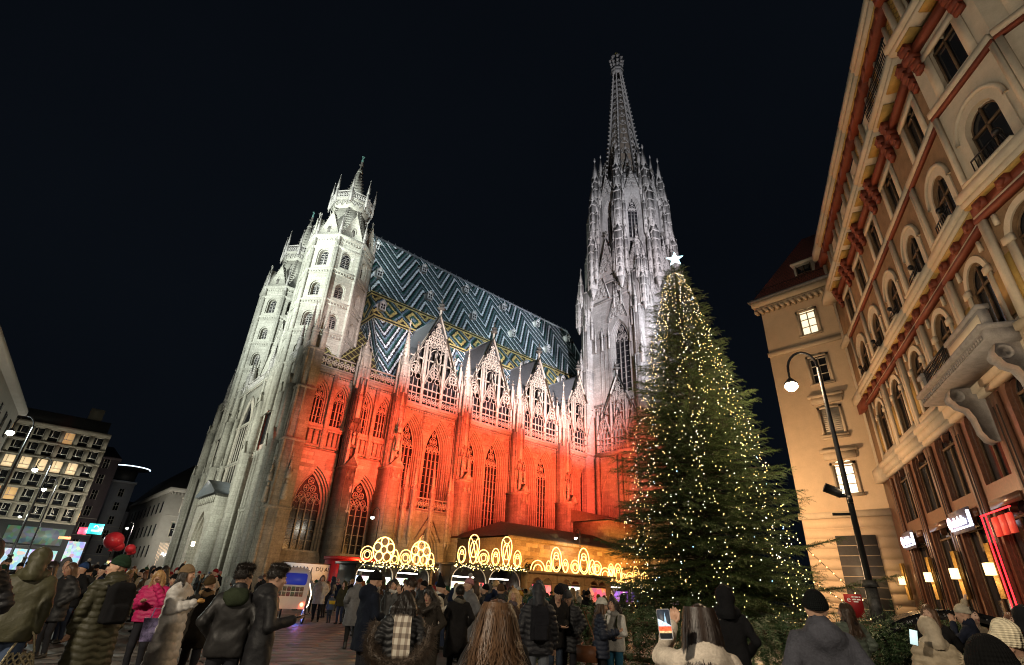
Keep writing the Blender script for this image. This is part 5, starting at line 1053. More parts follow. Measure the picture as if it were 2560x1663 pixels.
m = MB(); m.box(5.6, 7.2, 118, 118.2, 5.7, 6.1); tag(obj('rainbow_sign', m, glow('orange_sign_light', (1, .35, .15), 1.5)), 'narrow orange light sign under the red one', 'sign')
PP = empty('pale_palace', (28, 130, 0), absolute=True); tag(PP, 'pale two faced palace with warm curtain lights over its shop', 'building')
PPW = plain('pale_stucco', (.36, .34, .30), .85, var=.1, scale=1.2, bmp=.2)
m = MB(); m.box(20.6, 44, 126, 175, 0, 16.2); m.box(20.2, 44, 125.5, 175, 16.2, 17.0)
for k in range(22): m.box(20.7+k*.6, 20.9+k*.6, 125.6, 126, 15.7, 16.2)
for z in (6.9, 11.6): m.box(20.5, 44, 125.85, 126, z, z+.25)
obj('wall', m, PPW, PP)
m = MB(); m.add([(20.2, 125.5, 17), (44, 125.5, 17), (44, 175, 17), (20.2, 175, 17), (24.5, 133, 23), (44, 133, 23), (44, 175, 23), (24.5, 175, 23)], [(0, 1, 5, 4), (3, 0, 4, 7), (4, 5, 6, 7)]); obj('roof', m, plain('dark_slate', (.03, .026, .025), .8), PP)
for u, z in ((23.2, 8.0), (23.8, 12.6), (27, 8.0), (27, 12.6), (31, 8), (31, 12.6)):
    g = MB(); g.box(u-.65, u+.65, 125.93, 125.98, z, z+2.3); w_ = obj('window', g, DGLASS, PP); g = MB(); g.box(u-.8, u-.65, 125.8, 126, z-.15, z+2.5); g.box(u+.65, u+.8, 125.8, 126, z-.15, z+2.5); g.box(u-.05, u+.05, 125.85, 126, z, z+2.3); g.box(u-.65, u+.65, 125.85, 126, z+1.3, z+1.4); g.box(u-.95, u+.95, 125.7, 126, z+2.5, z+2.75); g.box(u-.8, u+.8, 125.75, 126, z-.3, z-.15); obj('window_frame', g, WFR, w_)
for k in range(9):
    for z in (4, 8, 12.4): g = MB(); y = 130+k*4.6; g.box(20.55, 20.62, y, y+1.3, z, z+2.2); obj('window', g, DGLASS, PP)
g = MB()
for k in range(30):
    u = 21.6+k*.21; L = 1.4+1.2*abs(math.sin(k*1.7))+(1.6 if k < 3 or k > 26 else 0)
    for j in range(int(L/.16)): g.octa(u, 125.75, 6.6-j*.16, .035)
tag(obj('curtain_lights', g, glow('warm_fairy_light', (1, .7, .45), 3.2, False)), 'curtain of warm fairy lights over the pale palace shop', 'fairy lights')
g = MB(); g.tube([(22.3+.13*i, 125.6, 4.55+.28*math.sin(i*1.25)+.1*math.sin(i*.6)) for i in range(27)], .09, 5); obj('shop_sign', g, glow('white_sign', (1, 1, 1), 5), PP)
g = MB(); g.fr(O=(24.6, 125.8, 0), N=(0, -1, 0)); g.extr(outl(0, 1.3, .4, 1.8, 0, True), 0, .1); obj('shop_door', g, glow('pink_lit_door', (1, .75, .7), 2.0), PP)
tag(PP.children[-1], 'round arched pink lit doorway')
# heart and ball balloons over the street
BALM = plain('red_balloon', (.45, .02, .03), .35, var=.1, bmp=0, coat=.3)
for x, y, z, r, lb in ((9.4, 84, 4.8, 1.1, 'large round red balloon decoration hanging over the street'), (11.4, 84, 4.0, .6, 'smaller red balloon decoration right of the large one')):
    b = empty('balloon_decoration', (x, y, z)); tag(b, lb, 'balloon', 'red balloons over the street'); g = MB(); g.ball(0, 0, 0, r, r, r*.92, 18, 12); g.ball(r*.62, 0, -r*.55, r*.6, r*.6, r*.55, 14, 10); obj('ball', g, BALM, b, True); g = MB(); g.frus(0, 0, -r*1.12, -r*.86, .3, .12, 8); obj('knot', g, BALM, b)
    point('balloon_light', (x+.5, y-3, z+1), 60, (1, .4, .3), .5)
# ================================================================== street lamps
LAMPG = glow('lamp_globe', (1.0, .80, .55), 60)
LAMPW = glow('lamp_globe_cool', (.88, 1.0, .90), 26)
def street_lamp(loc, rz, label, energy, color, globe, H=8.2, base=True, mesh_mb=True):
    L = empty('street_lamp', loc, rz); tag(L, label, 'street lamp', 'arched street lamps')
    g = MB()
    for z0, z1, r0_, r1_ in ((0, .5, .30, .27), (.5, .62, .34, .34), (.62, 1.15, .2, .17), (1.15, 1.3, .26, .2), (1.3, 2.1, .15, .13), (2.1, 2.25, .19, .14)): g.frus(0, 0, z0, z1, r0_, r1_, 10)
    obj('base', g, plain('stickered_iron', (.05, .048, .046), .5, metal=.3, var=.9, scale=14), L)
    g = MB(); g.tube([(0, 0, 2.2), (0, 0, 5.2), (0, 0, H-.55)], [.08, .062, .045], 8)
    g.tube([(-.38+.38*math.cos(a), 0, H-.55+.52*math.sin(a)) for a in np.linspace(0, math.pi, 12)], .036, 8); g.tube([(-.76, 0, H-.55), (-.76, 0, H-.8)], .034, 6)
    obj('pole', g, IRON, L)
    g = MB(); g.frus(-.76, 0, H-.95, H-.78, .19, .05, 12); obj('cap', g, IRON, L)
    g = MB(); g.ball(-.76, 0, H-1.03, .17, .17, .14, 12, 8); obj('globe', g, globe, L, True)
    c_, s_ = math.cos(rz), math.sin(rz); point('lamp_light', (loc[0]-.76*c_, loc[1]-.76*s_, H-1.35), energy, color, .2)
    return L
def toward(x, y): return math.atan2(-x, y)   # arm swung to the viewer's left
ML = street_lamp((15.4, 4.3, 0), R(-70), 'tall black lamp post with warm globe beside the fir tree', 1000, (1, .72, .42), LAMPG, 8.3)
g = MB(); g.box(-.05, .05, -.12, -.3, 4.0, 4.15); g.tube([(-.15, 0, 4.25), (-.5, -.05, 4.42)], .12, 8); g.tube([(.0, 0, 4.2), (-.2, 0, 4.2)], .05, 6); g.box(-.45, .05, -.03, .03, 3.72, 3.78); obj('spotlight', g, IRON, ML)
g = MB(); g.box(-.6, .0, -.02, .01, .9, 1.72); bn = tag(obj('red_banner', g, plain('red_banner_cloth', (.26, .008, .01), .6, var=.08)), 'red banner with white lettering hung on the lamp post', 'banner'); bn.scale = (.6, .6, .6); bn.location = (15.1, 4.45, .9); bn.rotation_euler.z = R(-70)
WHT = plain('white_print', (.8, .8, .78), .6, var=.03, bmp=0)
tx = text('print', 'e', (0, 0, 0), (1, 0, 0), (0, -1, 0), .3, WHT); tx.parent = bn; tx.matrix_basis = Matrix.Translation((-.52, -.03, 1.45)) @ Matrix.Rotation(R(90), 4, 'X')
for x0, x1, z in ((-.34, -.26, 1.6), (-.24, -.12, 1.6), (-.1, -.04, 1.6), (-.34, -.2, 1.51), (-.18, -.05, 1.51), (-.3, -.14, 1.44)): g = MB(); g.box(x0, x1, -.026, -.022, z, z+.045); obj('print', g, WHT, bn)
street_lamp((-2.2+1, 38, 0), 0, 'street lamp with greenish glare at the left edge', 1800, (.86, 1, .88), LAMPW, 8.9)
street_lamp((.3, 52, 0), 0, 'street lamp in front of the lit office windows', 1800, (.92, 1, .9), LAMPW, 8.9)
street_lamp((1.4, 65, 0), 0, 'farthest street lamp before the office block', 1500, (.95, 1, .9), LAMPW, 8.9)
street_lamp((0.5, 108, 0), 0, 'low street lamp by the lit shop fronts', 3500, (.95, 1, .88), LAMPW, 8.9)
street_lamp((14.5, 112, 0), 0, 'added street lamp lighting the pale palace corner', 6000, (1, .93, .8), LAMPW, 8.9)  # extra lamp, added to brighten the pale palace
street_lamp((33.0, 16.4, 0), R(-60), 'assumed unseen street lamp behind the fir tree', 5200, (1, .62, .32), LAMPG, 8.3)  # assumed lamp, not visible, added to brighten the beige house
street_lamp((27.2, 50.6, 0), 0, 'thin street lamp before the second large church window', 260, (1, .92, .75), LAMPW, 8.6)
street_lamp((50.9, 44, 0), 0, 'street lamp against the sacristy roof', 260, (1, .9, .7), LAMPW, 8.6)
street_lamp((-6, 4, 0), R(20), 'added unseen street lamp behind the left crowd', 5800, (1, .86, .66), LAMPG, 8.3)  # unseen post, added as fill light for the left crowd
street_lamp((3, -9, 0), R(20), 'added unseen street lamp behind the viewer', 2400, (1, .85, .65), LAMPG, 8.3)  # unseen post, added to light the crowd from the viewer's side

# ================================================================== christmas tree
TREE = empty('fir_tree', (15.8, 8.6, 0)); tag(TREE, 'giant fir covered in tiny lights, star on top', 'christmas tree')
NEED = None
def needle_mat(name, c1, c2):
    m, nt, b = newmat(name); t = nd(nt, 'ShaderNodeTexCoord'); oi = noise(nt, t.outputs['Object'], 1.3, 3); n2 = noise(nt, t.outputs['Object'], 30, 2)
    ln(nt, mixc(nt, ramp(nt, oi, [(.35, 0.), (.65, 1.)]), c1, c2), b.inputs['Base Color']); b.inputs['Roughness'].default_value = .55; b.inputs['Specular IOR Level'].default_value = .3
    b.inputs['Subsurface Weight'].default_value = 0; return m
NEED = needle_mat('fir_needles', (.030, .050, .015), (.066, .095, .030))
def sprig(n, L, nl, nw, rg):                              # a twig with needles, along +X; triangles only
    t = np.linspace(.05, 1, n); side = np.where(np.arange(n) % 2, 1, -1); ang = rg.uniform(-.9, .9, n)
    d = np.stack([np.full(n, .55), side*np.cos(ang)*.8, np.sin(ang)*.8+.1], 1); d /= np.linalg.norm(d, axis=1)[:, None]
    o = np.stack([t*L, np.zeros(n), -.12*L*t*t], 1); ln_ = nl*(1.15-.6*t)[:, None]; w = np.cross(d, [0.3, 0, 1]); w /= np.linalg.norm(w, axis=1)[:, None]
    return np.stack([o-w*nw*.5, o+w*nw*.5+d*ln_*.15, o+d*ln_], 1).reshape(-1, 3)
def place(tmpl, P, D, S, rg):                             # many sprigs -> one big vertex array
    D = D/np.linalg.norm(D, axis=1)[:, None]; up = np.tile([0, 0, 1.], (len(D), 1))+rg.normal(0, .35, D.shape); Y = np.cross(up, D); Y /= np.linalg.norm(Y, axis=1)[:, None]; Z = np.cross(D, Y)
    M = np.stack([D, Y, Z], 1)*S[:, None, None]
    return (np.einsum('vk,nkj->nvj', tmpl, M)+P[:, None]).reshape(-1, 3)
def tri_mesh(name, V, mat):
    me = bpy.data.meshes.new(name); n = len(V)//3; me.vertices.add(len(V)); me.vertices.foreach_set('co', V.astype(np.float32).ravel()); me.loops.add(len(V)); me.loops.foreach_set('vertex_index', np.arange(len(V), dtype=np.int32))
    me.polygons.add(n); me.polygons.foreach_set('loop_start', np.arange(0, len(V), 3, dtype=np.int32)); me.polygons.foreach_set('loop_total', np.full(n, 3, np.int32)); me.materials.append(mat); me.update(calc_edges=True); return me
rg = np.random.default_rng(3)
HT = 13.4
def treeR(z): f = (z-.9)/(HT-.9); return 2.95*(1-f)**.82*(1-.25*np.exp(-((z-.9)/1.2)))+.10
Ps, Ds, Ss, tips = [], [], [], []
wood = MB(); wood.tube([(0, 0, 0), (0, 0, 6), (.05, 0, HT-.3)], [.24, .15, .03], 8)
z = .8
while z < HT-.25:
    nb = max(5, int(21*(1-z/HT)**.5)+3); off = rg.uniform(0, 6.28)
    for k in range(nb):
        a = off+k*6.283/nb+rg.normal(0, .14); L = treeR(z)*rg.choice([.72, .86, .96, 1.03, 1.08, 1.15])*(1+.10*math.sin(3*a+2.3*z)+.07*math.sin(5*a-3.1*z+1)); zz = z+rg.uniform(-.14, .14)
        el = .42*(z/HT)+rg.normal(-.06, .08); n = max(4, int(L/.16)); t = np.linspace(.18, 1, n)
        x = L*t; zc_ = zz+L*t*el-.28*L*(t**2)*.45+.16*L*np.maximum(0, t-.7); ca, sa = math.cos(a), math.sin(a)
        pts = np.stack([x*ca, x*sa, zc_], 1)
        if L > .5: wood.tube([(0, 0, zz-.1)]+[tuple(p) for p in pts[::max(1, n//3)]], .022, 4, r1=.006)
        for i in range(n):
            for side in (-1, 1, 0):
                if side == 0 and i < n-2 and rg.random() < .5: continue
                th = a+side*(.95-.35*t[i])+rg.normal(0, .15); sc = (.70-.30*t[i])*(.75+.5*min(1, L/2.4)) if side else .45
                if t[i] < .35 and rg.random() < .5: continue
                Ps.append(pts[i]); Ds.append([math.cos(th), math.sin(th), rg.normal(-.12, .18)+(.25 if side == 0 else 0)]); Ss.append(sc*rg.uniform(.8, 1.2))
        tips.append((pts[-1], a))
    z += .13+.08*(1-z/HT)
for a, z0, L in ((-1.35, 2.2, 4.6), (-1.2, 3.2, 3.6), (-1.45, 1.3, 4.9), (1.9, 2.0, 3.6), (2.05, 3.1, 3.3), (1.75, 1.1, 3.6)):   # long low boughs sticking out
    n = int(L/.13); t = np.linspace(.3, 1, n); ca, sa = math.cos(a), math.sin(a); pts = np.stack([L*t*ca, L*t*sa, z0-.25*L*t+.30*L*t*t], 1); wood.tube([(0, 0, z0)]+[tuple(p) for p in pts[::5]], .035, 5, r1=.008)
    for i in range(n):
        for side in (-1, 1, -1, 1, 0): th = a+side*(.9-.3*t[i])+rg.normal(0, .2); Ps.append(pts[i]); Ds.append([math.cos(th), math.sin(th), rg.normal(.05, .25)]); Ss.append((.75-.35*t[i])*rg.uniform(.8, 1.2))
for k in range(26): Ps.append([0, 0, HT-.5+k*.02]); a = k*2.4; Ds.append([math.cos(a)*.6, math.sin(a)*.6, .8]); Ss.append(.35)
tm = sprig(26, .55, .15, .024, rg)
inst('crown', tri_mesh('crown', place(tm, np.array(Ps), np.array(Ds), np.array(Ss), rg), NEED), TREE)
obj('trunk', wood, plain('fir_bark', (.06, .042, .03), .9, var=.4, scale=6, bmp=.6), TREE)
# star
g = MB(); sp_ = [(math.cos(math.pi/2+i*math.pi/5)*(.34 if i % 2 == 0 else .145), math.sin(math.pi/2+i*math.pi/5)*(.34 if i % 2 == 0 else .145)) for i in range(10)]
g.fr(U=(.5, -.866, 0), N=(-.866, -.5, 0))
g.add([(p[0], 0, p[1]) for p in sp_]+[(0, .1, 0), (0, -.1, 0)], [(i, (i+1) % 10, 10) for i in range(10)]+[(i, 11, (i+1) % 10) for i in range(10)])
st = tag(obj('tree_star', g, glow('star_light', (.55, .93, 1.0), 6)), 'bright white five pointed star on the fir top', 'star'); st.location = (15.86, 8.55, HT+.38)
point('star_glow', (15.4, 8.1, HT+.5), 40, (.55, .9, 1), .3)
# strings of lights
BULB = [glow('warm_bulb', (1.0, .68, .24), 9, False), glow('white_bulb', (1, .92, .8), 9, False), glow('blue_bulb', (.35, .6, 1), 14, False)]
TA = math.atan2(-8.6, -15.8); ORD_ = ('leftmost', 'second', 'third', 'fourth', 'fifth', 'sixth', 'seventh', 'eighth', 'ninth', 'tenth', 'eleventh', 'twelfth', 'thirteenth', 'fourteenth', 'fifteenth', 'sixteenth', 'seventeenth', 'eighteenth', 'nineteenth', 'twentieth', 'twenty first', 'twenty second', 'twenty third', 'twenty fourth', 'twenty fifth', 'twenty sixth')
for k in range(26):
    a0 = TA-1.75+k*3.5/25+rg.uniform(-.05, .05); g = MB(); z = HT-.5; a = a0; ph = rg.uniform(0, 6)
    while z > 1.1:
        r = treeR(z)*rg.uniform(.74, 1.04); a += rg.normal(0, .035); aa = a+.14*math.sin(z*1.3+ph)+rg.normal(0, .03); g.m = 0 if rg.random() < .7 else (1 if rg.random() < .93 else 2)
        g.octa(r*math.cos(aa), r*math.sin(aa), z, rg.uniform(.0075, .0145)); z -= rg.choice([.06, .09, .14, .22, .34])
    c2 = MB(); c2.tube([v.mean(0) for v in g.V][::2], .004, 3); o = obj('light_string', c2, IRON); tag(obj('bulbs', g, BULB, o), kind='stuff'); o.location = (15.8, 8.6, 0)
    tag(o, f'{ORD_[k]} string of tiny warm bulbs from the left edge of the fir'.replace('leftmost string of tiny warm bulbs from the left edge of', 'leftmost string of tiny warm bulbs on'), 'light string', 'light strings on the fir tree')
for zz, rr2 in ((2.5, 1.9), (5, 1.5), (7.5, 1.1), (10, .7)):
    for a in (2.4, 4.4): point('bulb_glow', (15.8+(rr2+1.3)*math.cos(a), 8.6+(rr2+1.3)*math.sin(a), zz), 24, (1, .76, .38), .6)
# guy wires with bulbs to the right
for i, (dx, dy, zt_, zb) in enumerate(((2.1, -3.4, 6.2, .9), (1.6, -2.9, 4.2, 1.4))):
    g = MB(); P_ = [(dx*t*1.2, dy*t*1.2, zt_+(zb-zt_)*t) for t in np.linspace(.25, 1, 26)]; g.tube(P_, .008, 4); g.m = 1
    for p in P_: g.octa(*p, .018)
    o = tag(obj('lit_guy_wire', g, [IRON, BULB[0]]), 'upper guy wire with bulbs right of the fir' if i == 0 else 'lower guy wire with bulbs right of the fir', 'cable'); o.location = (15.8, 8.6, 0)
# fir-branch barrier round the tree
HD = empty('fir_barrier', (15.8, 8.6, 0)); tag(HD, 'waist high barrier of cut fir branches round the tree', 'hedge')
Ps, Ds, Ss = [], [], []
wd = MB()
for k in range(12):
    a = k*math.pi/6; wd.box(5.6*math.cos(a)-.05, 5.6*math.cos(a)+.05, 5.6*math.sin(a)-.05, 5.6*math.sin(a)+.05, 0, 1.3)
wd.tube([(5.6*math.cos(a), 5.6*math.sin(a), 1.15) for a in np.linspace(0, 6.28, 25)[:-1]], .05, 5, closed=True); wd.tube([(5.6*math.cos(a), 5.6*math.sin(a), .5) for a in np.linspace(0, 6.28, 25)[:-1]], .05, 5, closed=True)
n = 5200; a = rg.uniform(0, 6.283, n); zz = 1.45*np.sqrt(rg.uniform(0, 1, n)); rr3 = 5.62+rg.normal(0, .22, n)*(1.1-.3*zz); keep = (np.cos(a-math.atan2(-8.6, -15.8)) > -.55)
P_ = np.stack([rr3*np.cos(a), rr3*np.sin(a), zz], 1)[keep]; D_ = np.stack([np.cos(a)*.5+rg.normal(0, .5, n), np.sin(a)*.5+rg.normal(0, .5, n), rg.normal(-.35, .4, n)], 1)[keep]
inst('foliage', tri_mesh('foliage', place(sprig(26, .55, .13, .024, rg), P_, D_, rg.uniform(.6, 1.0, len(P_)), rg), needle_mat('cut_fir_needles', (.025, .055, .02), (.06, .10, .04))), HD)
obj('rail_frame', wd, WOOD, HD)

# ================================================================== market stalls
NEONY = glow('golden_neon', (1.0, .60, .17), 5.0, False); GARL = needle_mat('garland_needles', (.03, .05, .012), (.07, .085, .02)); STW = plain('stall_boards', (.30, .19, .085), .7, var=.25, scale=2.5, bmp=.2); STD = plain('stall_dark_metal', (.035, .032, .03), .4, var=.2)
INT = shop_mat('stall_interior_white', (1, .95, .85), 3.2); INR = shop_mat('stall_interior_red', (1, .35, .28), 1.6); STEEL = plain('brushed_steel', (.55, .5, .42), .35, metal=.7, var=.1)
def orn(parent, F, u, z, kind, s):
    g = MB().fr(**F); t = .024*s+.014; w = 0
    if kind == 'ball':
        g.ring(u, z+s, s, t, w, 24, 5); g.ring(u, z+s, s*.3, t, w, 14, 5)
        for k in range(5): a = math.pi/2+k*1.2566; g.ring(u+s*.64*math.cos(a), z+s+s*.64*math.sin(a), s*.35, t, w, 14, 5)
    elif kind == 'small': g.ring(u, z+s, s, t, w, 20, 5); g.ring(u, z+s*.8, s*.72, t*.8, w, 16, 5); g.ring(u, z+s*.9, s*.42, t*.8, w, 14, 5)
    elif kind == 'drop':
        g.tube([(u+s*.62*math.sin(a)*(1-.35*math.cos(a)), w, z+s*1.35-s*1.35*math.cos(a)) for a in np.linspace(0, 6.283, 26)[:-1]], t, 5, closed=True)
        for sx in (-1, 1): g.tube([(u+sx*(.55-.95*f)*s, w, z+s*(2.4-2.3*f*f)) for f in np.linspace(0, 1, 9)], t*.8, 5)
        g.ring(u, z+s*1.35, s*.42, t*.8, w, 16, 5, rz=s*.75)
    elif kind == 'leaf':
        for sx in (-1, 1): g.tube([(u+sx*s*.6*math.cos(a), w, z+s*1.7*math.sin(a)) for a in np.linspace(0, math.pi/2, 8)], t, 5)
        g.ring(u, z+s*.55, s*.4, t*.8, w, 12, 5); g.tube([(u-s*.6, w, z), (u+s*.6, w, z)], t, 5)
    elif kind == 'oval': g.ring(u, z+s, s*.62, t, w, 20, 5, rz=s); g.ring(u, z+s*.75, s*.4, t*.8, w, 16, 5, rz=s*.6); g.ring(u, z+s*1.3, s*.28, t*.8, w, 12, 5)
    elif kind == 'arc': g.tube([(u+s*math.cos(a), w, z+s*math.sin(a)) for a in np.linspace(0, math.pi, 12)], t, 5); g.tube([(u+s*.6*math.cos(a), w, z+s*.6*math.sin(a)) for a in np.linspace(0, math.pi, 10)], t, 5)
    return obj('light_ornament', g, NEONY, parent)
GBULB = glow('garland_bulb', (1, .70, .26), 7, False)
def garland(parent, F, u0, u1, z, w, hgt=.3):
    n = int((u1-u0)*34); P_ = np.stack([rg.uniform(u0, u1, n), w+rg.normal(0, .08, n), z+rg.normal(0, hgt*.4, n)], 1); D_ = rg.normal(0, 1, (n, 3)); A = np.array([F['U'], F['N'], (0, 0, 1)], float)
    o = inst('garland', tri_mesh('garland', place(sprig(14, .3, .12, .03, rg), P_ @ A+np.array(F['O'], float), D_, rg.uniform(.6, 1, n), rg), GARL)); par(o, parent)
    g = MB().fr(**F)
    for k in range(int((u1-u0)*17)): g.octa(rg.uniform(u0, u1), w+.14+rg.uniform(-.05, .1), z+rg.normal(0, hgt*.42), rg.uniform(.022, .05))
    tag(obj('garland_bulbs', g, GBULB, o), kind='stuff')
def stall(label, O, ang, W_, H, arches, orns, interior, zw=0, closed=False):
    F = dict(O=O, U=(math.cos(ang), math.sin(ang), 0), N=(math.sin(ang), -math.cos(ang), 0)); T = empty('market_stall', O, absolute=True); tag(T, label, 'market stall', 'christmas market stalls')
    m = MB().fr(**F); m.box(0, W_, -2.6, -2.5, 0, H); m.box(0, .08, -2.5, 0, 0, H); m.box(W_-.08, W_, -2.5, 0, 0, H); m.box(-.25, W_+.25, -2.8, .5, H, H+.16); obj('walls', m, STD if not closed else STW, T)
    if closed:
        m = MB().fr(**F); n = arches
        for k in range(n):
            a, e = W_*k/n, W_*(k+1)/n; c = (a+e)/2; arch_panel(m, a, e, 0, H, 0, c, W_/n*.33, 1.0, 2.15, 2.18, [(.04, .1)]); m.box(a-.04, a+.04, 0, .06, 0, H)
        m.box(0, W_, 0, .06, H-.75, H-.68); obj('board_front', m, STW, T)
        for k in range(n): g = MB().fr(**F); c = W_*(k+.5)/n; g.box(c-W_/n*.33, c+W_/n*.33, -.2, -.15, 1.0, 2.15); obj('shop_window', g, interior if k % 2 == 0 else INT, T)
    else:
        for k in range(arches):
            a, e = W_*k/arches, W_*(k+1)/arches; c = (a+e)/2; hw = (e-a)/2-.12
            m = MB().fr(**F); arch_panel(m, a, e, .0, H, 0, c, hw, 1.05, 2.0, min(H-.1, 2.05+hw*.75), [(.05, .15)]); o = obj('arch_front', m, STD, T)
            m = MB().fr(**F); m.tube([(c-hw, .05, 1.05)]+[(p[0], .05, p[1]) for p in arch(c, hw, 2.0, min(H-.1, 2.05+hw*.75))]+[(c+hw, .05, 1.05)], .04, 5); obj('arch_rib', m, STEEL, o)
            m = MB().fr(**F); m.box(c-hw+.1, c+hw-.1, -2.4, -2.3, 1.0, 2.05); obj('goods_display', m, interior if k % 2 else INT, o)
            m = MB().fr(**F); m.m = 0; m.box(c-hw*.55, c+hw*.55, -1.0, -.6, 2.35, 2.42); obj('ceiling_light', m, glow('stall_lamp', (1, .93, .8), 12), o)
            m = MB().fr(**F); m.box(a+.1, e-.1, -.5, .25, .95, 1.05); obj('counter', m, STW, o)
            pw = np.array(O)+np.array(F['U'])*c+np.array(F['N'])*.4; point('stall_light', (pw[0], pw[1], 2.2), 60, (1, .88, .68), .4)
    if not closed: garland(T, F, -.2, W_+.2, H+.05, .55)
    FO_ = dict(F); FO_['O'] = tuple(np.array(O)+np.array(F['N'])*.2)
    for u, k, s_ in orns: orn(T, FO_, u, H+.18, k, s_)
    pw = np.array(O)+np.array(F['U'])*W_*.5+np.array(F['N'])*.9; point('ornament_light', (pw[0], pw[1], H+1.3), 110, (1, .66, .22), .7)
    pw = np.array(O)+np.array(F['U'])*W_*.5-np.array(F['N'])*2.0; point('ornament_light', (pw[0], pw[1], H+1.0), 1500, (1, .45, .10), 1.0)
    return T
stall('dark stall with two round arches and ball shaped golden light ornaments', (18.1, 36, 0), R(-1), 6.2, 2.75, 2, [(.65, 'small', .5), (1.9, 'ball', .85), (2.85, 'leaf', .55), (3.75, 'small', .5), (5.0, 'ball', .85), (5.95, 'leaf', .55)], INT)
stall('dark stall with tall golden goblet shaped light ornaments', (25.6, 35.2, 0), R(-4), 7.0, 3.15, 2, [(.8, 'oval', .6), (1.9, 'drop', .8), (2.9, 'small', .55), (4.1, 'oval', .65), (5.2, 'drop', .85), (6.4, 'oval', .65)], INR)
stall('tan boarded market booth with closed front and egg shaped golden lights', (33.2, 34.6, 0), R(-5), 10.2, 3.05, 3, [(1.0, 'arc', .8), (2.2, 'leaf', .5), (3.1, 'oval', 1.0), (4.2, 'oval', .55), (5.4, 'small', .55), (6.5, 'oval', 1.1), (7.6, 'leaf', .75), (8.2, 'small', .6), (9.3, 'arc', .7), (10.1, 'oval', .55)], INR, closed=True)
stall('small stall with purple drapes and golden lights behind the fir', (45.4, 36, 0), R(-4), 7.5, 2.6, 2, [(.6, 'oval', .6), (1.8, 'oval', .9), (2.6, 'leaf', .55), (3.6, 'small', .55), (4.6, 'oval', .85), (6, 'ball', .6)], shop_mat('stall_interior_purple', (.7, .3, .9), 1.2))
stall('small stall half hidden behind the lower fir branches', (54.6, 35, 0), R(-4), 7.0, 2.6, 2, [(1, 'small', .6), (2.4, 'ball', .8), (4, 'oval', .8), (5.6, 'leaf', .6)], INT)
g = MB(); g.tube([(43.9, 33.9, 0), (43.9, 33.9, 2.2)], .08, 6)
for k in range(7): a = math.pi*k/6; g.tube([(43.9, 33.9, 1.6), (43.9+.7*math.cos(a), 33.9, 2.2), (43.9+.95*math.cos(a), 33.9, 2.75)], .04, 4)
tag(obj('steel_tree_column', g, STEEL), 'branching steel column at the end of the boarded booth', 'column')
# billboard, red kiosk
BB = empty('billboard', (17.2, 44, 0), absolute=True); tag(BB, 'white billboard reading I AAAAAA, DU A! with a grey horn', 'billboard')
g = MB(); g.box(16.2, 19.9, 44, 44.1, .5, 2.75); obj('panel', g, plain('white_poster', (.62, .64, .68), .6, var=.05), BB); g = MB(); g.box(16.1, 20.0, 44.02, 44.12, 2.75, 2.82); g.box(16.3, 16.4, 44, 44.1, 0, .6); g.box(19.7, 19.8, 44, 44.1, 0, .6); obj('frame', g, WOOD, BB)
BLK = plain('black_print', (.015, .015, .018), .6, bmp=0); text('lettering', 'I AAAAAA,', (16.3, 43.97, 2.25), (1, 0, 0), (0, -1, 0), .42, BLK, BB); text('lettering', 'DU A!', (18.75, 43.97, 2.25), (1, 0, 0), (0, -1, 0), .42, BLK, BB)
g = MB().fr(O=(18.4, 43.96, 0), N=(0, -1, 0)); g.tube([(.05, 0, 2.5), (.0, 0, 2.1), (.12, 0, 1.6), (.4, 0, 1.2)], [.02, .07, .1, .12], 6); g.tube([(1.0, 0, 1.9), (.8, 0, 1.6), (.5, 0, 1.3)], [.02, .06, .1], 6); obj('horn_print', g, plain('grey_print', (.12, .12, .14), .7), BB)
spot('billboard_light', (17.5, 41.5, 4.2), (18, 44, 1.6), 130, (.9, .93, 1), 90, .6)
RK = empty('red_kiosk', (21.5, 43, 0), absolute=True); tag(RK, 'dark red kiosk booth with white tower print beside the first stall', 'kiosk')
REDK = plain('kiosk_red', (.30, .012, .018), .45, var=.1); g = MB(); g.box(20.0, 23.3, 43, 45.4, 0, 3.2); g.box(19.9, 23.4, 42.8, 45.5, 3.2, 3.45); obj('booth', g, REDK, RK); g = MB(); g.box(21.4, 23.0, 42.95, 43.0, 1.1, 2.5); obj('window', g, shop_mat('kiosk_lit', (.5, .6, .9), .35), RK); g = MB(); g.box(21.2, 23.3, 42.7, 42.8, 2.75, 3.1); obj('sign_board', g, plain('pink_board', (.5, .35, .38), .6), RK)
g = MB(); g.fr(O=(20.7, 42.97, 0), N=(0, -1, 0)); g.extr([(-.2, .9), (.2, .9), (.18, 2.0), (0, 2.6), (-.18, 2.0)], 0, .02); obj('tower_print', g, WHT, RK)

spot('sacristy_wash', (34.5, 41.5, 2.8), (41.3, 51, 4.5), 3000, (1, .40, .07), 110, 1.0, .4)  # added spot, no visible fixture, to light the sacristy's west wall
for x in (46, 54, 62): spot('sacristy_wash', (x, 38.5, 3.0), (x+1, 46, 4.4), 3600, (1, .40, .07), 150, 1.0, .4)  # added spots without fixtures, turning the sacristy wall orange
for x in (22, 30, 36): spot('wall_wash', (x, 42, 2.8), (x+1, 59, 5), 1500, (1, .40, .09), 120, 1.0, .4)
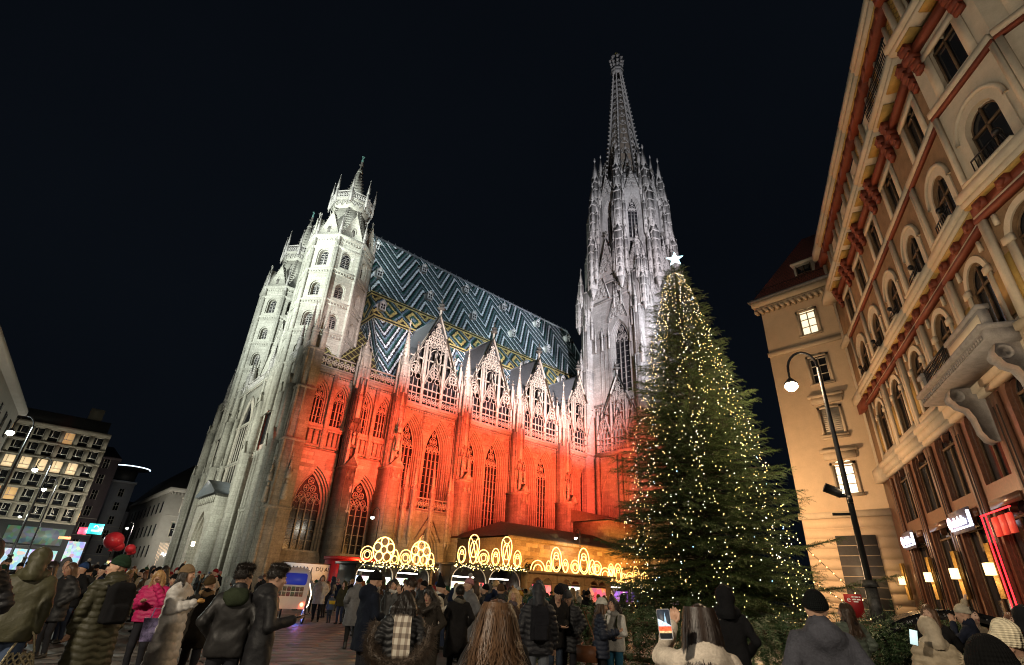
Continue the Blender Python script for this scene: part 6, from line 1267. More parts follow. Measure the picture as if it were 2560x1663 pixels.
# ================================================================== pedicabs
def wheel(parent, x, y, z, r, ax='x'):
    g = MB(); U_, N_ = ((0, 1, 0), (1, 0, 0)) if ax == 'x' else ((1, 0, 0), (0, 1, 0)); g.fr(O=(x, y, z), U=U_, N=N_); g.ring(0, 0, r-.03, .035, 0, 22, 6); w = obj('wheel', g, plain('rubber', (.015, .015, .016), .7, bmp=0), parent)
    g = MB().fr(O=(x, y, z), U=U_, N=N_); g.ring(0, 0, r-.09, .015, 0, 20, 4); g.tube([(0, -.06, 0), (0, .06, 0)], .04, 8)
    for k in range(12): a = k*math.pi/6; g.tube([(0, 0, 0), ((r-.09)*math.cos(a), 0, (r-.09)*math.sin(a))], .006, 3)
    obj('rim', g, STEEL, w)
WSH = plain('cream_shell', (.8, .76, .68), .4, var=.06, coat=.3)
PC1 = empty('pedicab', (9.05, 23.2, 0), R(-14)); tag(PC1, 'white pedicab seen from behind with blue lit window and photo cards', 'pedicab')
g = MB(); pts = [(-.62, .55), (.62, .55), (.66, 1.0), (.66, 1.75), (.52, 2.0), (.3, 2.06), (-.3, 2.06), (-.52, 2.0), (-.66, 1.75), (-.66, 1.0)]; g.extr(pts, 0, .12)
for i in range(len(pts)):
    a, b = pts[i], pts[(i+1) % len(pts)]
    if 2 <= i <= 8: g.quad((a[0], .12, a[1]), (b[0], .12, b[1]), (b[0]*.95, 1.3, b[1]*.97), (a[0]*.95, 1.3, a[1]*.97))
obj('shell', g, WSH, PC1)
g = MB(); g.extr([(-.48, 1.42), (.48, 1.42), (.52, 1.5), (.52, 1.78), (.46, 1.85), (-.46, 1.85), (-.52, 1.78), (-.52, 1.5)], -.03, 0); obj('rear_window', g, glow('blue_lit_window', (.02, .035, .30), .5), PC1)
for r_ in range(2):
    for k in range(6): g = MB(); g.box(-.5+k*.165, -.36+k*.165, -.02, 0, 1.0+r_*.19, 1.16+r_*.19); obj('photo_card', g, plain('photo_card', (.12+.05*(k % 3), .12+.05*(k % 2), .12), .5, var=.8, scale=30, bmp=0), PC1)
for sx in (-1, 1): g = MB(); g.ball(sx*.5, -.04, .72, .07, .04, .07, 10, 6); obj('tail_light', g, glow('red_tail_light', (1, .12, .06), 14), PC1); wheel(PC1, sx*.68, .25, .36, .36); wheel(PC1, 0, 2.2, .36, .36)
g = MB(); g.tube([(.68, .3, .5), (.85, .5, .7), (.9, .6, 1.1), (.72, .4, 1.5)], .02, 5); obj('side_tube', g, glow('side_lights', (1, .85, .7), 3), PC1)
point('tail_glow', (9.25, 22.5, .5), 3, (1, .1, .06), .1); point('blue_under_glow', (9.6, 23.4, .35), 12, (.1, .2, 1), .1)
PC2 = empty('pedicab', (13.9, 2.7, 0), R(-66)); tag(PC2, 'black roofed pedicab by the hedge with lettering along its arched roof', 'pedicab')
BLKP = plain('black_lacquer', (.012, .012, .014), .2, var=.1, bmp=0, coat=.6)
arc_ = [(-1.55+3.1*t, .62+1.08*math.sin(math.pi*(.10+.78*t))**.75) for t in np.linspace(0, 1, 20)]
g = MB(); n = len(arc_)
g.add([(p[0], y, p[1]) for y in (-.5, -.42, .42, .5) for p in arc_]+[(p[0], y, p[1]-.16) for y in (-.5, .5) for p in arc_], [(j*n+i, j*n+i+1, (j+1)*n+i+1, (j+1)*n+i) for j in range(3) for i in range(n-1)]+[(i, i+1, 4*n+i+1, 4*n+i) for i in range(n-1)]+[(3*n+i, 3*n+i+1, 5*n+i+1, 5*n+i) for i in range(n-1)])
obj('roof', g, BLKP, PC2)
PRNT = plain('grey_white_print', (.35, .35, .35), .6, bmp=0)
s_ = 'Automobil Club der Schweiz / Sektion Bern  •  www.acs-bern.ch'
for i, ch in enumerate(s_):
    if ch == ' ': continue
    f = .04+.86*i/len(s_); k = f*(n-1); j = int(k); fr_ = k-j; x = arc_[j][0]*(1-fr_)+arc_[j+1][0]*fr_; z = arc_[j][1]*(1-fr_)+arc_[j+1][1]*fr_; sl_ = math.atan2(arc_[j+1][1]-arc_[j][1], arc_[j+1][0]-arc_[j][0])
    t_ = text('letter', ch, (0, 0, 0), (1, 0, 0), (0, -1, 0), .068, PRNT, None, .002); t_.parent = PC2; t_.matrix_basis = Matrix.Translation((x, -.508, z-.11)) @ Matrix.Rotation(-sl_, 4, 'Y') @ Matrix.Rotation(R(90), 4, 'X')
g = MB(); g.box(.1, 1.1, -.45, .45, .35, .5); g.box(.95, 1.1, -.45, .45, .5, 1.15); obj('seat', g, plain('grey_vinyl', (.1, .1, .1), .5), PC2)
g = MB(); g.box(1.12, 1.16, -.46, .46, .35, 1.5); obj('photo_panel', g, plain('pinkish_photo_print', (.22, .15, .17), .5, var=.8, scale=12, bmp=0), PC2)
for y in (-.5, .5): wheel(PC2, .75, y, .34, .34, 'y')
wheel(PC2, -1.35, 0, .34, .34, 'y'); g = MB(); g.tube([(-1.35, 0, .34), (-1.1, 0, .9), (-1.0, 0, 1.05)], .03, 6); g.tube([(-1.0, -.3, 1.08), (-1.0, .3, 1.08)], .02, 6); g.tube([(-1.1, 0, .9), (0, 0, .4)], .03, 6); obj('frame', g, IRON, PC2)
# ================================================================== people: smooth-union fields meshed with surface nets
def snet(f, xs, ys, zs):
    nx, ny, nz = f.shape; s = f < 0; X = [xs, ys, zs]
    c = np.zeros((nx-1, ny-1, nz-1), np.int8)
    for i in (0, 1):
        for j in (0, 1):
            for k in (0, 1): c += s[i:nx-1+i, j:ny-1+j, k:nz-1+k]
    act = (c > 0) & (c < 8); idx = np.argwhere(act)
    if len(idx) == 0: return np.zeros((0, 3)), []
    vid = np.full(act.shape, -1, np.int32); vid[act] = np.arange(len(idx)); P = np.zeros((len(idx), 3)); N = np.zeros(len(idx)); I, J, K = idx.T
    cor = [(0,0,0),(1,0,0),(0,1,0),(1,1,0),(0,0,1),(1,0,1),(0,1,1),(1,1,1)]
    for a, b in ((0,1),(2,3),(4,5),(6,7),(0,2),(1,3),(4,6),(5,7),(0,4),(1,5),(2,6),(3,7)):
        A, B = cor[a], cor[b]; fa = f[I+A[0], J+A[1], K+A[2]]; fb = f[I+B[0], J+B[1], K+B[2]]; m = (fa < 0) != (fb < 0); t = np.where(m, fa/(fa-fb+1e-12), 0)
        pa = np.stack([xs[I+A[0]], ys[J+A[1]], zs[K+A[2]]], 1); pb = np.stack([xs[I+B[0]], ys[J+B[1]], zs[K+B[2]]], 1)
        P += np.where(m[:, None], pa+(pb-pa)*t[:, None], 0); N += m
    P /= N[:, None]; F = []
    for ax in range(3):
        sl0 = [slice(None)]*3; sl1 = [slice(None)]*3; sl0[ax] = slice(0, -1); sl1[ax] = slice(1, None); ch = s[tuple(sl0)] != s[tuple(sl1)]; e = np.argwhere(ch)
        o1, o2 = (ax+1) % 3, (ax+2) % 3; sh = vid.shape
        e = e[(e[:, o1] > 0) & (e[:, o2] > 0) & (e[:, o1] < sh[o1]) & (e[:, o2] < sh[o2])]
        if len(e) == 0: continue
        def v(d1, d2): q = e.copy(); q[:, o1] += d1; q[:, o2] += d2; return vid[q[:, 0], q[:, 1], q[:, 2]]
        Q = np.stack([v(-1, -1), v(0, -1), v(0, 0), v(-1, 0)], 1); ins = s[e[:, 0], e[:, 1], e[:, 2]]; Q[~ins] = Q[~ins][:, ::-1]; F.append(Q)
    return P, np.concatenate(F)
class Fld:
    def __init__(s, xs, ys, zs): s.x, s.y, s.z = [np.asarray(a, np.float32) for a in (xs, ys, zs)]; s.f = np.full((len(xs), len(ys), len(zs)), .5, np.float32)
    def blk(s, lo, hi):
        r = []
        for a, l, h in ((s.x, lo[0], hi[0]), (s.y, lo[1], hi[1]), (s.z, lo[2], hi[2])): i0 = max(0, np.searchsorted(a, l)-1); i1 = min(len(a), np.searchsorted(a, h)+1); r.append(slice(i0, i1))
        return tuple(r), s.x[r[0]][:, None, None], s.y[r[1]][None, :, None], s.z[r[2]][None, None, :]
    def put(s, sl, d, k, sub=False):
        if d.size == 0: return
        a = s.f[sl]
        if sub: s.f[sl] = np.maximum(a, -d); return
        h = np.maximum(k-np.abs(a-d), 0)/k; s.f[sl] = np.minimum(a, d)-h*h*k*.25
    def cap(s, a, b, ra, rb=None, k=.03, rip=None, sub=False):
        rb = ra if rb is None else rb; a = np.array(a, float); b = np.array(b, float); R_ = max(ra, rb)+.1; sl, x, y, z = s.blk(np.minimum(a, b)-R_, np.maximum(a, b)+R_)
        d = b-a; L = max(d @ d, 1e-9); t = np.clip(((x-a[0])*d[0]+(y-a[1])*d[1]+(z-a[2])*d[2])/L, 0, 1)
        r = ra+(rb-ra)*t
        if rip: r = r+rip[0]*(np.abs(np.sin(t*math.sqrt(L)*math.pi/rip[1]))-.5)
        s.put(sl, np.sqrt((x-a[0]-t*d[0])**2+(y-a[1]-t*d[1])**2+(z-a[2]-t*d[2])**2)-r, k, sub)
    def ell(s, c, r, M=None, k=.03, sub=False):
        R_ = max(r)+.08; sl, x, y, z = s.blk([q-R_ for q in c], [q+R_ for q in c]); x, y, z = x-c[0], y-c[1], z-c[2]
        if M is not None: x, y, z = M[0][0]*x+M[0][1]*y+M[0][2]*z, M[1][0]*x+M[1][1]*y+M[1][2]*z, M[2][0]*x+M[2][1]*y+M[2][2]*z
        q = np.sqrt((x/r[0])**2+(y/r[1])**2+(z/r[2])**2); s.put(sl, (q-1)*min(r)*1.0, k, sub)
    def rbox(s, c, hf, r, k=.03):
        sl, x, y, z = s.blk([c[i]-hf[i]-r-.05 for i in range(3)], [c[i]+hf[i]+r+.05 for i in range(3)]); q = [np.abs(v-c[i])-hf[i] for i, v in enumerate((x, y, z))]
        s.put(sl, np.sqrt(np.maximum(q[0], 0)**2+np.maximum(q[1], 0)**2+np.maximum(q[2], 0)**2)+np.minimum(np.maximum(np.maximum(q[0], q[1]), q[2]), 0)-r, k)
    def rough(s, amp, fr, seed=0):
        X, Y, Z = s.x[:, None, None], s.y[None, :, None], s.z[None, None, :]
        s.f += (amp*(np.sin(X*fr+1.3*np.sin(Z*fr*.7+seed))*np.sin(Y*fr*1.1+seed*2)*np.cos(Z*fr*.8+1.1*np.sin(X*fr*.6)))).astype(np.float32)
    def folds(s, amp, fr, seed=0):
        X, Y, Z = s.x[:, None, None], s.y[None, :, None], s.z[None, None, :]; w = np.sin(X*7+seed)*np.cos(Z*4.1+seed*1.7)
        s.f += (amp*np.clip(.55+w, 0, 1)*(np.abs(np.sin(Z*fr*.5+2.2*np.sin(X*8+seed)+1.4*np.sin(Y*11+seed*.7)))**.5-.75)).astype(np.float32)
    def zcut(s, lo=None, hi=None, tilt=0):
        Z = s.z[None, None, :]-tilt*s.y[None, :, None]+0*s.x[:, None, None]
        if lo is not None: s.f = np.maximum(s.f, lo-Z)
        if hi is not None: s.f = np.maximum(s.f, Z-hi)
    def mesh(s): return snet(s.f, s.x, s.y, s.z)
def axis(lo, hi, h, flo=None, fhi=None, fh=None):
    if flo is None: return np.arange(lo, hi+h, h)
    return np.concatenate([np.arange(lo, flo, h), np.arange(flo, fhi, fh), np.arange(fhi, hi+h, h)])
def ocm(name, rough, bumps, spec=.25, var=.3, sheen=0):     # colour from the object, weave from noise
    m, nt, b = newmat(name); t = nd(nt, 'ShaderNodeTexCoord'); oi = nd(nt, 'ShaderNodeObjectInfo'); f = noise(nt, t.outputs['Object'], 7, 4); f2 = noise(nt, t.outputs['Object'], bumps[0], 3)
    k = ramp(nt, mth(nt, 'ADD', mth(nt, 'MULTIPLY', f, .6), mth(nt, 'MULTIPLY', f2, .4)), [(.3, 1-var), (.7, 1+var*.6)]); ln(nt, mixc(nt, 1., oi.outputs['Color'], k, 'MULTIPLY'), b.inputs['Base Color'])
    b.inputs['Roughness'].default_value = rough; b.inputs['Specular IOR Level'].default_value = spec
    if sheen: b.inputs['Sheen Weight'].default_value = sheen
    bump(nt, b, f2, bumps[1], bumps[2]); return m
M_CLOTH = ocm('wool_cloth', .9, (60, .6, .008), .1, .4); M_PUFF = ocm('nylon_shell', .58, (26, .5, .012), .3, .3); M_DENIM = ocm('denim', .85, (90, .4, .003), .15, .35); M_SKIN = ocm('skin', .5, (50, .15, .002), .35, .12)
M_HAIR = ocm('hair', .45, (40, .5, .006), .4, .45); M_SHOE = ocm('shoe_leather', .45, (30, .2, .003), .4, .2); M_LEATH = ocm('leather', .52, (25, .45, .006), .35, .3)
def knit_mat():
    m, nt, b = newmat('knit'); t = nd(nt, 'ShaderNodeTexCoord'); oi = nd(nt, 'ShaderNodeObjectInfo'); s = nd(nt, 'ShaderNodeSeparateXYZ'); ln(nt, t.outputs['Object'], s.inputs[0]); a = mth(nt, 'ARCTAN2', s.outputs[1], s.outputs[0])
    w = mth(nt, 'SINE', mth(nt, 'MULTIPLY', a, 44)); w2 = mth(nt, 'SINE', mth(nt, 'MULTIPLY', s.outputs[2], 420)); h = mth(nt, 'ADD', w, mth(nt, 'MULTIPLY', w2, .5)); f = noise(nt, t.outputs['Object'], 14, 3)
    ln(nt, mixc(nt, 1., oi.outputs['Color'], ramp(nt, mth(nt, 'ADD', mth(nt, 'MULTIPLY', h, .12), f), [(.2, .6), (.8, 1.2)]), 'MULTIPLY'), b.inputs['Base Color']); b.inputs['Roughness'].default_value = .95; b.inputs['Specular IOR Level'].default_value = .1; bump(nt, b, h, .6, .006); return m
M_KNIT = knit_mat()
M_EYE = plain('eye_dark', (.015, .01, .008), .25, bmp=0); M_LIP = plain('lips', (.32, .10, .085), .5, var=.1, bmp=0)
ARM = dict(down=((.25, -.02, 1.15), (.26, .06, .91)), pocket=((.29, -.09, 1.17), (.20, .12, .98)), phone=((.25, .03, 1.14), (.10, .29, 1.20)), high=((.27, .24, 1.40), (.16, .40, 1.60)), hold=((.25, .02, 1.14), (.05, .27, 1.10)),
           bag=((.24, -.05, 1.15), (.24, -.02, .90)), food=((.24, .05, 1.15), (.12, .30, 1.24)), chest=((.26, .02, 1.16), (-.02, .20, 1.26)), back=((.24, -.10, 1.16), (.22, -.02, .93)), up=((.30, .10, 1.62), (.22, .16, 1.86)), face=((.25, .16, 1.20), (.05, .20, 1.48)))
def rotm(yaw, pitch, rl=0): return (Matrix.Rotation(yaw, 3, 'Z') @ Matrix.Rotation(-pitch, 3, 'X') @ Matrix.Rotation(rl, 3, 'Y'))
def hand_pts(fl, wr, el, sx, curl=.5, grip=False):
    wr = np.array(wr); el = np.array(el); d = wr-el; d /= np.linalg.norm(d); up = np.array([0, 0, 1.]); side = np.cross(d, up); side /= np.linalg.norm(side)+1e-9; nrm = np.cross(side, d)
    if grip: nrm = -nrm if nrm[2] < 0 else nrm
    pc = wr+d*.05; fl.cap(wr-d*.04, wr, .028, .027, .012); 
    for q in (-.024, -.008, .008, .024): fl.cap(wr+d*.01+side*q*.6, wr+d*.09+side*q, .016, .0125, .012)
    for q, L in ((-.030, .062), (-.010, .078), (.011, .072), (.031, .056)):
        a = wr+d*.09+side*q; b = a+d*L*.5+nrm*L*.2*curl; c = b+d*L*.4*(1-curl*.6)+nrm*L*.5*curl; e = c+d*L*.15*(1-curl)+nrm*L*.35*curl; fl.cap(a, b, .0105, .0095, .006); fl.cap(b, c, .0095, .0085, .006); fl.cap(c, e, .0085, .0065, .006)
    a = wr+d*.03-side*.024*sx; b = wr+d*.065-side*.052*sx+nrm*.014; c = b+d*.035-side*.006*sx+nrm*.022; fl.cap(a, b, .014, .0115, .008); fl.cap(b, c, .0105, .0085, .006)
def person_parts(sp, fine):
    """list of (part name, verts, faces, material indices, materials, colour); feet at z=0, facing +Y"""
    S_ = sp.get('h', 1.72)/1.75; out = []; rg2 = np.random.default_rng(sp.get('seed', 1)); hh = .008 if fine else .014; bh = .02 if fine else .034
    look, nod, tilt = sp.get('look', 0), sp.get('nod', 0), sp.get('tilt', 0); Mh = rotm(look, nod, tilt); MT = Mh.transposed(); NK = Vector((0, .015, 1.50)); lean = sp.get('lean', 0)
    def hp(x, y, z): p = NK+Mh @ Vector((x, y, z-1.50)); return (p.x, p.y, p.z)
    MI = [list(r) for r in MT]
    male = sp.get('male', 0)
    # ---- body: one continuous skin
    X = axis(-.42, .42, bh, -.13, .13, hh); Y = axis(-.30, .50, bh, -.15, .19, hh); Z = axis(-.02, 1.36, bh*1.3, 1.36, 1.80, hh)
    if any(a in ('up',) for a in sp.get('arms', ())): Z = axis(-.02, 1.36, bh*1.3, 1.36, 1.98, hh)
    B = Fld(X, Y, Z)
    B.ell(hp(0, .0, 1.645), (.073, .094, .108), MI, .03); B.ell(hp(0, .035, 1.575), (.056, .062, .075), MI, .04)
    B.cap(hp(0, .09, 1.635), hp(0, .115, 1.602), .009, .014, .012); B.cap(hp(-.02, .093, 1.658), hp(.02, .093, 1.658), .010, None, .02)
    for q in (-1, 1):
        B.ell(hp(q*.032, .098, 1.640), (.016, .012, .010), MI, .008, True); B.ell(hp(q*.032, .088, 1.640), (.014, .012, .010), MI, .006); B.ell(hp(q*.076, -.005, 1.63), (.010, .022, .032), MI, .01); B.ell(hp(q*.038, .072, 1.605), (.022, .018, .018), MI, .02)
    B.cap(hp(-.02, .094, 1.567), hp(.02, .094, 1.567), .007, None, .006); B.cap(hp(-.017, .092, 1.556), hp(.017, .092, 1.556), .008, None, .006); B.ell(hp(0, .085, 1.527), (.022, .016, .015), MI, .02)
    B.cap((0, -.01, 1.42), hp(0, -.01, 1.56), .056, .052, .03)
    for z_, w_, r_ in ((1.40, .13, .05), (1.28, .08, .08), (1.08, .06, .08), (.93, .07, .085)): B.cap((-w_, 0, z_), (w_, 0, z_), r_, None, .12)
    arms = sp.get('arms', ('pocket', 'pocket')); gl = sp.get('gloves'); J = []
    for sx, nm in ((1, arms[0]), (-1, arms[1])):
        e, w_ = ARM[nm]; e = (sx*e[0], e[1], e[2]); w_ = (sx*w_[0], w_[1], w_[2]); sh = (sx*.17, 0, 1.40); J.append((sx, nm, sh, e, w_)); B.cap(sh, e, .045, .036, .03); B.cap(e, w_, .036, .026, .03)
        if nm not in ('pocket',) and not fine: d = np.array(w_)-np.array(e); d /= np.linalg.norm(d); B.cap(w_, tuple(np.array(w_)+d*.13), .032, .022, .02)
    stp = sp.get('step', .0); LG = []
    for sx in (1, -1):
        hi = (sx*.09, 0, .90); kn = (sx*.10, .03+stp*sx*.55, .48); an = (sx*.11, -.03+stp*sx, .08+max(0, -stp*sx)*.12); LG.append((sx, hi, kn, an)); B.cap(hi, kn, .075, .05, .04); B.cap(kn, an, .048, .034, .03)
    V, F = B.mesh(); mi = np.zeros(len(F), np.int32)
    if len(F):
        C_ = V[F].mean(1)
        for q in (-1, 1): mi[np.linalg.norm((C_-np.array(hp(q*.032, .10, 1.641)))*np.array([1, 1, 1.5]), axis=1) < .0095] = 1; mi[np.linalg.norm((C_-np.array(hp(q*.034, .098, 1.668)))*np.array([.55, .8, 3.0]), axis=1) < .012] = 1
        mi[np.linalg.norm((C_-np.array(hp(0, .10, 1.562)))*np.array([.55, .7, 1.2]), axis=1) < .0135] = 2
    if fine:
        for sx, nm, sh, e, w_ in J:
            if nm == 'pocket' or gl: continue
            H_ = Fld(*[np.arange(w_[i]-.17, w_[i]+.17, .0055) for i in range(3)]); hand_pts(H_, w_, e, sx, sp.get('curl', .5), nm in ('phone', 'food', 'hold')); v2, f2 = H_.mesh()
            if len(f2): F = np.concatenate([F, f2+len(V)]); V = np.concatenate([V, v2]); mi = np.concatenate([mi, np.zeros(len(f2), np.int32)])
    out.append(['body', V, F, mi, [M_SKIN, M_EYE, M_LIP], sp.get('skin', (.42, .25, .17))])
    # ---- coat
    ck = sp.get('coat', 'jacket'); puff = sp.get('puff', 0); hem = sp.get('hem', .80); fat = .018+.018*bool(puff)+sp.get('bulk', 0); ch = .016 if fine else .03
    K = Fld(axis(-.48, .48, ch), axis(-.34, .46, ch), axis(hem-.05, 1.98 if 'up' in arms else 1.72, ch)); rp = (.016, .085) if puff else None
    K.cap((-.165, -.012, 1.392), (.165, -.012, 1.392), .048+fat*.8, None, .06); K.cap((-.07, -.01, 1.43), (.07, -.01, 1.43), .05+fat*.6, None, .08)
    for z_, w_, r_, y_ in ((1.30, .105, .088, 0), (1.18, .09, .09, 0), (1.05, .085, .094, 0), (.94, .09, .104, -.005)): K.cap((-w_, y_, z_), (w_, y_, z_), r_+fat*.9, None, .09)
    z_ = .84
    while z_ > hem-.08: K.cap((-.09-.03*(.84-z_), 0, z_), (.09+.03*(.84-z_), 0, z_), .108+fat*.8+.05*(.84-z_)+abs(stp)*.10, None, .08); z_ -= .1
    for sx, nm, sh, e, w_ in J:
        K.cap((sh[0]*1.06, sh[1], sh[2]), e, .052+fat*.8, .046+fat*.7, .016, rp); d = np.array(w_)-np.array(e); d /= np.linalg.norm(d); K.cap(e, tuple(np.array(w_)+d*.0), .047+fat*.7, .039+fat*.5, .018, rp)
    if sp.get('collar', 1): K.cap((0, -.015, 1.44), (0, -.005, 1.515), .075+fat*.5, .082+fat*.5, .04)
    if sp.get('hoodback'): K.ell((0, -.115, 1.44), (.13, .075, .10), None, .05); K.ell((0, -.06, 1.50), (.115, .08, .05), None, .04)
    if puff:
        zz = K.z[None, None, :]; K.f += (-.017*(np.abs(np.sin((zz+.012*np.sin(K.x[:, None, None]*31))*math.pi/(.075 if puff == 1 else .12)))**.6-.6)).astype(np.float32)*np.ones_like(K.f)
        K.rough(.004, 34, sp.get('seed', 1))
    else: K.rough(.007, 19, sp.get('seed', 1)); K.rough(.004, 41, 2); K.folds(.010, 30, sp.get('seed', 1))
    K.zcut(lo=hem)
    K.ell(hp(0, .06, 1.575), (.075, .11, .075), MI, .01, True); K.cap((0, .0, 1.45), (0, .01, 1.60), .060, .068, .01, sub=True)
    V, F = K.mesh(); out.append(['coat', V, F, None, [sp.get('cmat', M_PUFF if puff else M_CLOTH)], sp.get('ccol', (.02, .02, .022))])
    # ---- trousers and shoes
    if sp.get('legs', 1):
        Tt = Fld(axis(-.30, .30, ch*1.2), axis(-.34, .40, ch*1.2), axis(.03, .98, ch*1.3)); wl_ = sp.get('wide', 0)
        for sx, hi, kn, an in LG: Tt.cap(hi, kn, .092+wl_*.01, .068+wl_*.03, .04); Tt.cap(kn, (an[0], an[1], an[2]), .066+wl_*.03, .052+wl_*.05, .03)
        Tt.cap((-.06, 0, .90), (.06, 0, .90), .10, None, .06); Tt.rough(.006, 22, 4); Tt.zcut(lo=.05); V, F = Tt.mesh(); out.append(['trousers', V, F, None, [M_DENIM], sp.get('tcol', (.02, .02, .025))])
        Sf = Fld(axis(-.22, .22, ch), axis(-.36, .48, ch), axis(-.01, .24, ch))
        for sx, hi, kn, an in LG: Sf.cap((an[0], an[1]-.03, an[2]-.03), (an[0]*1.15, an[1]+.15, an[2]-.045), .044, .036, .03); Sf.cap((an[0], an[1], an[2]+.08), (an[0], an[1]-.01, an[2]-.02), .05, .05, .02)
        Sf.zcut(lo=.0); V, F = Sf.mesh(); out.append(['shoes', V, F, None, [M_SHOE], sp.get('scol', (.015, .014, .013))])
    if gl:
        for sx, nm, sh, e, w_ in J:
            if nm == 'pocket': continue
            H_ = Fld(*[np.arange(w_[i]-.18, w_[i]+.18, .007 if fine else .012) for i in range(3)]); hand_pts(H_, w_, e, sx, .5); H_.f -= .004; V, F = H_.mesh(); out.append(['glove', V, F, None, [M_CLOTH], gl])
    # ---- head wear and hair
    hc = hp(0, -.004, 1.66); hat = sp.get('hat'); hair = sp.get('hair')
    gx = lambda h_, r=.20: (np.arange(hc[0]-r, hc[0]+r, h_), np.arange(hc[1]-r, hc[1]+r, h_))
    if hat == 'beanie':
        Hh = Fld(*gx(hh), np.arange(1.56, 1.92, hh)); tall = sp.get('hatup', 0); Hh.ell(hp(0, -.014, 1.668), (.092, .113, .122), MI, .02); (Hh.ell(hp(0, -.05, 1.765+tall), (.042, .05, .035), MI, .09) if tall else None)
        a, b = np.array(hp(0, .1, 1.672)), np.array(hp(0, -.1, 1.622)); n_ = np.array(Mh @ Vector((0, -.24, 1))); n_ /= np.linalg.norm(n_); P0_ = (a+b)/2
        pl = (Hh.x[:, None, None]-P0_[0])*n_[0]+(Hh.y[None, :, None]-P0_[1])*n_[1]+(Hh.z[None, None, :]-P0_[2])*n_[2]
        rim = np.abs(pl-.026)-.026; body_ = Hh.f.copy(); Hh.f = np.maximum(np.minimum(Hh.f, np.maximum(body_-.0045, rim)), -pl); V, F = Hh.mesh(); out.append(['hat', V, F, None, [M_KNIT], sp.get('hcol', (.02, .02, .02))])
        if sp.get('pom'): Pm = MB(); q = hp(0, -.03, 1.83+tall); Hp = Fld(*[np.arange(q[i]-.08, q[i]+.08, .012) for i in range(3)]); Hp.ell(q, (.05, .05, .05)); Hp.rough(.008, 120); V, F = Hp.mesh(); out.append(['pompom', V, F, None, [M_KNIT], sp['pom']])
    elif hat == 'hood':
        Hh = Fld(*gx(hh*1.3, .24), np.arange(1.40, 1.90, hh*1.3)); Hh.ell(hp(0, -.018, 1.668), (.116, .136, .124), MI, .03); Hh.cap(hp(0, .06, 1.765), hp(0, -.10, 1.735), .03, .045, .05); Hh.cap(hp(0, -.09, 1.62), (0, -.10, 1.46), .085, .095, .06); Hh.cap((-.085, -.02, 1.47), (.085, -.02, 1.47), .085, None, .05); Hh.ell(hp(0, .13, 1.62), (.078, .12, .11), MI, .02, True); Hh.rough(.006, 26, 3); Hh.rough(.005, 48, 6)
        V, F = Hh.mesh(); out.append(['hood', V, F, None, [sp.get('cmat', M_PUFF if puff else M_CLOTH)], sp.get('hcol', sp.get('ccol', (.02, .02, .02)))])
    elif hat == 'cone':
        Hh = Fld(*gx(hh*1.2), np.arange(1.58, 2.06, hh*1.2)); Hh.ell(hp(0, -.012, 1.66), (.096, .116, .10), MI, .03); Hh.cap(hp(0, -.01, 1.70), hp(-.01, -.05, 1.95), .088, .014, .03); Hh.zcut(lo=1.655, tilt=-.1); V, F = Hh.mesh(); out.append(['hat', V, F, None, [M_KNIT], sp.get('hcol', (.015, .015, .015))])
    if hair:
        lg = sp.get('hairlen', .0); zb = 1.58-lg; vol = sp.get('hairvol', 0); Hr = Fld(*gx(hh*1.1, .26), np.arange(min(zb-.05, 1.5), 1.84, hh*1.1))
        if not hat: Hr.ell(hp(0, -.014, 1.662), (.084+vol*.5, .106+vol*.4, .116), MI, .02)
        if sp.get('quiff'): Hr.ell(hp(0, .045, 1.755), (.06, .06, .035), MI, .04); Hr.ell(hp(.01, -.02, 1.765), (.066, .085, .03), MI, .04)
        if lg > 0:
            for q in (-1, 0, 1): Hr.cap(hp(q*.06, -.045, 1.64), (q*(.095+vol)+hc[0]*.6, hp(0, -.06, 1.6)[1]*.6-.085, zb), .052+vol*.4, .045+vol*.8, .06)
            for q in (-1, 1): Hr.cap(hp(q*.078, .01, 1.66), (q*(.115+vol*.6), .045 if sp.get('hairfront') else -.03, max(zb, 1.36)), .022+vol*.3, .034+vol*.4, .03)
        Xr = Hr.x[:, None, None]; Yr = Hr.y[None, :, None]; Zr = Hr.z[None, None, :]; an_ = np.arctan2(Xr-hc[0], -(Yr-hc[1])+.02); wv = sp.get('wave', .0)
        Hr.f += (.0028*np.sin(an_*31+wv*np.sin(Zr*46)*2.6+rg2.uniform(0, 6))+.004*np.sin(an_*9+Zr*14)*np.sin(Zr*33+an_*3)).astype(np.float32)
        if lg == 0: Hr.zcut(lo=1.60 if not male else 1.625, tilt=0)
        fr_ = hp(0, .088, 1.598); Hr.ell(fr_, (.064, .07, .088), MI, .01, True)
        if hat == 'beanie': Hr.f = np.maximum(Hr.f, (Hr.z[None, None, :]-1.665).astype(np.float32)*np.ones_like(Hr.f))
        V, F = Hr.mesh(); out.append(['hair', V, F, None, [M_HAIR], hair])
    if sp.get('beard'): Hb = Fld(*gx(hh), np.arange(1.46, 1.64, hh)); Hb.ell(hp(0, .045, 1.555), (.058, .062, .058), MI, .02); Hb.ell(hp(0, .12, 1.60), (.045, .06, .035), MI, .01, True); Hb.zcut(hi=1.60, tilt=-.3); V, F = Hb.mesh(); out.append(['beard', V, F, None, [M_HAIR], sp['beard']])
    if sp.get('scarf'): Hs = Fld(*gx(.012, .22), np.arange(1.36, 1.62, .012)); [Hs.cap((.085*math.cos(a), .085*math.sin(a)-.005, 1.475+.02*math.sin(a*2)), (.085*math.cos(a+.6), .085*math.sin(a+.6)-.005, 1.475+.02*math.sin(a*2+1.2)), .042, None, .02) for a in np.arange(0, 6.3, .6)]; Hs.rough(.008, 40); V, F = Hs.mesh(); out.append(['scarf', V, F, None, [M_CLOTH], sp['scarf']])
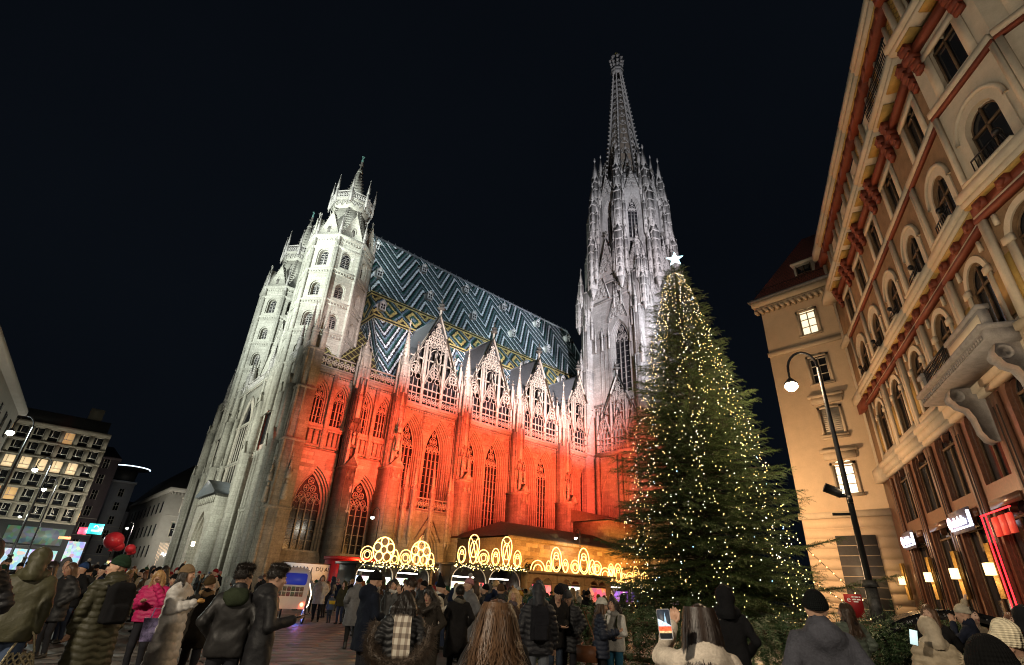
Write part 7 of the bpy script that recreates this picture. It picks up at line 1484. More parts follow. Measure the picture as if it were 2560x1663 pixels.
    if sp.get('pack'):
        Bp = Fld(axis(-.24, .24, .015), axis(-.46, .10, .015), axis(.88, 1.58, .015)); y0 = -.15-fat; Bp.rbox((0, y0-.07, 1.20), (.10, .04, .17), .045); Bp.rbox((0, y0-.155, 1.10), (.075, .015, .07), .03, .012); Bp.rbox((0, y0-.08, 1.41), (.07, .02, .0), .045, .05); Bp.cap((-.03, y0-.03, 1.47), (.03, y0-.03, 1.47), .011, None, .01); Bp.cap((-.14, y0-.08, 1.31), (.14, y0-.08, 1.31), .012, None, .01); Bp.rough(.004, 40); V, F = Bp.mesh(); out.append(['backpack', V, F, None, [M_CLOTH], sp['pack']])
        for q in (-1, 1):
            g = MB(); pts = [(q*.11, -.17-fat, 1.10), (q*.12, -.135-fat, 1.38), (q*.11, -.04, 1.475+fat), (q*.115, .07, 1.42), (q*.13, .125+fat, 1.28), (q*.15, .06+fat, 1.12)]; g.tube(pts, .016, 5); out.append(['backpack_strap', np.concatenate(g.V), g.F, None, [M_CLOTH], sp['pack']])
    if fine:
        for p in [q for q in out if q[0] in ('hair', 'beard')]:
            Vh, Fh = np.asarray(p[1]), np.asarray(p[2])
            if len(Fh) < 20: continue
            nq = np.cross(Vh[Fh[:, 2]]-Vh[Fh[:, 0]], Vh[Fh[:, 3]]-Vh[Fh[:, 1]]); nq /= np.linalg.norm(nq, axis=1)[:, None]+1e-9; cq = Vh[Fh].mean(1); cen = np.array(hc); sg = np.sign(((cq-cen)*nq).sum(1))[:, None]; nq = nq*sg
            N_ = 2600 if p[0] == 'hair' else 500; ii = rg2.integers(0, len(Fh), N_); long_ = sp.get('hairlen', 0) > 0; dn = np.array([0, -.15, -1.]) if long_ else np.array([0, -.5, -.35])
            dd = nq[ii]*(.22 if long_ else .55)+dn*(1 if long_ else .6)+rg2.normal(0, .22, (N_, 3)); dd -= nq[ii]*np.maximum(0, -(dd*nq[ii]).sum(1))[:, None]; dd /= np.linalg.norm(dd, axis=1)[:, None]; LL = rg2.uniform(.04, .10, (N_, 1)) if long_ else rg2.uniform(.015, .035, (N_, 1)); ws_ = np.cross(dd, nq[ii]); ws_ /= np.linalg.norm(ws_, axis=1)[:, None]+1e-9; a_ = cq[ii]-nq[ii]*.004; w_ = .0022 if long_ else .0018
            out.append([p[0]+'_wisps', np.stack([a_-ws_*w_, a_+ws_*w_, a_+dd*LL+nq[ii]*.006], 1).reshape(-1, 3), np.arange(N_*3).reshape(-1, 3), None, [M_HAIR], tuple(c*1.5 for c in p[5])])
    for p in out:
        p[1] = np.asarray(p[1], float)*S_
        if lean and len(p[1]):
            z0 = .9*S_; a = lean*np.clip((p[1][:, 2]-z0)/(.25*S_), 0, 1); yy, zz = p[1][:, 1].copy(), p[1][:, 2]-z0; p[1][:, 1] = yy*np.cos(a)+zz*np.sin(a); p[1][:, 2] = z0-yy*np.sin(a)+zz*np.cos(a)
    return out
def np_mesh(name, V, F, mi, mats):
    me = bpy.data.meshes.new(name); F = np.asarray(F) if not isinstance(F, list) else F
    if isinstance(F, list): L = np.array([len(f) for f in F], np.int32); idx = np.fromiter((i for f in F for i in f), np.int32)
    else: L = np.full(len(F), F.shape[1] if len(F) else 4, np.int32); idx = F.astype(np.int32).ravel()
    me.vertices.add(len(V)); me.vertices.foreach_set('co', np.asarray(V, np.float32).ravel()); me.loops.add(len(idx)); me.loops.foreach_set('vertex_index', idx); me.polygons.add(len(L)); me.polygons.foreach_set('loop_start', np.concatenate([[0], np.cumsum(L)[:-1]]).astype(np.int32) if len(L) else np.zeros(0, np.int32)); me.polygons.foreach_set('loop_total', L)
    me.polygons.foreach_set('use_smooth', np.ones(len(L), bool))
    for m in mats: me.materials.append(m)
    if mi is not None: me.polygons.foreach_set('material_index', mi.astype(np.int32))
    me.update(calc_edges=True); return me
def person(sp, loc, rz, label, group=None, fine=True):
    P = empty('person', (loc[0], loc[1], 0), rz); tag(P, label, 'person', group)
    for nm, V, F, mi, mats, col in person_parts(sp, fine):
        if len(V) == 0: continue
        o = inst(nm, np_mesh(nm, V, F, mi, mats), P); o.color = rgb(col)
    return P
def face_to(x, y, deg):                 # deg: 0 = facing away from viewer, 180 = facing the viewer, + = turned to viewer's left
    return math.atan2(-x, y)+R(deg)
# ------------------------------------------------------------------ foreground people
BLKC, NAVY, CREAMC, OLIVE, DKOL = (.012, .012, .014), (.012, .017, .035), (.50, .43, .33), (.055, .052, .022), (.028, .026, .012)
DHAIR, BHAIR, BLOND = (.014, .010, .008), (.06, .03, .014), (.32, .19, .08); JEAN = (.045, .065, .11); GREYC = (.06, .06, .065)
def at(x, y): return (x, y)
def polar(az, D): return (math.sin(R(az))*D, math.cos(R(az))*D)
def P_(sp, az, D, deg, label):
    sp = dict(sp); sp['bulk'] = sp.get('bulk', 0)*.45; x, y = polar(az, D); return person(sp, (x, y), face_to(x, y, deg), label)
A = P_(dict(h=1.86, hat='hood', puff=1, ccol=(.006, .006, .008), hem=.55, arms=('pocket', 'pocket'), bulk=.03, seed=2), -1.0, 8.6, 20, 'tall figure in black hooded coat at the left edge')
GQ = P_(dict(h=1.82, hat='hood', ccol=(.040, .038, .018), cmat=M_PUFF, hem=.78, arms=('bag', 'pocket'), tcol=JEAN, bulk=.04, lean=.10, seed=3, wide=1), 2.1, 9.4, -6, 'person in olive quilted hooded coat and jeans carrying a crochet bag')
OP = P_(dict(h=1.80, hat='beanie', hcol=(.016, .035, .02), puff=1, ccol=DKOL, hem=.50, arms=('down', 'down'), look=.95, pack=(.008, .008, .009), hoodback=1, seed=4, step=.12), 7.4, 9.4, 28, 'walker in green beanie, long olive puffer and black backpack')
PK = P_(dict(h=1.66, hair=BLOND, hairlen=.24, hairfront=1, puff=1, ccol=(.42, .015, .10), hem=.86, arms=('phone', 'face'), nod=.35, bulk=.01, seed=5), 10.5, 12.6, 165, 'blond woman in shiny pink puffer jacket looking at her phone')
WC = P_(dict(h=1.74, hat='beanie', hcol=(.22, .15, .085), hair=DHAIR, hairlen=.30, hairfront=1, puff=2, ccol=(.46, .44, .42), hem=.30, arms=('food', 'chest'), gloves=(.012, .012, .012), look=.25, bulk=.015, seed=6), 12.4, 10.4, -118, 'woman in long white puffer coat and tan beanie holding food')
BB_ = P_(dict(h=1.60, hat='beanie', hcol=(.06, .038, .018), ccol=(.018, .015, .012), hem=.62, arms=('pocket', 'pocket'), scarf=(.20, .13, .07), seed=7), 14.4, 11.0, -30, 'person in brown knit hat and dark coat, back turned')
DM = P_(dict(h=1.74, hair=DHAIR, male=1, quiff=1, ccol=(.014, .013, .013), cmat=M_LEATH, hem=.82, arms=('pocket', 'pocket'), hoodback=0, look=-.75, bulk=.02, seed=8), 17.0, 7.6, -12, 'young man with dark swept hair in black jacket with green hood')
sc = Fld(axis(-.26, .26, .014), axis(-.30, .2, .014), axis(1.28, 1.60, .014)); sc.ell((0, -.12, 1.42), (.14, .075, .09), None, .04); sc.ell((0, -.05, 1.49), (.13, .09, .045), None, .04); sc.cap((-.1, .05, 1.46), (.1, .05, 1.46), .04, None, .03); sc.rough(.008, 30); sc.cap((0, 0, 1.40), (0, .01, 1.66), .062, .07, .01, sub=True); V, F = sc.mesh(); o = inst('hood', np_mesh('hood', V*(1.74/1.75), F, None, [M_CLOTH]), DM); o.color = (.03, .038, .022, 1)
GM = P_(dict(h=1.76, hair=DHAIR, male=1, quiff=1, ccol=BLKC, cmat=M_PUFF, hem=.62, arms=('phone', 'pocket'), nod=.12, hoodback=1, bulk=.02, curl=.3, seed=9, skin=(.45, .27, .19)), 19.6, 7.5, -82, 'smiling man with round glasses in black parka holding a phone')
g = MB()
for q in (-1, 1): g.fr(O=(q*.033, .118, 1.655), U=(1, 0, 0), N=(0, 1, 0)); g.ring(0, 0, .022, .0022, 0, 16, 4)
g.fr(); g.tube([(-.012, .12, 1.657), (.012, .12, 1.657)], .002, 4)
for q in (-1, 1): g.tube([(q*.055, .115, 1.66), (q*.078, .02, 1.662)], .002, 4)
gl_ = obj('glasses', g, IRON, GM); gl_.location = (0, 0, .008)
g = MB(); g.box(-.037, .037, -.075, .075, -.005, .005); o = obj('phone', g, BLKP); x, y = polar(19.6, 7.5); rz = face_to(x, y, -82); o.location = (x+math.cos(rz)*.12-math.sin(rz)*.40, y+math.sin(rz)*.12+math.cos(rz)*.40, 1.255); o.rotation_euler = (R(18), R(-10), rz); tag(o, 'dark phone in the hand of the man with glasses', 'phone')
NM = P_(dict(h=1.80, hat='beanie', hcol=(.007, .007, .008), hair=(.12, .11, .10), male=1, beard=(.30, .28, .26), ccol=(.010, .013, .022), hem=.66, arms=('hold', 'down'), nod=.22, hoodback=1, bulk=.03, seed=10), 28.6, 9.8, -68, 'bearded man in black knit hat and dark navy coat in profile')
PS = P_(dict(h=1.56, hair=DHAIR, hairlen=.02, hairvol=.02, puff=1, ccol=(.010, .010, .011), cmat=M_LEATH, hem=.70, arms=('pocket', 'pocket'), bulk=.05, seed=11), 32.0, 7.1, -8, 'dark haired woman in fur trimmed black jacket with plaid scarf')
def plaid():
    m, nt, b = newmat('plaid_wool'); t = nd(nt, 'ShaderNodeTexCoord'); s = nd(nt, 'ShaderNodeSeparateXYZ'); ln(nt, t.outputs['Object'], s.inputs[0]); f = lambda q, w, th: mth(nt, 'LESS_THAN', mth(nt, 'FRACT', mth(nt, 'DIVIDE', q, w)), th)
    a = mth(nt, 'ADD', mth(nt, 'MULTIPLY', f(s.outputs[0], .075, .45), .5), mth(nt, 'MULTIPLY', f(s.outputs[2], .11, .45), .5)); c = ramp(nt, a, [(0, (.55, .50, .42)), (.4, (.30, .25, .20)), (.9, (.14, .11, .09))], 'CONSTANT'); ln(nt, c, b.inputs['Base Color']); b.inputs['Roughness'].default_value = .95; bump(nt, b, noise(nt, t.outputs['Object'], 160, 2), .4, .003); return m
PLM = plaid()
g = MB()
rows = [(-.10, 1.335), (-.165, 1.30), (-.225, 1.18), (-.24, 1.02), (-.235, .88)]
v = []
for i, (y, z) in enumerate(rows):
    for k in range(5): v.append((-.095+k*.05+.012*i, y+.012*math.sin(k*1.6+i)-.012, z+.006*math.cos(k*2)))
g.add(v, [(i*5+k, i*5+k+1, i*5+k+6, i*5+k+5) for i in range(4) for k in range(4)])
for k in range(24): x = -.045+k*.0088; g.tube([(x, -.247, .885), (x+.004, -.25, .80)], .003, 3)
o = obj('scarf', g, PLM, PS, True)
sc = Fld(axis(-.24, .24, .012), axis(-.2, .22, .012), axis(1.18, 1.44, .012)); [sc.cap((.10*math.cos(a), .10*math.sin(a)-.01, 1.30), (.10*math.cos(a+.5), .10*math.sin(a+.5)-.01, 1.30), .045, None, .02) for a in np.arange(0, 6.3, .5)]; sc.rough(.007, 50); V, F = sc.mesh(); inst('scarf_wrap', np_mesh('scarf_wrap', V, F, None, [PLM]), PS)
def fur(parent, pts, r, n, ln_, col, seed=1, th=.0035):
    r_ = np.random.default_rng(seed); pts = np.array(pts, float); t = r_.uniform(0, len(pts)-1.001, n); i = t.astype(int); f = (t-i)[:, None]; P0_ = pts[i]*(1-f)+pts[i+1]*f; d = r_.normal(0, 1, (n, 3)); d /= np.linalg.norm(d, axis=1)[:, None]; tg = pts[i+1]-pts[i]; tg /= np.linalg.norm(tg, axis=1)[:, None]; d -= tg*(d*tg).sum(1)[:, None]*.8; d /= np.linalg.norm(d, axis=1)[:, None]
    a = P0_+d*r; b = a+d*ln_*r_.uniform(.5, 1.2, (n, 1))+np.array([0, 0, -.35])*ln_+r_.normal(0, .25, (n, 3))*ln_; w = np.cross(d, tg)*th; V = np.stack([a-w, a+w, b], 1).reshape(-1, 3); o = inst('fur_trim', tri_mesh('fur_trim', V, M_HAIR), parent); o.color = rgb(col)
    g = MB(); g.tube(pts, r*.9, 8); o2 = obj('fur_core', g, M_HAIR, parent, True); o2.color = rgb(tuple(c*.5 for c in col))
fur(PS, [(-.30, .02, 1.22), (-.33, -.12, 1.06), (-.27, -.24, .93), (-.12, -.30, .86), (.05, -.31, .85), (.2, -.27, .90), (.31, -.16, 1.02), (.32, 0, 1.2)], .05, 5200, .075, (.17, .13, .10), 3)
CG = P_(dict(h=1.56, hair=BHAIR, hairlen=.42, hairvol=.05, wave=1.0, ccol=(.016, .015, .015), hem=.8, arms=('pocket', 'pocket'), seed=12, bulk=.02), 41.0, 4.2, 4, 'woman with very long curly brown hair seen from behind')
def strands(parent, H, col, n, L0, L1, wav, seed, spread=.14, th=.006, back=1.0):
    r_ = np.random.default_rng(seed); V = []
    for k in range(n):
        a = r_.normal(0, 1.1) if r_.random() < .85 else r_.uniform(-2.1, 2.1); ph = r_.uniform(0, 6); L = r_.uniform(L0, L1); m = 12; t = np.linspace(0, 1, m); ang = a+.25*np.sin(ph)
        rad = .086+(spread*t**.8)*r_.uniform(.6, 1.1)+.012*wav*np.sin(t*18+ph)*t; z = H-.045+.05*np.sqrt(np.maximum(0, 1-(t*3)**2))-t*L; x = np.sin(ang+wav*.12*np.sin(t*15+ph*2)*t)*rad*(1+.1*abs(a)); y = -np.cos(ang)*rad*.95-(.02+back*.085)*t**1.3
        p = np.stack([x, y, z], 1); w = np.stack([np.cos(ang)*np.ones(m), np.sin(ang)*np.ones(m), np.zeros(m)], 1)*(th*(1-.7*t))[:, None]; A_, B_ = p-w, p+w
        for i in range(m-1): V += [A_[i], B_[i], B_[i+1], A_[i], B_[i+1], A_[i+1]]
    o = inst('hair_strands', tri_mesh('hair_strands', np.array(V), M_HAIR), parent); o.color = rgb(col)
strands(CG, 1.56, (.10, .05, .022), 1500, .45, .78, 1.9, 5, .15, .0026)
BP = P_(dict(h=1.74, hat='hood', puff=1, ccol=(.014, .014, .018), hem=.80, arms=('down', 'down'), pack=(.012, .012, .015), tcol=(.10, .11, .13), seed=13, bulk=.01), 45.0, 9.2, 8, 'person in black puffer jacket and hood wearing a backpack')
CM = P_(dict(h=1.78, hat='beanie', hcol=(.009, .009, .011), ccol=(.013, .012, .012), hem=.70, arms=('hold', 'hold'), lean=.16, nod=.4, look=-.3, tcol=(.03, .04, .06), male=1, seed=14), 46.6, 11.4, -150, 'laughing man in black beanie bending to his partner')
CW = P_(dict(h=1.68, hat='beanie', hcol=(.085, .085, .09), puff=1, ccol=(.012, .012, .014), hem=.66, arms=('hold', 'pocket'), nod=.45, seed=15), 48.0, 11.6, 160, 'woman in grey beanie and black coat looking at the phone with him')
WB = P_(dict(h=1.58, hat='beanie', hcol=(.55, .53, .48), hair=BHAIR, hairlen=.26, hairfront=1, puff=1, ccol=(.012, .016, .03), hem=.76, arms=('phone', 'hold'), nod=.2, tcol=(.008, .008, .01), seed=16), 51.0, 10.4, -85, 'woman in white beanie and navy puffer lit by her phone')
WJ = P_(dict(h=1.60, hair=DHAIR, hairlen=.1, ccol=(.52, .50, .46), hem=.82, arms=('pocket', 'hold'), pack=(.05, .052, .025), scarf=(.45, .43, .40), tcol=(.03, .12, .2), seed=17), 52.3, 11.0, 150, 'friend in white fleece jacket with olive backpack behind white beanie')
g = MB(); g.box(-.06, .06, -.17, .17, .62, .86); g.tube([(0, -.15, .86), (0, -.1, 1.05), (.02, .05, 1.38)], .008, 4); o = obj('shoulder_bag', g, M_LEATH); o.color = (.18, .07, .03, 1); x, y = polar(49.7, 10.3); o.location = (x, y, 0); o.rotation_euler.z = R(30); tag(o, 'brown leather bag at the hip of white beanie woman', 'bag')
PG = P_(dict(h=1.60, hair=(.022, .012, .008), hairlen=.44, ccol=(.50, .43, .35), cmat=M_CLOTH, hem=.8, arms=('pocket', 'high'), hoodback=1, seed=18, bulk=.02), 60.2, 4.2, 10, 'woman with long dark hair and cream jacket raising a phone')
strands(PG, 1.60, (.03, .017, .011), 1200, .5, .78, .35, 6, .08, .0026)
PHN = empty('phone', (0, 0, 0)); x, y = polar(57.0, 3.9); PHN.location = (x, y, 1.50); PHN.rotation_euler = (R(2), R(-4), face_to(x, y, 0)); tag(PHN, 'raised phone showing the red lit cathedral on its screen', 'phone')
g = MB(); g.extr([(-.042, -.078), (-.034, -.086), (.034, -.086), (.042, -.078), (.042, .078), (.034, .086), (-.034, .086), (-.042, .078)], -.004, .006); obj('case', g, plain('pale_phone_case', (.5, .47, .45), .4, bmp=0), PHN)
def screen_mat():
    m, nt, b = newmat('phone_picture'); t = nd(nt, 'ShaderNodeTexCoord'); s = nd(nt, 'ShaderNodeSeparateXYZ'); ln(nt, t.outputs['Object'], s.inputs[0]); x, z = s.outputs[0], s.outputs[2]
    n = noise(nt, t.outputs['Object'], 90, 3); sky = (.01, .018, .03); tower = mth(nt, 'LESS_THAN', mth(nt, 'ABSOLUTE', mth(nt, 'SUBTRACT', x, .008)), mth(nt, 'MULTIPLY', mth(nt, 'SUBTRACT', .066, z), .13)); church = mth(nt, 'LESS_THAN', z, mth(nt, 'SUBTRACT', .012, mth(nt, 'MULTIPLY', x, .5)))
    c = mixc(nt, tower, sky, (.35, .55, .7)); c = mixc(nt, church, c, (.6, .75, .85)); c = mixc(nt, mth(nt, 'LESS_THAN', z, -.012), c, (.9, .12, .04)); c = mixc(nt, mth(nt, 'LESS_THAN', z, -.038), c, (.7, .45, .2)); c = mixc(nt, mth(nt, 'LESS_THAN', z, -.05), c, (.01, .01, .01)); c = mixc(nt, 1., c, ramp(nt, n, [(.3, .5), (.7, 1.4)]), 'MULTIPLY')
    ln(nt, c, b.inputs['Emission Color']); b.inputs['Emission Strength'].default_value = 1.6; b.inputs['Base Color'].default_value = (.01, .01, .01, 1); return m
g = MB(); g.box(-.037, .037, -.0065, -.004, -.08, .08); obj('screen', g, screen_mat(), PHN)
point('phone_light', (x-.1, y-.1, 1.5), .25, (.8, .9, 1), .05)
DK = P_(dict(h=1.80, hat='hood', ccol=(.008, .008, .009), hem=.5, arms=('pocket', 'pocket'), seed=19), 62.6, 8.2, 10, 'dark hooded figure standing right of the raised phone')
BK = P_(dict(h=1.74, hat='beanie', hcol=(.005, .006, .006), ccol=(.055, .056, .068), cmat=M_CLOTH, hem=.75, arms=('pocket', 'pocket'), hoodback=1, bulk=.035, seed=20), 70.0, 5.5, 12, 'man in black knit hat and grey hooded jacket from behind')
GC = P_(dict(h=1.70, hair=(.04, .022, .012), hairlen=.26, puff=1, ccol=(.07, .085, .065), hem=.60, arms=('pocket', 'pocket'), scarf=(.012, .012, .014), look=.6, seed=21), 72.2, 11, 40, 'woman in sage green puffer coat beside the fir barrier')
HF = P_(dict(h=1.74, hair=(.09, .045, .022), hairlen=.30, hairfront=1, ccol=(.012, .011, .011), hem=.6, arms=('pocket', 'pocket'), look=-.2, seed=22, skin=(.5, .31, .22)), 77.9, 12.2, 172, 'woman with loose reddish brown hair looking toward the viewer')
CBm = P_(dict(h=1.76, hat='beanie', hcol=(.48, .42, .32), ccol=(.014, .017, .03), hem=.6, arms=('food', 'face'), male=1, nod=.15, seed=23), 80.2, 12.5, 78, 'man in cream beanie and navy coat eating from a paper bag')
BG = P_(dict(h=1.56, hat='hood', hcol=(.34, .28, .20), puff=2, ccol=(.30, .24, .16), hem=.7, arms=('phone', 'hold'), lean=.1, bulk=.02, seed=24), 77.8, 8.6, 24, 'person in beige hooded puffer filming with a phone')
g = MB(); g.m = 0; g.box(-.04, .04, -.003, .005, -.08, .08); g.m = 1; g.box(-.036, .036, -.006, -.003, -.075, .075); o = obj('phone', g, [BLKP, glow('bright_phone_screen', (.5, .68, .7), 1.1)]); x, y = polar(76.5, 8.2); o.location = (x, y, 1.38); o.rotation_euler = (0, R(10), face_to(x, y, 0)); tag(o, 'phone with bright screen held by the beige hooded person', 'phone')
WK = P_(dict(h=1.58, hat='beanie', hcol=(.62, .54, .38), hatup=.012, hair=(.06, .035, .02), ccol=(.42, .34, .24), hem=.7, arms=('pocket', 'pocket'), nod=.25, look=-.3, tilt=.3, lean=.12, bulk=.02, seed=25), 81.0, 5.6, -58, 'woman in thick cream ribbed knit hat and beige coat with fur collar')
fur(WK, [(-.16, -.02, 1.30), (-.12, .10, 1.30), (0, .19, 1.31), (.12, .16, 1.32), (.17, .03, 1.32), (.1, -.1, 1.34), (-.1, -.1, 1.33)], .045, 2600, .05, (.38, .30, .20), 9)
DH = P_(dict(h=1.55, hat='beanie', hcol=(.004, .004, .004), ccol=(.01, .01, .01), hem=.9, arms=('pocket', 'pocket'), bulk=.02, seed=26), 80.9, 3.0, 0, 'black knit cap close to the lens at lower right')
RH = P_(dict(h=1.66, hair=(.012, .009, .008), hairvol=.03, hairlen=.15, ccol=(.01, .01, .012), hem=.7, arms=('pocket', 'pocket'), seed=27), 85.0, 5.6, 20, 'dark haired person in black at the right edge')
WG = P_(dict(h=1.72, hat='cone', hcol=(.008, .008, .009), ccol=(.50, .49, .46), cmat=M_PUFF, hem=.84, arms=('chest', 'pocket'), gloves=(.01, .01, .01), scarf=(.012, .012, .013), tcol=(.01, .01, .011), seed=28), 35.2, 12.8, -95, 'person in white jacket with a tall pointed black hat')
FC = P_(dict(h=1.62, hair=DHAIR, hairlen=.05, hairvol=.015, ccol=(.03, .025, .02), hem=.5, arms=('pocket', 'pocket'), nod=.3, seed=29), 34.3, 10.2, 150, 'dark haired woman with glasses and thick fur collar')
fur(FC, [(-.14, -.04, 1.36), (-.11, .10, 1.32), (0, .18, 1.24), (.11, .12, 1.32), (.14, -.04, 1.36), (0, -.12, 1.38), (-.14, -.04, 1.36)], .05, 2400, .06, (.09, .075, .06), 11)
HM = P_(dict(h=1.74, hair=(.035, .02, .012), male=1, ccol=(.03, .022, .018), hem=.7, arms=('face', 'pocket'), seed=30), 32.3, 10.6, 75, 'brown haired man in profile lifting a hand to his ear')
BW = P_(dict(h=1.66, hair=(.38, .24, .11), hairlen=.22, hairfront=1, hairvol=.02, ccol=(.05, .032, .025), hem=.5, arms=('pocket', 'pocket'), scarf=(.10, .08, .09), seed=31), 42.6, 12.2, 165, 'blond woman in brown coat facing the viewer')
HC = P_(dict(h=1.66, hair=DHAIR, ccol=(.014, .013, .013), hem=.45, arms=('pocket', 'pocket'), hoodback=0, scarf=(.11, .10, .08), seed=32), 37.2, 11.8, 8, 'dark haired person in long black coat with grey hood down')
WHo = P_(dict(h=1.74, hair=DHAIR, male=1, ccol=(.02, .019, .018), cmat=M_LEATH, hem=.84, arms=('pocket', 'down'), scarf=(.45, .43, .40), tcol=(.015, .015, .017), seed=33), 30.7, 15.5, 160, 'young man in black jacket over white hoodie facing the viewer')
# crochet bag, printed carrier, sandwich
x, y = polar(3.3, 9.3); g = MB()
for i in range(9):
    for k in range(12):
        a = k*6.283/12+(i % 2)*.26; r_ = .12+.05*math.sin((i+.5)/9*3.1); zz = .30+i*.045; a2 = a+.26; r2 = .12+.05*math.sin((i+1.5)/9*3.1)
        for s2 in (-1, 1): g.tube([(r_*math.cos(a), r_*.55*math.sin(a), zz), (r2*math.cos(a+s2*.26), r2*.55*math.sin(a+s2*.26), zz+.045)], .011, 4)
g.ball(0, 0, .31, .12, .07, .03, 10, 4); g.tube([(-.12, 0, .7), (-.06, 0, .88), (0, 0, .95), (.06, 0, .88), (.12, 0, .7)], .013, 5)
o = obj('crochet_bag', g, M_KNIT, None, True); o.color = (.46, .40, .26, 1); o.location = (x, y, .0); tag(o, 'cream crochet net bag held by the olive coated person', 'bag')
x, y = polar(11.2, 10.3); g = MB(); g.extr([(-.13, .72), (.13, .72), (.15, 1.02), (-.15, 1.02)], -.05, .05); g.tube([(-.07, 0, 1.02), (-.05, 0, 1.15), (.05, 0, 1.15), (.07, 0, 1.02)], .008, 4); o = obj('carrier_bag', g, plain('printed_plastic_bag', (.13, .11, .2), .35, var=.95, scale=16, bmp=.3)); o.location = (x, y, 0); o.rotation_euler.z = R(-15); tag(o, 'printed plastic carrier bag on the arm of the white coated woman', 'bag')
x, y = polar(12.4, 10.4); rz = face_to(x, y, -118); g = MB(); g.ball(0, 0, 0, .09, .045, .03, 10, 6); g.ball(0, 0, .02, .085, .035, .02, 10, 6); o = obj('sandwich', g, plain('bread_crust', (.45, .25, .08), .7)); o.location = (x+math.cos(rz)*.10-math.sin(rz)*.40, y+math.sin(rz)*.10+math.cos(rz)*.40, 1.27); o.rotation_euler.z = rz; tag(o, 'sandwich in the black glove of the white coated woman', 'food')

# ------------------------------------------------------------------ the crowd: prototypes copied with their own colours
protos = []
base = [dict(hat='beanie', hem=.7), dict(hat='beanie', hem=.55, puff=1, pom=(.3, .3, .3)), dict(hair=DHAIR, male=1, hem=.78), dict(hair=BHAIR, hairlen=.24, hairfront=1, hem=.62), dict(hat='hood', hem=.6, puff=1), dict(hair=DHAIR, hairlen=.12, hem=.5, scarf=(.2, .2, .2)), dict(hat='beanie', hem=.78, pack=(.02, .02, .02)), dict(hat='hood', hem=.72), dict(hair=BLOND, hairlen=.28, hem=.66, puff=2), dict(hat='beanie', hem=.8, scarf=(.2, .2, .2), arms=('phone', 'hold')), dict(hair=BHAIR, male=1, quiff=1, hem=.8, arms=('down', 'down'), step=.14), dict(hair=DHAIR, male=1, hem=.72, arms=('up', 'pocket'))]
for i, b in enumerate(base):
    b = dict(b); b.setdefault('arms', ('pocket', 'pocket')); b['seed'] = 40+i; b['h'] = 1.75
    protos.append((b, [(nm, np_mesh(nm, V, F, mi, mats), col) for nm, V, F, mi, mats, col in person_parts(b, False) if len(V)]))
COATS = [('black', (.012, .012, .013)), ('navy', (.012, .018, .04)), ('dark grey', (.035, .035, .038)), ('brown', (.05, .03, .018)), ('olive', (.045, .043, .02)), ('beige', (.32, .26, .18)), ('burgundy', (.09, .012, .018)), ('charcoal', (.022, .022, .025)), ('teal', (.012, .05, .055)), ('cream', (.45, .40, .33)), ('rust', (.18, .06, .02)), ('grey', (.11, .11, .115)), ('red', (.26, .02, .02)), ('plum', (.05, .015, .04))]
CWT = [7, 4.5, 5, 3, 3, 3, 1.5, 4, 1, 2.8, 1.2, 3.5, 1, 1]; CWT = np.array(CWT)/sum(CWT)
HATS = [('black', (.008, .008, .009)), ('cream', (.5, .45, .36)), ('grey', (.12, .12, .12)), ('white', (.6, .58, .54)), ('green', (.02, .06, .035)), ('red', (.28, .02, .025)), ('mustard', (.35, .2, .03)), ('pink', (.42, .2, .22)), ('blue', (.03, .07, .2)), ('brown', (.09, .05, .03))]
HAIRS = [('dark haired', DHAIR), ('brown haired', BHAIR), ('blond', (.30, .19, .085)), ('auburn', (.10, .035, .015))]
used = set(); r_ = np.random.default_rng(11); placed = [polar(a, d) for a, d in ((2.1, 9.4), (7.4, 9.4), (12.4, 10.4), (10.5, 12.6), (17, 7.6), (19.6, 7.5), (28.6, 9.8), (35.2, 12.8), (32.3, 10.6), (34.3, 10.2), (37.2, 11.8), (42.6, 12.2), (45, 9.2), (46.6, 11.4), (51, 10.4), (52.3, 11))]
def put(x, y, rz, zone, pi=None, coat=None):
    for _ in range(40):
        i = int(r_.integers(0, 11)) if pi is None else pi
        if pi is None and r_.random() < .02: i = 11
        b, parts = protos[i]; cn, cc = COATS[r_.choice(len(COATS), p=CWT)] if coat is None else coat; hn, hc = HATS[r_.integers(len(HATS))] if r_.random() < .6 else HATS[0]; kn, kc = HAIRS[r_.integers(4)]
        if b.get('hat') == 'hood': d = f'{cn} coat with the hood up'
        elif b.get('hat'): d = f'{cn} coat and {hn} {"pompom " if b.get("pom") else ""}knit hat'
        else: d = f'{cn} coat'
        who = 'person' if b.get('hat') else f'{kn} person'
        ex = ' wearing a backpack' if b.get('pack') else ' with a scarf' if b.get('scarf') else ' raising an arm' if i == 11 else ''
        lab = f'{who} in {d}{ex}, {zone}'; lab = lab if len(lab.split()) <= 16 else f'{who} in {d}, {zone}'
        if lab not in used: break
    used.add(lab); P = empty('person', (x, y, 0), rz); tag(P, lab, 'person', 'crowd in the square'); s = r_.uniform(.9, 1.05); P.scale = (s, s, s)
    sk = [(.44, .27, .19), (.40, .24, .16), (.48, .31, .23), (.26, .14, .09)][r_.integers(4)]; tr = [(.015, .015, .018), (.03, .04, .07), (.05, .05, .05), (.012, .012, .012)][r_.integers(4)]
    for nm, me, col in parts:
        o = bpy.data.objects.new(nm, me); COL.objects.link(o); o.parent = P
        o.color = rgb({'body': sk, 'coat': cc, 'hood': cc, 'hat': hc, 'hair': kc, 'trousers': tr, 'scarf': hc, 'pompom': (.4, .38, .35)}.get(nm, col))
    placed.append((x, y))
def ok(x, y, dmin): return all((x-a)**2+(y-b)**2 > dmin*dmin for a, b in placed)
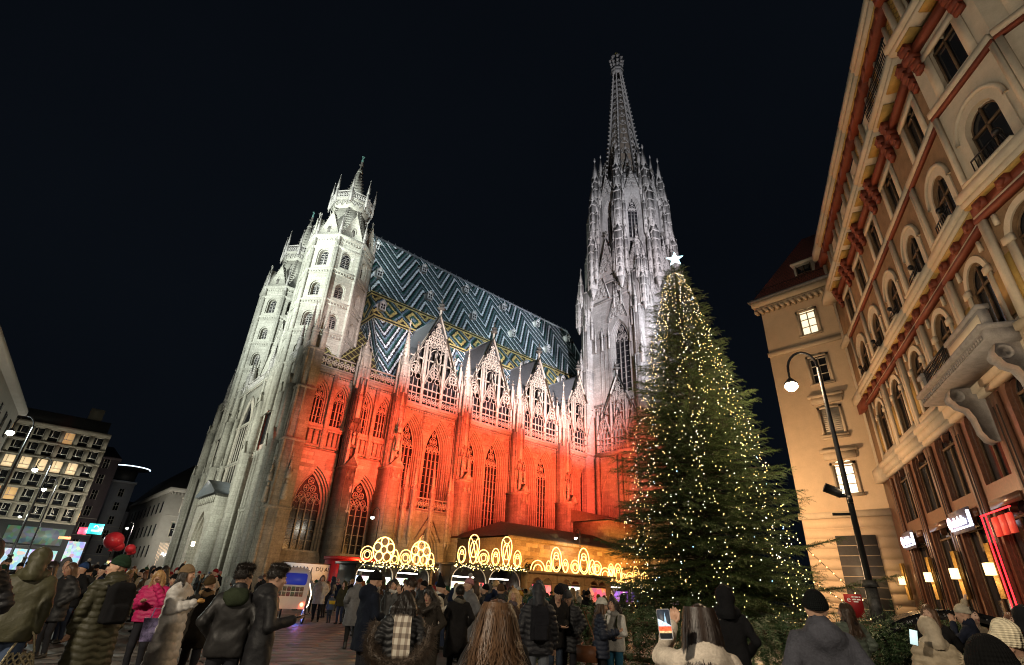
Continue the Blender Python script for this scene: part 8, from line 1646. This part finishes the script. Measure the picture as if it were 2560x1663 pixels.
def scatter(n, az0, az1, d0, d1, zone, face, spread, dmin=.55):
    k = 0
    for _ in range(n*14):
        if k >= n: break
        az = r_.uniform(az0, az1); D = math.sqrt(r_.uniform(d0*d0, d1*d1)); x, y = polar(az, D)
        if (x-15.8)**2+(y-8.6)**2 < 6.3**2 or not ok(x, y, dmin): continue
        put(x, y, face_to(x, y, face+r_.normal(0, spread)), zone); k += 1
scatter(24, 2.5, 13, 15, 22, 'left middle of the square', 60, 110)
scatter(32, -1, 12, 21, 34, 'far left before the shops', 60, 110)
scatter(32, 1, 15, 34, 62, 'distant left toward the church', 40, 120)
scatter(9, 14.5, 20, 26, 45, 'beyond the white pedicab', 60, 110)
scatter(10, 21, 27, 27, 38, 'near the billboard and kiosk', 30, 100)
scatter(30, 26.5, 36, 15, 27, 'before the ball ornament stall', 10, 70)
scatter(16, 27, 36.5, 27, 35, 'queueing at the ball ornament stall', 0, 45)
scatter(36, 36.5, 46, 13, 24, 'before the goblet ornament stall', 10, 70)
scatter(16, 37, 47, 24, 38, 'queueing at the goblet ornament stall', 0, 45)
scatter(30, 46.5, 53.5, 12.5, 24, 'before the boarded booth', 10, 80)
scatter(18, 46, 58, 24, 42, 'far crowd behind the fir tree', 0, 70)
scatter(8, 79, 88, 10, 17, 'by the granite shopfront', 60, 100)
# a few particular ones near the pedicab
put(*polar(23.9, 27.0), face_to(*polar(23.9, 27), 175), 'in front of the kiosk, facing the viewer', 8, COATS[9])
put(*polar(26.0, 26.0), face_to(*polar(26, 26), 150), 'in front of the kiosk, beside the child', 7, COATS[4])
kid = dict(h=1.10, hat='beanie', hcol=(.05, .06, .1), ccol=(.05, .075, .12), puff=1, hem=.78, arms=('down', 'down'), tcol=(.03, .04, .06), step=.1, seed=77)
KD = P_(kid, 25.1, 26.5, 20, 'small child in yellow and blue snowsuit near the kiosk')
g = MB(); g.frus(0, 0, .72, .86, .155, .15, 12); o = obj('yellow_band', g, M_PUFF, KD, True); o.color = (.5, .36, .02, 1)
# standing orange bag
x, y = polar(30.2, 9.0); g = MB(); g.extr([(-.14, .35), (.14, .35), (.16, .75), (-.16, .75)], -.05, .05); g.tube([(-.06, 0, .75), (0, 0, .95), (.06, 0, .75)], .01, 4); o = obj('paper_bag', g, plain('orange_paper', (.5, .18, .02), .6)); o.location = (x, y, 0); o.rotation_euler.z = R(40); tag(o, 'orange paper bag between the navy coat and plaid scarf', 'bag')
